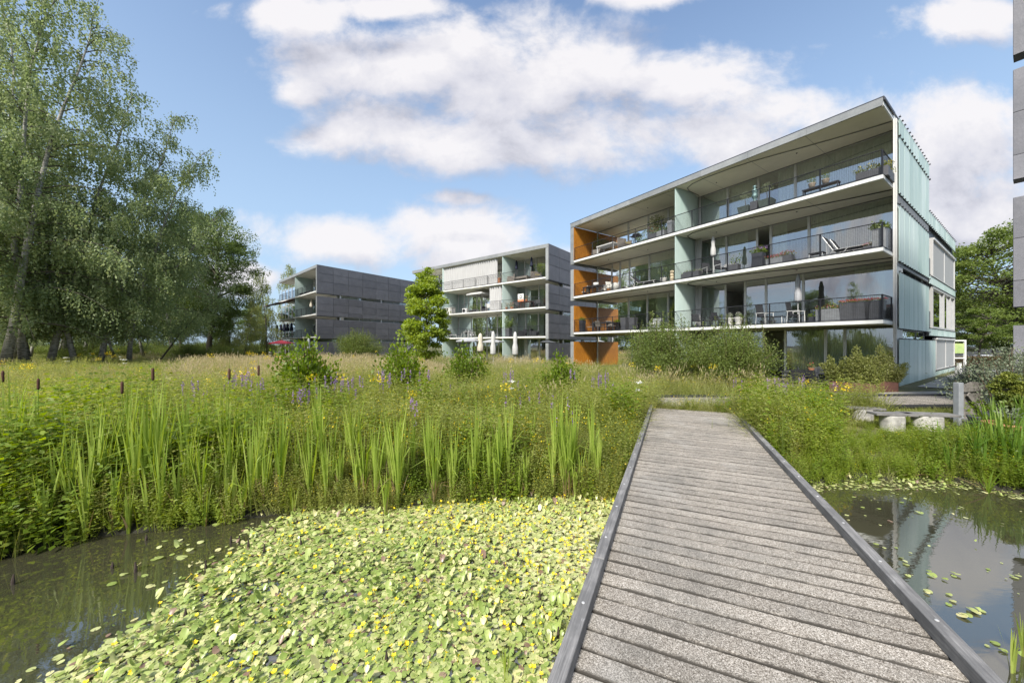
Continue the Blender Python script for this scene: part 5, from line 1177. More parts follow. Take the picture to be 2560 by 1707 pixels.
s_ = (x-O.x)*DIR.x+(y-O.y)*DIR.y; t_ = (x-O.x)*RT.x+(y-O.y)*RT.y
left = -2.72-.05*y+.22*nz(x, y, 1.6)+.10*nz(x, y, 5, 2)-.25*np.clip(1.5-y, 0, 3)
gap = nz(x*1.0, y*2.2, 2.6, 3)+.4*nz(x, y, 7)
ok = (x > left+rng.normal(size=N)*.12*(rng.random(N) < .35)) & (t_ < .05) & (y < bank(x)+.10) & (y > -1.2) & ((gap < .98) | (rng.random(N) < .25)) & (rng.random(N) < .93)
print('pads', ok.sum())
PL = carpet('water_lily_carpet', 'carpet of pale green floating leaves covering the pond left of the boardwalk', x[ok], y[ok], rng, .037, 300, (-.5, 3))
xs_ = x[ok]; ys_ = y[ok]
# strays on open water
pos = [gp(a, b) for a, b in ((385, 1400), (398, 1370), (412, 1354), (448, 1352), (470, 1363), (446, 1373), (476, 1376), (398, 1398), (430, 1388), (502, 1358), (455, 1395), (280, 1462), (310, 1438), (78, 1676), (148, 1648), (140, 1690), (208, 1652), (262, 1573), (345, 1422), (362, 1440), (130, 1705), (376, 1467), (545, 1300), (560, 1302), (505, 1310), (540, 1312))]
carpet('stray_lily_leaves', 'few single round leaves drifting on the open water left of the carpet', np.array([p[0] for p in pos]), np.array([p[1] for p in pos]), rng, .06, 0, (-3, 3.3))
# yellow flowers
fl = empty('water_lily_flowers', (-.5, 3, 0), 0, 'small yellow fringed flowers standing just above the floating leaf carpet', 'flower')
N = 620; sel = rng.choice(len(xs_), 3800, replace=False); fx, fy = xs_[sel], ys_[sel]; w_ = nz(fx, fy, 1.9, 7)*.5+.25+.55*(fx > -1.2); keep = rng.random(len(fx)) < w_*.6*(fx > -2.9); fx, fy = fx[keep], fy[keep]; od = np.argsort(np.hypot(fx, fy)); fx, fy = fx[od], fy[od]; print('flowers', len(fx))
mb = MB()
for k in range(5):
    a = k*1.2566; c_, s_ = math.cos(a), math.sin(a); b0 = len(mb.v); q = (-s_, c_)
    mb.add([(0, 0, 0), (c_*.012-s_*.008, s_*.012+c_*.008, .006), (c_*.020, s_*.020, .011), (c_*.012+s_*.008, s_*.012-c_*.008, .006)], [(0, 1, 2, 3)])
mb.tube((0, 0, -.05), (0, 0, 0), .0015, n=3)
me_f = mb.mesh('flower', plain('lily_yellow', (.80, .62, .02), .5, var=.05))
big = MB()
for i, (a, b) in enumerate(zip(fx, fy)):
    z = .045+rng.uniform(0, .03); R_ = Matrix.Translation((a+.5, b-3, z)) @ Matrix.Rotation(rng.uniform(0, 6.28), 4, 'Z') @ Matrix.Rotation(rng.normal()*.5, 4, 'X') @ Matrix.Scale(rng.uniform(.6, 1.0), 4)
    if i < 240: o = obj('flower', me_f, fl); o.matrix_local = R_
    else:
        me_v = [R_ @ Vector(v_.co) for v_ in me_f.vertices]; big.add(me_v, [tuple(p_.vertices) for p_ in me_f.polygons])
tag(big.build('far_flowers', me_f.materials[0], fl, world=False), kind='stuff')
# right hand pond
N = 10000; x = rng.uniform(3.6, 9, N); y = rng.uniform(2.5, 5.9, N); d = bank(x)-y; t_ = (x-O.x)*RT.x+(y-O.y)*RT.y
ok = (t_ > WID+.02) & (d > -.1) & (rng.random(N) < np.where(d < .42+.12*nz(x, y, 2), 1.0, .012+.05*(nz(x, y, 2.5, 3) > .55)))
carpet('duckweed_fringe', 'band of small floating leaves along the bank right of the boardwalk', x[ok], y[ok], rng, .034, 60, (6, 5))
pos = [gp(a, b) for a, b in ((2262, 1404), (2252, 1395), (2265, 1412), (2276, 1384), (2280, 1438), (2270, 1440), (2322, 1430), (2330, 1440), (2334, 1444), (2385, 1441), (2515, 1448), (2372, 1487), (2382, 1504), (2372, 1512), (2320, 1478), (2318, 1484), (2430, 1527), (2440, 1533), (2405, 1542), (2417, 1543), (2468, 1615), (2488, 1608), (2508, 1628), (2540, 1652), (2506, 1311), (2290, 1280), (2300, 1283), (2335, 1288), (2225, 1304), (2190, 1362), (2200, 1314), (2240, 1370))]
carpet('stray_pond_leaves', 'loose yellow green leaves drifting on the dark water right of the boardwalk', np.array([p[0] for p in pos]), np.array([p[1] for p in pos]), rng, .042, 0, (4, 3))
# dead reed stubs
def stub(nm):
    m = MB(); m.path([(0, 0, -.06), (.004, 0, .03), (.002, .003, .075)], [.014, .012, .004], 6); root = obj(nm, m.mesh(nm, plain('dead_reed', (.045, .032, .025), .95, var=.4))); return root
for i, (a, b) in enumerate(((280, 1420), (338, 1430), (1130, 1300), (578, 1355), (598, 1350), (620, 1370), (688, 1335), (515, 1425), (465, 1545), (33, 1460), (365, 1350), (752, 1365), (960, 1330), (958, 1310), (1030, 1360), (1090, 1370), (1185, 1362), (1155, 1510), (1295, 1390), (965, 1655), (850, 1460), (935, 1382), (1075, 1575), (1395, 1595), (660, 1382), (742, 1310), (1180, 1505), (1350, 1500))):
    x, y = gp(a, b); inst('stub', stub, 'reed_stub', 'dark broken stub of a dead reed poking out of the pond', 'reed stub', (x, y, 0), i*1.3, 'dead reed stubs in the pond', (1, 1, random.uniform(.7, 1.3)))
# grass at the lower right corner and lower middle
for px, py, s_, k_ in ((2530, 1680, .32, 1), (2560, 1640, .35, 2), (1265, 1700, .30, 3)):
    x, y = gp(px, py); inst('c4', None, 'water_grass', {1: 'few thin blades at the bottom right corner beside the kerb', 2: 'blades rising from the pond at the right edge of the picture', 3: 'thin grass blades rising through the leaf carpet at the bottom'}[k_], 'water grass', (x, y, -.02), k_, None, s_*1.5)
# ------------------------------------------------------------------ furniture kit (origin on the floor, front towards -Y)
def chair_b(fm, sm, back=.92, arms=True, w_=.55):
    def f(nm):
        r = empty(nm); h = w_/2
        m = MB(); m.box(-h+.03, h-.03, -.24, .24, .41, .45); m.build('seat', sm, r, world=False)
        m = MB(); m.hexa([(-h+.03, .22, .46), (h-.03, .22, .46), (h-.03, .25, .46), (-h+.03, .25, .46), (-h+.03, .34, back), (h-.03, .34, back), (h-.03, .37, back), (-h+.03, .37, back)]); m.build('backrest', sm, r, world=False)
        for sx in (-1, 1):
            m = MB(); m.tube((sx*h, -.26, 0), (sx*h, -.24, .62 if arms else .44), .016); m.build('leg', fm, r, world=False)
            m = MB(); m.tube((sx*h, .30, 0), (sx*h, .24, .62 if arms else .46), .016); m.build('leg', fm, r, world=False)
            if arms: m = MB(); m.box(sx*h-.025, sx*h+.025, -.27, .30, .62, .645); m.build('armrest', fm, r, world=False)
        return r
    return f
def club_b(mat, cush=None, w_=.75):
    def f(nm):
        r = empty(nm); h = w_/2; m = MB(); m.taper(0, 0, .06, .36, w_*.9, .68, w_, .74); m.build('base', mat, r, world=False)
        m = MB(); m.taper(0, .33, .36, .82, w_, .12, w_*1.05, .10); m.build('backrest', mat, r, world=False)
        for s_ in (-1, 1): m = MB(); m.box(s_*(h-.05)-.05, s_*(h-.05)+.05, -.34, .27, .36, .6); m.build('armrest', mat, r, world=False)
        m = MB(); m.box(-h+.11, h-.11, -.34, .26, .365, .46); m.build('cushion', cush or M_tan, r, world=False); return r
    return f
def table_b(mat, L=1.6, W=.85, H=.74, t_=.04, leg=.05, legmat=None):
    def f(nm):
        r = empty(nm); m = MB(); m.box(-L/2, L/2, -W/2, W/2, H-t_, H); m.build('tabletop', mat, r, world=False)
        for a in (-1, 1):
            for b in (-1, 1):
                m = MB(); cx, cy = a*(L/2-leg), b*(W/2-leg); m.box(cx-leg/2, cx+leg/2, cy-leg/2, cy+leg/2, 0, H-t_-.001); m.build('leg', legmat or mat, r, world=False)
        return r
    return f
def lounger_b(fm, sm, ang_=55):
    def f(nm):   # head end towards +X
        r = empty(nm); m = MB(); m.box(-1.0, .35, -.3, .3, .30, .34); m.build('seat', sm, r, world=False)
        c, s_ = math.cos(R(ang_)), math.sin(R(ang_)); m = MB(); m.hexa([(.35, -.3, .30), (.35+.8*c, -.3, .30+.8*s_), (.35+.8*c, .3, .30+.8*s_), (.35, .3, .30), (.32, -.3, .34), (.32+.8*c, -.3, .34+.8*s_), (.32+.8*c, .3, .34+.8*s_), (.32, .3, .34)]); m.build('backrest', sm, r, world=False)
        m = MB()
        for y in (-.32, .32):
            m.tube((-1.02, y, .32), (.36, y, .32), .02); m.tube((.34, y, .32), (.35+.8*c, y, .32+.8*s_), .02); m.tube((-.9, y, .32), (-1.0, y, 0), .018); m.tube((.3, y, .32), (.55, y, 0), .018); m.tube((-.2, y, .32), (.05, y, 0), .018); m.tube((.55, y, 0), (.35+.5*c, y, .32+.5*s_), .014)
        m.build('frame', fm, r, world=False); return r
    return f
def planter_b(mat, w_, d_, h_, leafm, ph, n=260, size=.06, topw=1.0, flower=None, fn=90, stem=0, ball=None, axis=(0, 0, 1)):
    def f(nm):
        sd = int(w_*1000+h_*77+ph*13); r = empty(nm); m = MB(); t_ = .02; W0, D0 = w_/topw if topw > 1 else w_, d_/topw if topw > 1 else d_
        m.taper(0, 0, 0, h_, W0, D0, w_, d_); m.build('pot', mat, r, world=False, bevel=.008)
        m = MB(); m.box(-w_/2+.03, w_/2-.03, -d_/2+.03, d_/2-.03, h_-.02, h_+.005); m.build('soil', M_bark, r, world=False)
        if stem:
            m = MB(); m.path([(0, 0, h_), (.015, .01, h_+stem*.5), (0, 0, h_+stem)], [.018, .014, .01], 6); m.build('stem', M_bark, r, world=False); foliage_ball(sd, (0, 0, h_+stem+ball*.6), ball, n, size, leafm, parent=r)
        elif leafm: foliage_box(sd, (-w_/2*1.05, w_/2*1.05, -d_/2, d_/2, h_-.02, h_+ph), n, size, leafm, parent=r, axis=axis)
        if flower: foliage_box(sd+1, (-w_/2*1.1, w_/2*1.1, -d_/2*1.1, d_/2*1.1, h_+ph*.35, h_+ph*1.1), fn, size*.8, flower, parent=r, name='flowers')
        return r
    return f
def pot_b(mat, r_, h_, leafm, ph, n=200, size=.05, flower=None, prof=None, tall=None):
    def f(nm):
        sd = int(r_*900+h_*50+ph*7); r = empty(nm); m = MB(); m.lathe(prof or [(r_*.62, 0), (r_*.8, h_*.4), (r_*.95, h_*.85), (r_, h_*.9), (r_, h_), (r_*.85, h_), (r_*.8, h_*.9)], 18); m.build('pot', mat, r, smooth=True, world=False)
        if leafm: foliage_ball(sd, (0, 0, h_+ph*.45), ph*.6, n, size, leafm, parent=r, flat=.9 if not tall else tall)
        if flower: foliage_ball(sd+2, (0, 0, h_+ph*.7), ph*.5, n//3, size*.8, flower, parent=r, name='flowers')
        return r
    return f
def umb_closed_b(mat, H=2.5, r_=.14, base=True, skirt=1.15, pole=M_alu):
    def f(nm):
        r = empty(nm); m = MB(); m.tube((0, 0, 0), (0, 0, H), .022, n=8); m.build('pole', pole, r, world=False)
        m = MB(); z0 = H-skirt; m.lathe([(r_*.75, z0), (r_, z0+.12), (r_*.95, z0+skirt*.35), (r_*.62, z0+skirt*.55), (r_*.75, z0+skirt*.75), (r_*.45, H-.06), (.03, H+.04), (0, H+.05)], 24, ripple=.16, nr=8); m.build('folded_canopy', mat, r, smooth=True, world=False)
        if base: m = MB(); m.box(-.28, .28, -.28, .28, 0, .06); m.build('foot', M_conc, r, world=False)
        return r
    return f
def umb_open_b(mat, H=2.45, S=1.5, rise=.45, n=4, pole=M_alu):
    def f(nm):
        r = empty(nm); m = MB(); m.tube((0, 0, 0), (0, 0, H+rise), .024, n=8); m.build('pole', pole, r, world=False)
        m = MB(); ring = [(S*math.cos(2*math.pi*(k+.5)/n)*1.0, S*math.sin(2*math.pi*(k+.5)/n), H) for k in range(n)]; top = (0, 0, H+rise)
        m.add([top]+ring+[(a, b, c-.12) for a, b, c in ring], [(0, 1+k, 1+(k+1) % n) for k in range(n)]+[(1+k, 1+n+k, 1+n+(k+1) % n, 1+(k+1) % n) for k in range(n)]); m.build('canopy', mat, r, world=False)
        m = MB()
        for a in ring: m.tube((0, 0, H+rise-.05), (a[0]*.98, a[1]*.98, H-.02), .010, n=4); m.tube((0, 0, H-.35), (a[0]*.5, a[1]*.5, H+rise*.5-.03), .008, n=4)
        m.build('ribs', M_dark, r, world=False); m = MB(); m.box(-.35, .35, -.35, .35, 0, .08); m.build('foot', M_conc, r, world=False); return r
    return f
A1 = math.atan2(F1.u.y, F1.u.x); A2 = math.atan2(F2.u.y, F2.u.x); A3 = math.atan2(F3.u.y, F3.u.x)
FRS = {1: (F1, LV, A1), 2: (F2, LV2, A2), 3: (F3, LV3, A3)}
def on(b, key, fn, name, label, cat_, px, lvl, v, rz=0, group=None, s=1.0):
    F, lv, a = FRS[b]; u = F.uat(px, v); x, y, _ = F.p(u, v, 0); return inst(key, fn, name, label, cat_, (x, y, lv[lvl]+.014), a+math.pi+R(rz), group, s)   # front towards the balcony edge
# ---- nearest block, top floor
on(1, 'pl_y', planter_b(M_anth, 1.0, .42, .42, M_bamboo, .32, 420, .07, flower=M_yelfl, fn=60), 'planter', 'anthracite box with yellow green shrub, top balcony corner', 'planter', 2182, 3, .45, 0)
on(1, 'pl_y2', planter_b(M_anth, .42, 1.0, .40, M_bamboo, .32, 300, .07), 'planter', 'anthracite box with trailing yellow leaves along the top balcony side rail', 'planter', 2212, 3, 1.05)
on(1, 'bench', table_b(M_dark, 1.35, .35, .46, .05, .04), 'low_table', 'dark bench table carrying two woven plant pots, top balcony', 'table', 2052, 3, .62)
for px, lab in ((2030, 'left'), (2064, 'right')):
    o = on(1, 'bk', pot_b(M_basket, .15, .24, M_bush, .30, 160, .05), 'plant_pot', '%s one of two woven pots with leafy plants on the dark bench' % lab, 'plant pot', px, 3, .62); o.location.z += .465
lg = lounger_b(M_dark, M_tan, 12)
for px, lab, a_ in ((2115, 'tan low lounge cushion beside the corner planter, top balcony', 0), (2035, 'tan low lounge cushion under the dark bench table', 0), (1805, 'tan low lounger left of the olive planters, top balcony', 0), (1772, 'tan low lounger nearest to the teal screen, top balcony', 0)):
    on(1, 'lowl', lg, 'sun_lounger', lab, 'lounger', px, 3, 1.25, a_, None, (.75, 1, .55))
def statue(nm):
    r = empty(nm); m = MB(); m.box(-.17, .17, -.17, .17, 0, .62); m.build('pedestal', M_anth, r, world=False, bevel=.006)
    m = MB(); m.lathe([(.10, .622), (.09, .66), (.055, .72), (.13, .84), (.15, .95), (.10, 1.04), (.13, 1.12), (.15, 1.20), (.10, 1.27), (.045, 1.31), (.05, 1.35), (.075, 1.40), (.07, 1.46), (.03, 1.50), (0, 1.505)], 18, ripple=.10, nr=3); m.build('figure', M_bronze, r, smooth=True, world=False); return r
on(1, 'statue', statue, 'statue', 'green bronze torso on a dark square pedestal, top balcony', 'statue', 1887, 3, .55)
ol = planter_b(M_green_pot, .58, .58, .46, M_olive, 0, 320, .05, topw=1.35, stem=.42, ball=.26)
on(1, 'ol', ol, 'potted_olive', 'small olive tree in a flared pot left of the bronze statue', 'potted tree', 1863, 3, .5); on(1, 'ol', ol, 'potted_olive', 'small olive tree in a flared pot right of the bronze statue', 'potted tree', 1917, 3, .5, s=1.08)
on(1, 'tb1', table_b(M_corten, .8, .5, .32, .05, .04), 'side_table', 'low brown side table in front of the teal screen, top balcony', 'table', 1731, 3, 1.3)
on(1, 'tall', planter_b(M_grey, .34, .34, .95, None, 0, topw=1.25), 'planter', 'tall grey tapered planter left of the teal screen, top balcony', 'planter', 1677, 3, .45)
on(1, 'pf1', planter_b(M_grey, .55, .42, .48, M_bush, .3, 220, .06), 'planter', 'pale grey planter with grass, second from the teal screen', 'planter', 1655, 3, .5)
on(1, 'pf2', planter_b(M_anth, .6, .42, .45, M_olive, .5, 300, .06, flower=M_redfl, fn=60), 'planter', 'dark planter with white and red blooms, top balcony left flat', 'planter', 1634, 3, .5)
on(1, 'tree1', planter_b(M_anth, .5, .5, .5, M_bush, 0, 700, .10, stem=.65, ball=.62), 'potted_tree', 'large leafy potted tree behind the flower planters, top balcony', 'potted tree', 1643, 3, 1.8)
def firebowl(nm):
    r = empty(nm); m = MB()
    for y in (-.22, .22): m.tube((-.25, y, 0), (.25, y, .72), .014, n=5); m.tube((.25, y, 0), (-.25, y, .72), .014, n=5)
    m.build('folding_legs', M_black, r, world=False); m = MB(); m.box(-.36, .36, -.28, .28, .72, .75); m.build('tabletop', M_black, r, world=False)
    m = MB(); m.lathe([(.10, .752), (.24, .80), (.26, .84), (.2, .90), (.05, .93), (0, .93)], 14); m.build('bowl', M_dark, r, smooth=True, world=False); return r
on(1, 'fb', firebowl, 'folding_table', 'black folding table with a dark bowl, top balcony left flat', 'table', 1590, 3, .7)
wc = club_b(M_wicker)
on(1, 'wc', wc, 'wicker_chair', 'high backed wicker chair right of the white table, top balcony', 'chair', 1562, 3, 1.0, 80, s=(1, 1, 1.25)); on(1, 'wc', wc, 'wicker_chair', 'wicker chair left of the white table, top balcony', 'chair', 1494, 3, 1.2, -70, s=(1, 1, 1.15))
on(1, 'wt', table_b(M_white, 1.7, .9, .75, .07, .08), 'dining_table', 'white framed table between wicker chairs, top balcony', 'table', 1521, 3, .9)
on(1, 'tree1', None, 'potted_tree', 'broad ficus bush against the orange wood, top balcony', 'potted tree', 1500, 3, 2.2, 0, None, (1.1, 1.1, .95))
# ---- second floor
on(1, 'tsq', planter_b(M_grey, .42, .42, .85, M_bush, .35, 320, .09), 'planter', 'tall grey square planter with a fern, second floor corner', 'planter', 2200, 2, .45)
on(1, 'redp', planter_b(M_anth, .4, .3, .2, M_bush, .16, 120, .05, flower=M_redfl, fn=80), 'planter', 'small red flower box beside the tall fern planter', 'planter', 2176, 2, .45)
lr = lounger_b(M_alu, M_sling, 62)
on(1, 'lr', lr, 'sun_lounger', 'front black reclining chair with white frame, second floor', 'lounger', 2110, 2, .75, 180, s=.95); on(1, 'lr', lr, 'sun_lounger', 'rear black reclining chair with white frame, second floor', 'lounger', 2128, 2, 1.5, 180, s=.95)
on(1, 'fs', table_b(M_sling, .55, .45, .34, .05, .03, M_alu), 'footstool', 'black sling footstool left of the reclining chairs', 'footstool', 2043, 2, .7)
rp = planter_b(M_grey, .72, .36, .36, M_bush, .2, 200, .06, flower=M_redfl, fn=220)
on(1, 'rp', rp, 'planter', 'wide grey planter full of pink red flowers, second floor', 'planter', 1938, 2, .4); on(1, 'rp2', planter_b(M_anth, .45, .4, .42, M_bush, .25, 160, .06, flower=M_redfl, fn=70), 'planter', 'square grey planter with dark red flowers beside the wide pink one', 'planter', 1969, 2, .45)
on(1, 'pp', planter_b(M_dark, .5, .5, .85, M_lime, .4, 420, .07, flower=M_purfl, fn=110), 'planter', 'tall dark planter with lime leaves and lilac flowers in the open doorway', 'planter', 1897, 2, .7)
on(1, 'vine', planter_b(M_anth, .5, .4, .45, M_lime, .75, 70, .09), 'planter', 'dark pot with a thin climbing plant, second floor', 'planter', 1836, 2, .6)
bc = chair_b(M_alu, M_sling, 1.02)
on(1, 'bc', bc, 'garden_chair', 'black folding chair right of the closed white parasol', 'chair', 1804, 2, 1.0, 70); on(1, 'bc', bc, 'garden_chair', 'black folding chair beside the climbing plant', 'chair', 1824, 2, 1.4, -60); on(1, 'bc', bc, 'garden_chair', 'black folding chair left of the closed white parasol', 'chair', 1772, 2, 1.2, 60)
on(1, 'uc', umb_closed_b(M_canvas, 2.35, .13, skirt=1.15), 'parasol', 'closed white parasol on the second floor balcony', 'parasol', 1783, 2, .8)
for px, lab, s_ in ((1704, 'lowest dark cube planter in front of the teal screen', .8), (1722, 'middle dark cube planter in front of the terrace curtain', 1.0), (1741, 'right dark cube planter before the terrace curtain', .95)): on(1, 'cube', planter_b(M_anth, .5, .45, .5, M_bush, .14, 90, .05), 'planter', lab+', second floor', 'planter', px, 2, .7, 0, None, s_)
def pagoda(nm):
    m = MB(); z = 0
    for k in range(4): m.lathe([(.10, z), (.13, z+.05), (.12, z+.14), (.10, z+.18)], 12); z += .185
    return obj(nm, m.mesh(nm, M_cream_stone, True))
M_cream_stone = plain('cream_stone', (.62, .52, .36), .8, var=.15, bump=.3)
on(1, 'pag', pagoda, 'stone_stack', 'stack of round cream stones left of the teal screen', 'ornament', 1680, 2, .5)
on(1, 'gp', pot_b(M_stone, .22, .36, M_lime, .7, 90, .07, tall=1.3), 'plant_pot', 'pale round pot with a thin leafy plant, second floor left flat', 'plant pot', 1659, 2, .5)
on(1, 'lrl', lounger_b(M_alu, M_sling, 40), 'sun_lounger', 'grey lounger with raised back in the middle of the second floor left flat', 'lounger', 1612, 2, .8, 180)
def ballpot(nm):
    m = MB(); m.lathe([(.16, 0), (.2, .06), (.17, .10), (.26, .18), (.31, .32), (.29, .48), (.19, .60), (.10, .64), (0, .645)], 20); return obj(nm, m.mesh(nm, M_stone, True))
on(1, 'ball', ballpot, 'round_jar', 'round cream jar near the orange wood, second floor', 'jar', 1538, 2, .5)
ch2 = chair_b(M_dark, M_stone, .95)
on(1, 'ch2', ch2, 'garden_chair', 'pale chair right of the grey table, second floor left flat', 'chair', 1527, 2, 1.1, 75); on(1, 'ch2', ch2, 'garden_chair', 'pale chair behind the grey table, second floor left flat', 'chair', 1505, 2, 1.7, 0); on(1, 'ch2', ch2, 'garden_chair', 'pale chair left of the grey table, second floor left flat', 'chair', 1463, 2, 1.2, -75)
on(1, 'gt', table_b(M_dark, 1.6, .85, .75, .05, .07), 'dining_table', 'dark grey table with a white bowl on it, second floor left flat', 'table', 1483, 2, 1.0)
o = on(1, 'wb', lambda nm: obj(nm, MB().lathe([(.16, 0), (.22, .05), (.22, .26), (.2, .26), (.19, .06)], 16).mesh(nm, M_white, True)), 'white_bowl', 'white bowl standing on the dark grey table', 'bowl', 1490, 2, 1.0); o.location.z += .755
# ---- first floor
tp = planter_b(M_anth, .62, .5, .82, M_bush, .14, 160, .05, topw=1.18, flower=M_redfl, fn=260)
for px, lab in ((2124, 'left'), (2155, 'middle'), (2188, 'right')): on(1, 'tp', tp, 'planter', '%s one of three tall anthracite tubs with coral flowers, first floor corner' % lab, 'planter', px, 1, .48)
on(1, 'lp', planter_b(M_grey, 1.05, .45, .6, M_conif, .2, 160, .06, flower=M_redfl, fn=70), 'planter', 'long grey planter left of the three tall tubs', 'planter', 2079, 1, .5)
on(1, 'cf', planter_b(M_anth, .3, .3, .55, M_conif, .62, 380, .06), 'potted_conifer', 'small conifer rising behind the long grey planter', 'potted tree', 2092, 1, .95)
on(1, 'hp', planter_b(M_dark, .5, .34, .3, M_lime, .22, 130, .07), 'planter', 'low dark planter with sparse green leaves, first floor', 'planter', 2040, 1, .8)
bc2 = chair_b(M_white, M_sling, 1.12)
on(1, 'bc2', bc2, 'garden_chair', 'black high backed chair with white frame, left of the grey parasol', 'chair', 1912, 1, .8, 70); on(1, 'bc2', bc2, 'garden_chair', 'black high backed chair under the folded grey parasol', 'chair', 1990, 1, .8, 85)
on(1, 'fs2', table_b(M_sling, .6, .45, .42, .04, .03, M_white), 'footstool', 'footstool with white legs between the two high backed chairs', 'footstool', 1943, 1, .8)
on(1, 'ug', umb_closed_b(M_canvas_g, 2.45, .14, skirt=1.35), 'parasol', 'folded grey parasol on the first floor balcony', 'parasol', 1995, 1, 1.1)
wp = pot_b(M_stone, .22, .48, M_olive, .26, 160, .05, flower=M_whifl, prof=[(.2, 0), (.14, .14), (.15, .24), (.21, .42), (.22, .48), (.18, .48)])
on(1, 'wp', wp, 'plant_pot', 'left cream waisted pot with flowers, first floor', 'plant pot', 1824, 1, .6); on(1, 'wp', wp, 'plant_pot', 'right cream waisted pot with flowers, first floor', 'plant pot', 1846, 1, .6)
for px, r_, lab in ((1745, 60, 'dark chair nearest to the teal screen, first floor'), (1772, -30, 'dark chair in the middle of the first floor terrace, half hidden by shoots'), (1798, 80, 'dark chair left of the cream pots, first floor')): on(1, 'dc', chair_b(M_dark, M_sling, .9), 'garden_chair', lab, 'chair', px, 1, 1.2, r_)
for px, lab, s_ in ((1562, 'tall dark flared planter left of the first floor doorway', 1.0), (1583, 'second dark flared planter behind the bush shoots, first floor', .95)): on(1, 'tf', planter_b(M_anth, .5, .5, .98, None, 0, topw=1.3), 'planter', lab, 'planter', px, 1, .9, 0, None, s_)
on(1, 'cg', club_b(M_grey, M_stone), 'lounge_chair', 'grey lounge chair behind the bush shoots, first floor', 'chair', 1640, 1, 1.3, 20)
on(1, 'gt', None, 'dining_table', 'grey dining table beside the orange wood, first floor', 'table', 1508, 1, 1.2)
gch = chair_b(M_dark, M_wicker, .84)
for px, v_, r_, lab in ((1478, 1.0, -75, 'grey armchair left of the first floor dining table'), (1500, .7, 180, 'grey armchair before the first floor dining table'), (1528, 1.0, 75, 'grey armchair right of the first floor dining table'), (1522, 1.9, 0, 'grey armchair behind the first floor dining table')): on(1, 'gch', gch, 'garden_chair', lab, 'chair', px, 1, v_, r_)
on(1, 'tpl', planter_b(M_dark, .42, .42, 1.0, M_lime, .25, 260, .07, topw=1.2), 'planter', 'tall dark planter with trailing plant against the orange wood, first floor', 'planter', 1456, 1, .6)
# ---- ground floor terrace
def gon(key, fn, name, label, cat_, px, D, rz=0, group=None, s=1.0, z=.14): x, y = at(px, D); return inst(key, fn, name, label, cat_, (x, y, z), A1+math.pi+R(rz), group, s)
m = MB(); fbox(m, F1, -.05, 10.5, -1.6, .4, -.15, .135); tag(m.build('terrace', M_gravel), kind='structure')
gon('ct', table_b(M_dark, 1.9, .9, .75, .05, .06), 'dining_table', 'dark garden table on the ground floor terrace behind tall weeds', 'table', 2025, 16.0)
rc = chair_b(M_dark, M_sling, .9)
for px, D, r_, lab in ((1972, 16.9, -70, 'dark garden chair left of the terrace table'), (2000, 15.3, 180, 'dark garden chair in front of the terrace table, left one'), (2032, 15.1, 170, 'dark garden chair in front of the terrace table, right one'), (2075, 15.4, 80, 'dark garden chair right of the terrace table'), (2040, 17.2, 0, 'dark garden chair behind the terrace table')): gon('rc', rc, 'garden_chair', lab, 'chair', px, D, r_)
o = gon('tpt', pot_b(M_terra, .12, .16, M_bush, .22, 90, .05, flower=M_redfl), 'plant_pot', 'small pot of orange flowers on the ground floor terrace table', 'plant pot', 2028, 16.0); o.location.z += .755
cpl = planter_b(M_corten, 1.3, .5, .55, M_bamboo, 1.25, 9000, .065)
gon('cpl', cpl, 'corten_planter', 'left rusted steel planter full of pale bamboo', 'planter', 2133, 13.6, 0, z=.12); gon('cpl', cpl, 'corten_planter', 'right rusted steel planter full of bamboo beside the white fin', 'planter', 2194, 14.0, 10, None, (.85, 1, 1.02), z=.12)
# ---- middle block
ud = umb_closed_b(M_canvas_d, 2.5, .15, skirt=1.0, pole=M_dark)
on(2, 'ud', ud, 'parasol', 'left closed navy parasol on the top balcony of the middle block', 'parasol', 1291, 3, 1.2); on(2, 'ud', ud, 'parasol', 'right closed navy parasol on the top balcony of the middle block', 'parasol', 1329, 3, 1.0)
on(2, 'wc', wc, 'wicker_chair', 'wicker armchair right of the low table, top balcony of the middle block', 'chair', 1340, 3, .9, 60, s=1.15); on(2, 'wc', wc, 'wicker_chair', 'wicker armchair with white cushions left of the low table, middle block', 'chair', 1278, 3, .9, -60, s=1.15)
on(2, 'wlt', table_b(M_wicker, 1.5, .8, .5, .2, .1), 'low_table', 'brown wicker low table between the navy parasols', 'table', 1308, 3, .8); on(2, 'tree1', None, 'potted_tree', 'dark potted shrub by the slate end, top balcony of the middle block', 'potted tree', 1353, 3, .9, 0, None, .8)
on(2, 'tpot', pot_b(M_terra, .3, .7, M_bush, .8, 160, .1), 'plant_pot', 'terracotta tub with a shrub left of the teal screen, middle block top', 'plant pot', 1247, 3, .7)
def wcurt(F, a, b, v, z0, z1, lab): ua, ub = sorted((F.uat(a, v), F.uat(b, v))); tag(curtain(F, None, ua, ub, v, z0, z1, M_wcurt, pl=.34, amp=.12, name='balcony_curtain'), lab, 'curtain')
wcurt(F2, 1110, 1243, .28, LV2[3]+.12, ZS2-.04, 'wide white curtain drawn across the top balcony of the middle block')
wcurt(F2, 1223, 1254, .30, LV2[2]+.05, LV2[3]-.18, 'white curtain beside the teal screen, second floor of the middle block')
wcurt(F2, 1267, 1280, 1.6, LV2[3]+.05, ZS2-.04, 'narrow white curtain right of the teal screen, top floor of the middle block')
wcurt(F2, 1271, 1280, 1.6, LV2[2]+.05, LV2[3]-.18, 'narrow white curtain right of the teal screen, second floor of the middle block')
wcurt(F2, 1113, 1130, 1.8, LV2[2]+.05, LV2[3]-.18, 'white curtain above the storage chest, second floor of the middle block')
wcurt(F2, 1114, 1126, 1.6, LV2[1]+.05, LV2[2]-.18, 'white curtain behind the day bed, first floor of the middle block')
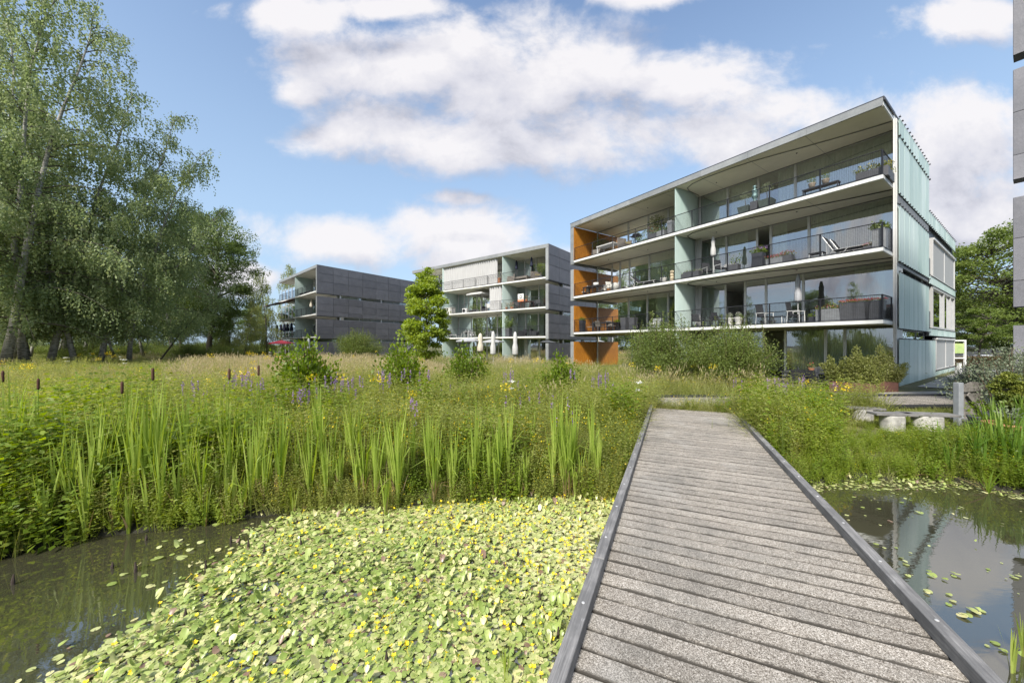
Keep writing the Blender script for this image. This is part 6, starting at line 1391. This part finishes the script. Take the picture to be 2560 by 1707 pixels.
wcurt(F2, 1263, 1279, 1.6, LV2[0]+.05, LV2[1]-.18, 'white curtain on the ground floor between two folded parasols')
for px, lab in ((1122, 'brown bench box at the left end of the curtained balcony'), (1175, 'dark bench box behind the railing of the curtained balcony'), (1212, 'small dark box right behind the railing of the curtained balcony')): on(2, 'bxx', table_b(M_wicker, 1.3, .4, .35, .2, .1), 'low_bench', lab, 'bench', px, 3, .6)
on(2, 'uo', umb_open_b(M_canvas, 2.2, 1.75, .5), 'parasol', 'open white parasol on the second floor of the middle block', 'parasol', 1202, 2, 1.3)
def chest(nm):
    r = empty(nm); m = MB(); m.box(-.85, .85, -.35, .35, 0, .8); m.build('box', M_stone, r, world=False, bevel=.02); m = MB(); m.box(-.88, .88, -.38, .38, .805, .86); m.build('lid', M_white, r, world=False, bevel=.01); return r
on(2, 'chest', chest, 'storage_chest', 'cream storage chest at the left end of the second floor, middle block', 'chest', 1122, 2, .6)
def acu(nm):
    r = empty(nm); m = MB(); m.box(-.4, .4, -.16, .16, .05, .62); m.build('casing', M_white, r, world=False, bevel=.02); m = MB(); m.tube((-.08, -.165, .33), (-.08, -.185, .33), .22, n=18); m.build('fan', M_black, r, world=False); return r
on(2, 'acu', acu, 'air_conditioner', 'white outdoor cooling unit left of the white parasol', 'air conditioner', 1163, 2, .9)
for px, lab in ((1178, 'left'), (1187, 'right')): on(2, 'gpp', pot_b(M_anth, .2, .35, M_bush, .6, 160, .1), 'plant_pot', lab+' one of two green pot plants under the white parasol', 'plant pot', px, 2, .7)
on(2, 'wch', chair_b(M_white, M_white, .95), 'garden_chair', 'white chair left of the white curtain, second floor of the middle block', 'chair', 1222, 2, .8, 60); on(2, 'lwt', table_b(M_white, .7, .5, .4, .05, .05), 'low_table', 'low white table under the white parasol', 'table', 1187, 2, 1.1)
on(2, 'bcl', club_b(M_sling, M_dark), 'lounge_chair', 'black lounge chair behind the white parasol pole', 'chair', 1212, 2, 1.6, 30)
def poster(nm):
    r = empty(nm); m = MB(); m.box(-.38, .38, -.02, .02, .80, 1.62); m.build('board', M_white, r, world=False)
    m = MB(); m.box(-.375, .375, -.026, -.021, .80, 1.0); m.build('orange_band', plain('orange_print', (.75, .22, .10), .6), r, world=False)
    m = MB(); n_ = 20
    vs = [(a*math.cos(2*math.pi*k/n_)*.8, -.027, 1.30+a*math.sin(2*math.pi*k/n_)) for a in (.12, .2) for k in range(n_)]; m.add(vs, [(k, (k+1) % n_, n_+(k+1) % n_, n_+k) for k in range(n_)]); m.build('ring_print', M_black, r, world=False)
    m = MB(); m.tube((-.3, 0, .8), (-.35, .1, 0), .02); m.tube((.3, 0, .8), (.35, .1, 0), .02); m.tube((0, .02, .85), (0, .45, 0), .02); m.build('easel', M_corten, r, world=False); return r
on(2, 'post', poster, 'sign_board', 'white board with a black ring and orange foot behind the railing', 'sign', 1302, 2, .5)
on(2, 'wod', table_b(M_corten, 1.3, .8, .8, .05, .05), 'dining_table', 'wooden table with flowers right of the white sign board', 'table', 1318, 2, 1.0)
o = on(2, 'tpt', None, 'plant_pot', 'pot of orange flowers on the wooden table, middle block', 'plant pot', 1316, 2, 1.0, 0, None, 1.5); o.location.z += .81
for px, v_, key, lab in ((1345, .8, 'dc', 'dark chair nearest to the slate end, second floor of the middle block'), (1334, 1.3, 'dc', 'dark chair behind the railing, second floor of the middle block'), (1293, 1.2, 'dc', 'dark chair left of the white sign board')): on(2, key, None, 'garden_chair', lab, 'chair', px, 2, v_, 40)
for px, lab in ((1265, 'left'), (1280, 'right')): on(2, 'gpp2', pot_b(M_terra, .2, .3, M_bush, .5, 150, .08, flower=M_redfl), 'plant_pot', lab+' terracotta pot beside the teal screen, second floor of the middle block', 'plant pot', px, 2, .6)
on(2, 'dbed', lounger_b(M_white, M_dark, 55), 'day_bed', 'white framed day bed with dark cushions, first floor of the middle block', 'lounger', 1131, 1, .8, 180, s=1.15)
on(2, 'wrt', table_b(M_white, .8, .8, .74, .04, .05), 'garden_table', 'white table between two chairs, first floor of the middle block', 'table', 1170, 1, .8)
for px, r_, lab in ((1161, -80, 'left'), (1180, 80, 'right')): on(2, 'wch2', chair_b(M_white, M_grey, .95), 'garden_chair', lab+' white framed chair at the white table, first floor of the middle block', 'chair', px, 1, .8, r_)
on(2, 'bigp', planter_b(M_anth, 1.1, .6, .95, M_oakleaf, 1.9, 1500, .13), 'planter', 'big leafy shrub in an anthracite tub beside the teal screen', 'planter', 1267, 1, .7)
for px, r_, lab in ((1306, -30, 'left'), (1336, 100, 'right')): on(2, 'blc', club_b(M_sling, M_dark), 'lounge_chair', lab+' black lounge chair on the first floor of the middle block', 'chair', px, 1, .9, r_)
on(2, 'blt', table_b(M_dark, .6, .5, .45, .04, .04), 'low_table', 'small dark table between the black lounge chairs', 'table', 1319, 1, .8)
G2 = lambda key, fn, name, lab, cat_, px, D, s=1.0: (lambda xy: inst(key, fn, name, lab, cat_, (*xy, gz(*xy)), A2, None, s))(at(px, D))
G2('ucw', umb_closed_b(M_canvas, 3.1, .2, skirt=2.1), 'parasol', 'left folded white cantilever parasol behind the meadow', 'parasol', 1233, 31.5, (1.15, 1.15, .97)); G2('ucw', None, 'parasol', 'right folded white cantilever parasol behind the meadow', 'parasol', 1288, 31, (1.15, 1.15, .95))
G2('ucc', umb_closed_b(M_cream, 2.9, .28, skirt=1.7), 'parasol', 'closed cream conical parasol in the middle of the ground floor terraces', 'parasol', 1201, 33, .98)
G2('umg', umb_open_b(M_canvas_g, 2.3, 1.25, .28, 10, M_dark), 'parasol', 'small open grey parasol left of the cream conical one', 'parasol', 1172, 33.5, .95); G2('umg', None, 'parasol', 'open grey parasol half hidden behind a folded white one', 'parasol', 1232, 37, .95)
# ---- far block
on(3, 'ucream', umb_closed_b(M_cream, 2.4, .18), 'parasol', 'closed cream parasol on the second floor of the farthest block', 'parasol', 778, 2, 1.0)
for k, (px, nm_) in enumerate(((693, 'leftmost'), (702, 'second'), (711, 'third'), (719, 'fourth'), (729, 'rightmost'))): on(3, 'ud3', umb_closed_b(M_canvas_d, 2.3, .22, skirt=1.2, pole=M_dark), 'parasol', nm_+' of the five closed navy parasols on the farthest block', 'parasol', px, 1, .5)
aw = empty('awning', F3.p(12, 0, LV3[3]-.9), 0, 'brown awning stretched out over the second floor of the farthest block', 'awning'); m = MB()
ua, ub = F3.uat(735, 0), 17.0
m.add([F3.p(ua, .6, LV3[3]-.25), F3.p(ub, .6, LV3[3]-.25), F3.p(ub, -2.3, LV3[3]-1.0), F3.p(ua, -2.3, LV3[3]-1.0), F3.p(ua, .6, LV3[3]-.30), F3.p(ub, .6, LV3[3]-.30), F3.p(ub, -2.3, LV3[3]-1.08), F3.p(ua, -2.3, LV3[3]-1.08)], [(0, 1, 2, 3), (7, 6, 5, 4), (2, 3, 7, 6), (0, 4, 5, 1), (1, 5, 6, 2), (0, 3, 7, 4)]); m.build('fabric', M_corten, aw)
m = MB(); [m.tube(F3.p(ua+(ub-ua)*f, .5, LV3[3]-.35), F3.p(ua+(ub-ua)*f, -2.2, LV3[3]-1.1), .03) for f in (.1, .5, .9)]; m.build('arm', M_white, aw)
xy = at(704, 46.5); inst('ured', umb_open_b(M_red, 2.25, 1.55, .4, 6), 'parasol', 'open red parasol at the foot of the farthest block', 'parasol', (*xy, .2), 0, None, .95)
xy = at(772, 45.0); inst('ucw', None, 'parasol', 'folded white parasol at the ground floor of the farthest block', 'parasol', (*xy, .2), 0, None, (1, 1, .92))
for px, lv_, lab in ((752, 3, 'dark sofa on the top balcony of the farthest block'), (764, 3, 'dark armchair on the top balcony of the farthest block'), (748, 2, 'wicker sofa on the second floor of the farthest block'), (750, 1, 'grey sofa on the first floor of the farthest block')): on(3, 'sofa', club_b(M_sling, M_dark, 1.5), 'sofa', lab, 'sofa', px, lv_, 1.0)

# ------------------------------------------------------------------ right hand side: seats, gate, pots, cars, sign
def seat_b(nm):
    r = empty(nm); m = MB(); m.lathe([(.195, 0), (.20, .05), (.20, .30), (.198, .40), (.195, .42)], 20); m.build('drum', M_drum, r, smooth=True, world=False)
    m = MB(); m.box(-.37, .37, -.15, .15, .425, .475); m.build('slab', M_bslab, r, world=False, bevel=.006); return r
M_drum = plain('whitewashed_drum', (.38, .37, .34), .85, var=.4, scale=7, bump=.4); M_bslab = plain('dark_board', (.16, .155, .15), .8, var=.25, scale=8, bump=.5)
for (px, D, r_, s_, lab) in ((2155, 8.5, -20, 1.0, 'leftmost white drum seat with a dark slab, half hidden by herbs'), (2230, 7.75, -12, 1.0, 'middle white drum seat with a dark slab on top'), (2318, 7.7, -12, 1.12, 'rightmost and widest white drum seat with a dark slab on top')):
    x, y = at(px, D); inst('seat', seat_b, 'drum_seat', lab, 'garden seat', (x, y, .15), R(r_), None, (s_*1.02 if px < 2300 else 1.3, 1.0, 1.0))
x, y = at(2425, 7.9); m = MB(); ex = Vector((.99, -.1, 0)); m.box(x-.2, x+.9, y-.2, y+.2, .42, .47); m.box(x-.18, x-.1, y-.15, y+.15, .1, .42); tag(m.build('low_shelf', M_bslab), 'dark low shelf beside the gate post holding flower pots', 'shelf')
gate = empty('garden_gate', (*at(2400, 8.0), .15), 0, 'half open weathered wooden gate with a diagonal brace', 'gate')
gx, gy = at(2396, 7.95); m = MB(); m.box(gx-.055, gx+.055, gy-.055, gy+.055, .1, 1.26); 
tag(m.build('gate_post', M_grey, bevel=.008), 'pale grey square post the garden gate hangs on', 'post')
M_oldw = plain('old_wood', (.17, .155, .135), .85, var=.35, scale=10, bump=.6)
GA = Vector((.94, .34, 0)).normalized(); gn = Vector((-GA.y, GA.x, 0))
def gbox(a0, a1, z0, z1, o0=0, o1=.022, sk=0, name='slat', mat=None):
    m = MB(); b_ = Vector((gx+.10, gy, 0)); P_ = lambda a, o_, z: tuple(b_+GA*a+gn*o_+Vector((0, 0, z)))
    m.hexa([P_(a0, o0, z0), P_(a1, o0, z0+sk), P_(a1, o1, z0+sk), P_(a0, o1, z0), P_(a0, o0, z1), P_(a1, o0, z1+sk), P_(a1, o1, z1+sk), P_(a0, o1, z1)]); m.build(name, mat or M_oldw, gate)
for q in range(8): gbox(.005+q*.115, .11+q*.115, .32, 1.20+.06*math.sin(q/7*math.pi), .0, .02)
gbox(0, .93, 1.05, 1.15, -.035, -.002, name='rail'); gbox(0, .93, .38, .48, -.035, -.002, name='rail'); 
m = MB(); b_ = Vector((gx+.10, gy, 0)); m.hexa([tuple(b_+GA*a+gn*o_+Vector((0, 0, z))) for a, o_, z in ((.04, -.06, .97), (.14, -.06, 1.04), (.14, -.037, 1.04), (.04, -.037, .97))]+[tuple(b_+GA*a+gn*o_+Vector((0, 0, z))) for a, o_, z in ((.80, -.06, .42), (.90, -.06, .49), (.90, -.037, .49), (.80, -.037, .42))][:4]); m.build('brace', M_oldw, gate)
def dwarfpot(nm):
    r = dwarf(nm); m = MB(); m.lathe([(.24, -.36), (.30, -.1), (.32, 0), (.28, 0), (.26, -.06)], 18); m.build('pot', M_anth, r, smooth=True, world=False); return r
x, y = at(2526, 6.6); inst('dwarf', dwarfpot, 'dwarf_conifer', 'rounded dwarf conifer in a dark pot with orange tips, right of the gate', 'potted conifer', (x, y, .82), 0, None, 1.05)
for px, D, key, fn, lab, z in ((2525, 6.0, 'tb', pot_b(M_terra, .30, .26, M_olive, .25, 160, .05), 'wide terracotta bowl with silvery leaves below the dwarf conifer', .52), (2450, 6.9, 'tb2', pot_b(M_anth, .17, .24, M_lime, .3, 160, .05), 'dark pot with light green leaves on the low shelf', .48), (2556, 6.3, 'tb3', pot_b(M_dark, .22, .3, M_bush, .4, 150, .06), 'dark tall pot at the right edge beside the terracotta bowl', .52)):
    x, y = at(px, D); inst(key, fn, 'plant_pot', lab, 'plant pot', (x, y, z), 0)
m = MB(); a_, b_, c1_, c2_ = at(2440, 6.2), at(2640, 5.75), at(2452, 7.0), at(2640, 6.6); m.hexa([(a_[0], a_[1], .05), (b_[0], b_[1], .05), (c2_[0], c2_[1], .05), (c1_[0], c1_[1], .05), (a_[0], a_[1], .47), (b_[0], b_[1], .47), (c2_[0], c2_[1], .47), (c1_[0], c1_[1], .47)]); tag(m.build('plant_stand', M_bslab), 'low dark plank stand carrying the pots at the right edge', 'plant stand')
# hedge, barrier, notice board, cars
hd = empty('clipped_hedge', (37, 27.5, 0), 0, 'low clipped brown green hedge between the road and the car park', 'hedge')
a_, b_ = Vector((*at(2375, 28.5), 0)), Vector((*at(2600, 26.5), 0)); rng = np.random.default_rng(3); n = 9000; s_ = rng.random(n); d_ = (b_-a_).normalized(); nn = Vector((-d_.y, d_.x, 0)); P = np.array(a_)[None]+s_[:, None]*np.array(b_-a_)[None]+rng.uniform(-.5, .5, n)[:, None]*np.array(nn)[None]; P[:, 2] = hgt(P[:, 0], P[:, 1])+rng.uniform(0, .95, n)
V_, F_, r_ = leaf_quads(P-np.array([37, 27.5, 0]), .10, rng, None, 1, .7); obj('foliage', np_mesh('foliage', V_, F_, leaf_mat('hedge_leaves', [(.07, .055, .03), (.12, .09, .05), (.15, .13, .05)], trans=.3, nscale=1), {'rnd': r_}), hd)
m = MB(); c_ = [a_+(b_-a_)*f for f in (0, 1)]; m.hexa([(*(c_[0]-nn*.35).xy, -.5), (*(c_[1]-nn*.35).xy, -.5), (*(c_[1]+nn*.35).xy, -.5), (*(c_[0]+nn*.35).xy, -.5), (*(c_[0]-nn*.35).xy, .75), (*(c_[1]-nn*.35).xy, .7), (*(c_[1]+nn*.35).xy, .7), (*(c_[0]+nn*.35).xy, .75)]); m.build('branches', M_twig, hd)
nb = empty('notice_board', (*at(2400, 25.5), 0), 0, 'white framed notice board with a green picture beside the teal building', 'sign'); x, y = at(2412, 25.5); x0, _ = at(2362, 25.5)
m = MB(); m.box(x-.05, x+.05, y-.05, y+.05, -.1, 2.45); m.box(x0-.05, x0+.05, y-.05, y+.05, -.1, 2.45); m.box(x0+.05, x-.05, y-.05, y+.05, 2.36, 2.45); m.box(x0+.08, x-.08, y-.04, y+.04, 1.12, 1.2); m.build('frame', M_white, nb)
m = MB(); m.box(x0+.08, x-.08, y-.02, y+.02, 1.5, 2.2); m.build('picture_panel', leaf_mat('green_print', [(.20, .34, .12), (.45, .50, .2), (.62, .45, .15)], trans=0, attr=None, nscale=1.5), nb)
brr = empty('barrier_rail', (*at(2450, 22.5), 0), 0, 'low grey steel barrier rail along the pavement', 'barrier'); a_, b_ = Vector((*at(2392, 22.8), 0)), Vector((*at(2500, 21.5), 0)); m = MB()
for z in (.28, .50): m.hexa([(a_.x, a_.y, z), (b_.x, b_.y, z), (b_.x, b_.y+.05, z), (a_.x, a_.y+.05, z), (a_.x, a_.y, z+.13), (b_.x, b_.y, z+.13), (b_.x, b_.y+.05, z+.13), (a_.x, a_.y+.05, z+.13)])
m.build('rail', M_grey, brr); m = MB(); [m.box(a_.x+(b_.x-a_.x)*f-.04, a_.x+(b_.x-a_.x)*f+.04, a_.y+(b_.y-a_.y)*f+.06, a_.y+(b_.y-a_.y)*f+.12, 0, .66) for f in (.02, .5, .98)]; m.build('posts', M_alu, brr)
x, y = at(2398, 21.5); m = MB(); m.box(x-.07, x+.07, y-.07, y+.07, .1, 1.0); tag(m.build('bollard', M_white), 'short white bollard at the corner of the teal building', 'bollard')
def car_b(col):
    def f(nm):
        r = empty(nm); M_c = plain('car_paint', col, .25, .1, var=.02, spec=.6); M_t = plain('tyre', (.02, .02, .02), .8); P_ = [(-2.15, .28), (-2.2, .55), (-2.1, .78), (-1.75, .88), (-1.15, 1.32), (-.6, 1.43), (.35, 1.43), (1.05, .98), (1.75, .86), (2.15, .68), (2.2, .4), (2.1, .25)]
        m = MB(); n_ = len(P_); ins = lambda z: .86 if z < .9 else .86-.22*(z-.9)/.5
        vs = [(x_, s_*ins(z_), z_) for s_ in (-1, 1) for x_, z_ in P_]; m.add(vs, [tuple(range(n_-1, -1, -1)), tuple(range(n_, 2*n_))]+[(k, (k+1) % n_, n_+(k+1) % n_, n_+k) for k in range(n_)]); m.build('body', M_c, r, world=False, bevel=.04)
        gm = plain('car_window', (.03, .035, .04), .08, spec=.8)
        for s_ in (-1, 1):
            m = MB(); q = [(-1.45, .93), (-1.02, 1.30), (-.55, 1.37), (.32, 1.37), (.90, .96)]; vs = [(x_, s_*(ins(z_)+.012), z_) for x_, z_ in q]; m.add(vs, [(0, 1, 2, 3, 4) if s_ < 0 else (4, 3, 2, 1, 0)]); m.build('side_window', gm, r, world=False)
        m = MB(); m.add([(.42, -.6, 1.42), (.42, .6, 1.42), (1.02, .72, 1.03), (1.02, -.72, 1.03)], [(0, 1, 2, 3)]); m.build('windscreen', gm, r, world=False)
        m = MB(); m.add([(-.68, -.6, 1.44), (-.68, .6, 1.44), (-1.17, .66, 1.335), (-1.17, -.66, 1.335)], [(3, 2, 1, 0)]); m.build('rear_window', gm, r, world=False)
        for x_ in (-1.35, 1.38):
            for s_ in (-1, 1):
                m = MB(); m.tube((x_, s_*.70, .32), (x_, s_*.885, .32), .32, n=18); w_ = m.build('wheel', M_t, r, world=False); m = MB(); m.tube((x_, s_*.886, .32), (x_, s_*.893, .32), .2, n=12); m.build('rim', M_alu, w_, world=False)
        for s_ in (-1, 1): m = MB(); m.box(2.10, 2.19, s_*.6-.15, s_*.6+.15, .6, .72); m.build('headlight', M_white, r, world=False)
        return r
    return f
for i, (px, D, rz, col, lab) in enumerate(((2438, 35, 172, (.60, .62, .64), 'silver car parked nearest behind the hedge'), (2487, 37.5, 150, (.80, .80, .80), 'white car parked right of the silver one'), (2520, 41, 150, (.78, .79, .80), 'white car parked third from the left'), (2455, 45, 160, (.70, .72, .75), 'pale car in the second row behind the small tree'), (2412, 43, 165, (.75, .76, .78), 'pale car at the left, behind the notice board'), (2545, 46, 150, (.80, .80, .80), 'white car in the second row at the right'))):
    x, y = at(px, D); inst('car%d' % i, car_b(col), 'parked_car', lab, 'car', (x, y, gz(x, y)+.03), R(rz), 'cars parked behind the hedge')
print('objects', len(bpy.data.objects))

# ------------------------------------------------------------------ labels of the look-alikes: their place in the row, seen from the boardwalk
ORD = ['first', 'second', 'third', 'fourth', 'fifth', 'sixth', 'seventh', 'eighth', 'ninth', 'tenth', 'eleventh', 'twelfth', 'thirteenth', 'fourteenth', 'fifteenth', 'sixteenth', 'seventeenth', 'eighteenth', 'nineteenth', 'twentieth']
TENS = ['', '', 'twenty', 'thirty', 'forty', 'fifty', 'sixty', 'seventy', 'eighty', 'ninety']
def ordn(i): return ORD[i] if i < 20 else (('hundred-'+(TENS[(i+1)//10-10]+'-' if (i+1)//10 > 11 else '') if i > 99 else TENS[(i+1)//10]+'-')+ORD[(i+1) % 10-1] if (i+1) % 10 else {30: 'thirtieth', 40: 'fortieth', 50: 'fiftieth', 60: 'sixtieth', 70: 'seventieth', 80: 'eightieth', 90: 'ninetieth', 100: 'hundredth', 110: 'hundred-tenth', 120: 'hundred-twentieth', 130: 'hundred-thirtieth'}[i+1])
TXT = {'cattail clumps along the pond edge': ('cattail clump from the left at the pond edge', None),
       'birches in the back rows of the grove': ('back row birch from the left, standing in the shade of the grove', None),
       'distant trees behind the grove': ('distant dark tree from the left, behind the grove', None),
       'distant trees beyond the car park': ('distant tree from the left, beyond the car park', None),
       'far shrubs behind the grove': ('far low shrub from the left, behind the tree trunks of the grove', None),
       'iris clumps on the right bank': ('clump of broad iris blades from the left on the right bank', None),
       'purple loosestrife plants on the bank': ('purple loosestrife plant from the left among the meadow herbs', None),
       'tall weeds in the meadow': ('tall leafy weed from the left above the meadow', None),
       'weeds growing through the boardwalk': ('small weed from the left growing between the boardwalk planks', None),
       'dead reed stubs in the pond': ('dark broken reed stub from the left in the pond', None)}
MARKS = [(-300, 'the cattail head at the very left edge'), (98, 'the leaning brown cattail head'), (314, 'the brown head left of the densest clump'), (480, 'the first purple flowers from the left'), (650, 'the smallest brown cattail head'), (762, 'the leafy alder sapling'), (1008, 'the roundest sapling'),
         (1168, 'the slim sapling'), (1400, 'the dark sapling nearest to the boardwalk'), (1540, 'the left kerb of the boardwalk'), (1830, 'the right kerb of the boardwalk'), (1980, 'the open terrace door'), (2130, 'the rusted steel planters')]
KIND = {'cattail clumps along the pond edge': 'cattail clump', 'purple loosestrife plants on the bank': 'purple loosestrife plant', 'tall weeds in the meadow': 'tall leafy weed'}
def pxo(o): return CX+FPX*o.location.x/max(o.location.y, .1)
for g_, (txt, _) in TXT.items():
    L_ = [o for o in bpy.data.objects if o.parent is None and o.get('group') == g_]; L_.sort(key=pxo)
    if g_ not in KIND:
        for i, o in enumerate(L_): o['label'] = ordn(i)+' '+txt
        continue
    cnt = {}
    for o in L_:
        k = max(i for i, (p_, _) in enumerate(MARKS) if p_ <= pxo(o)) if pxo(o) > -300 else 0
        cnt[k] = cnt.get(k, -1)+1; o['label'] = '%s, %s one right of %s' % (KIND[g_], ordn(cnt[k]), MARKS[k][1])
print('done')
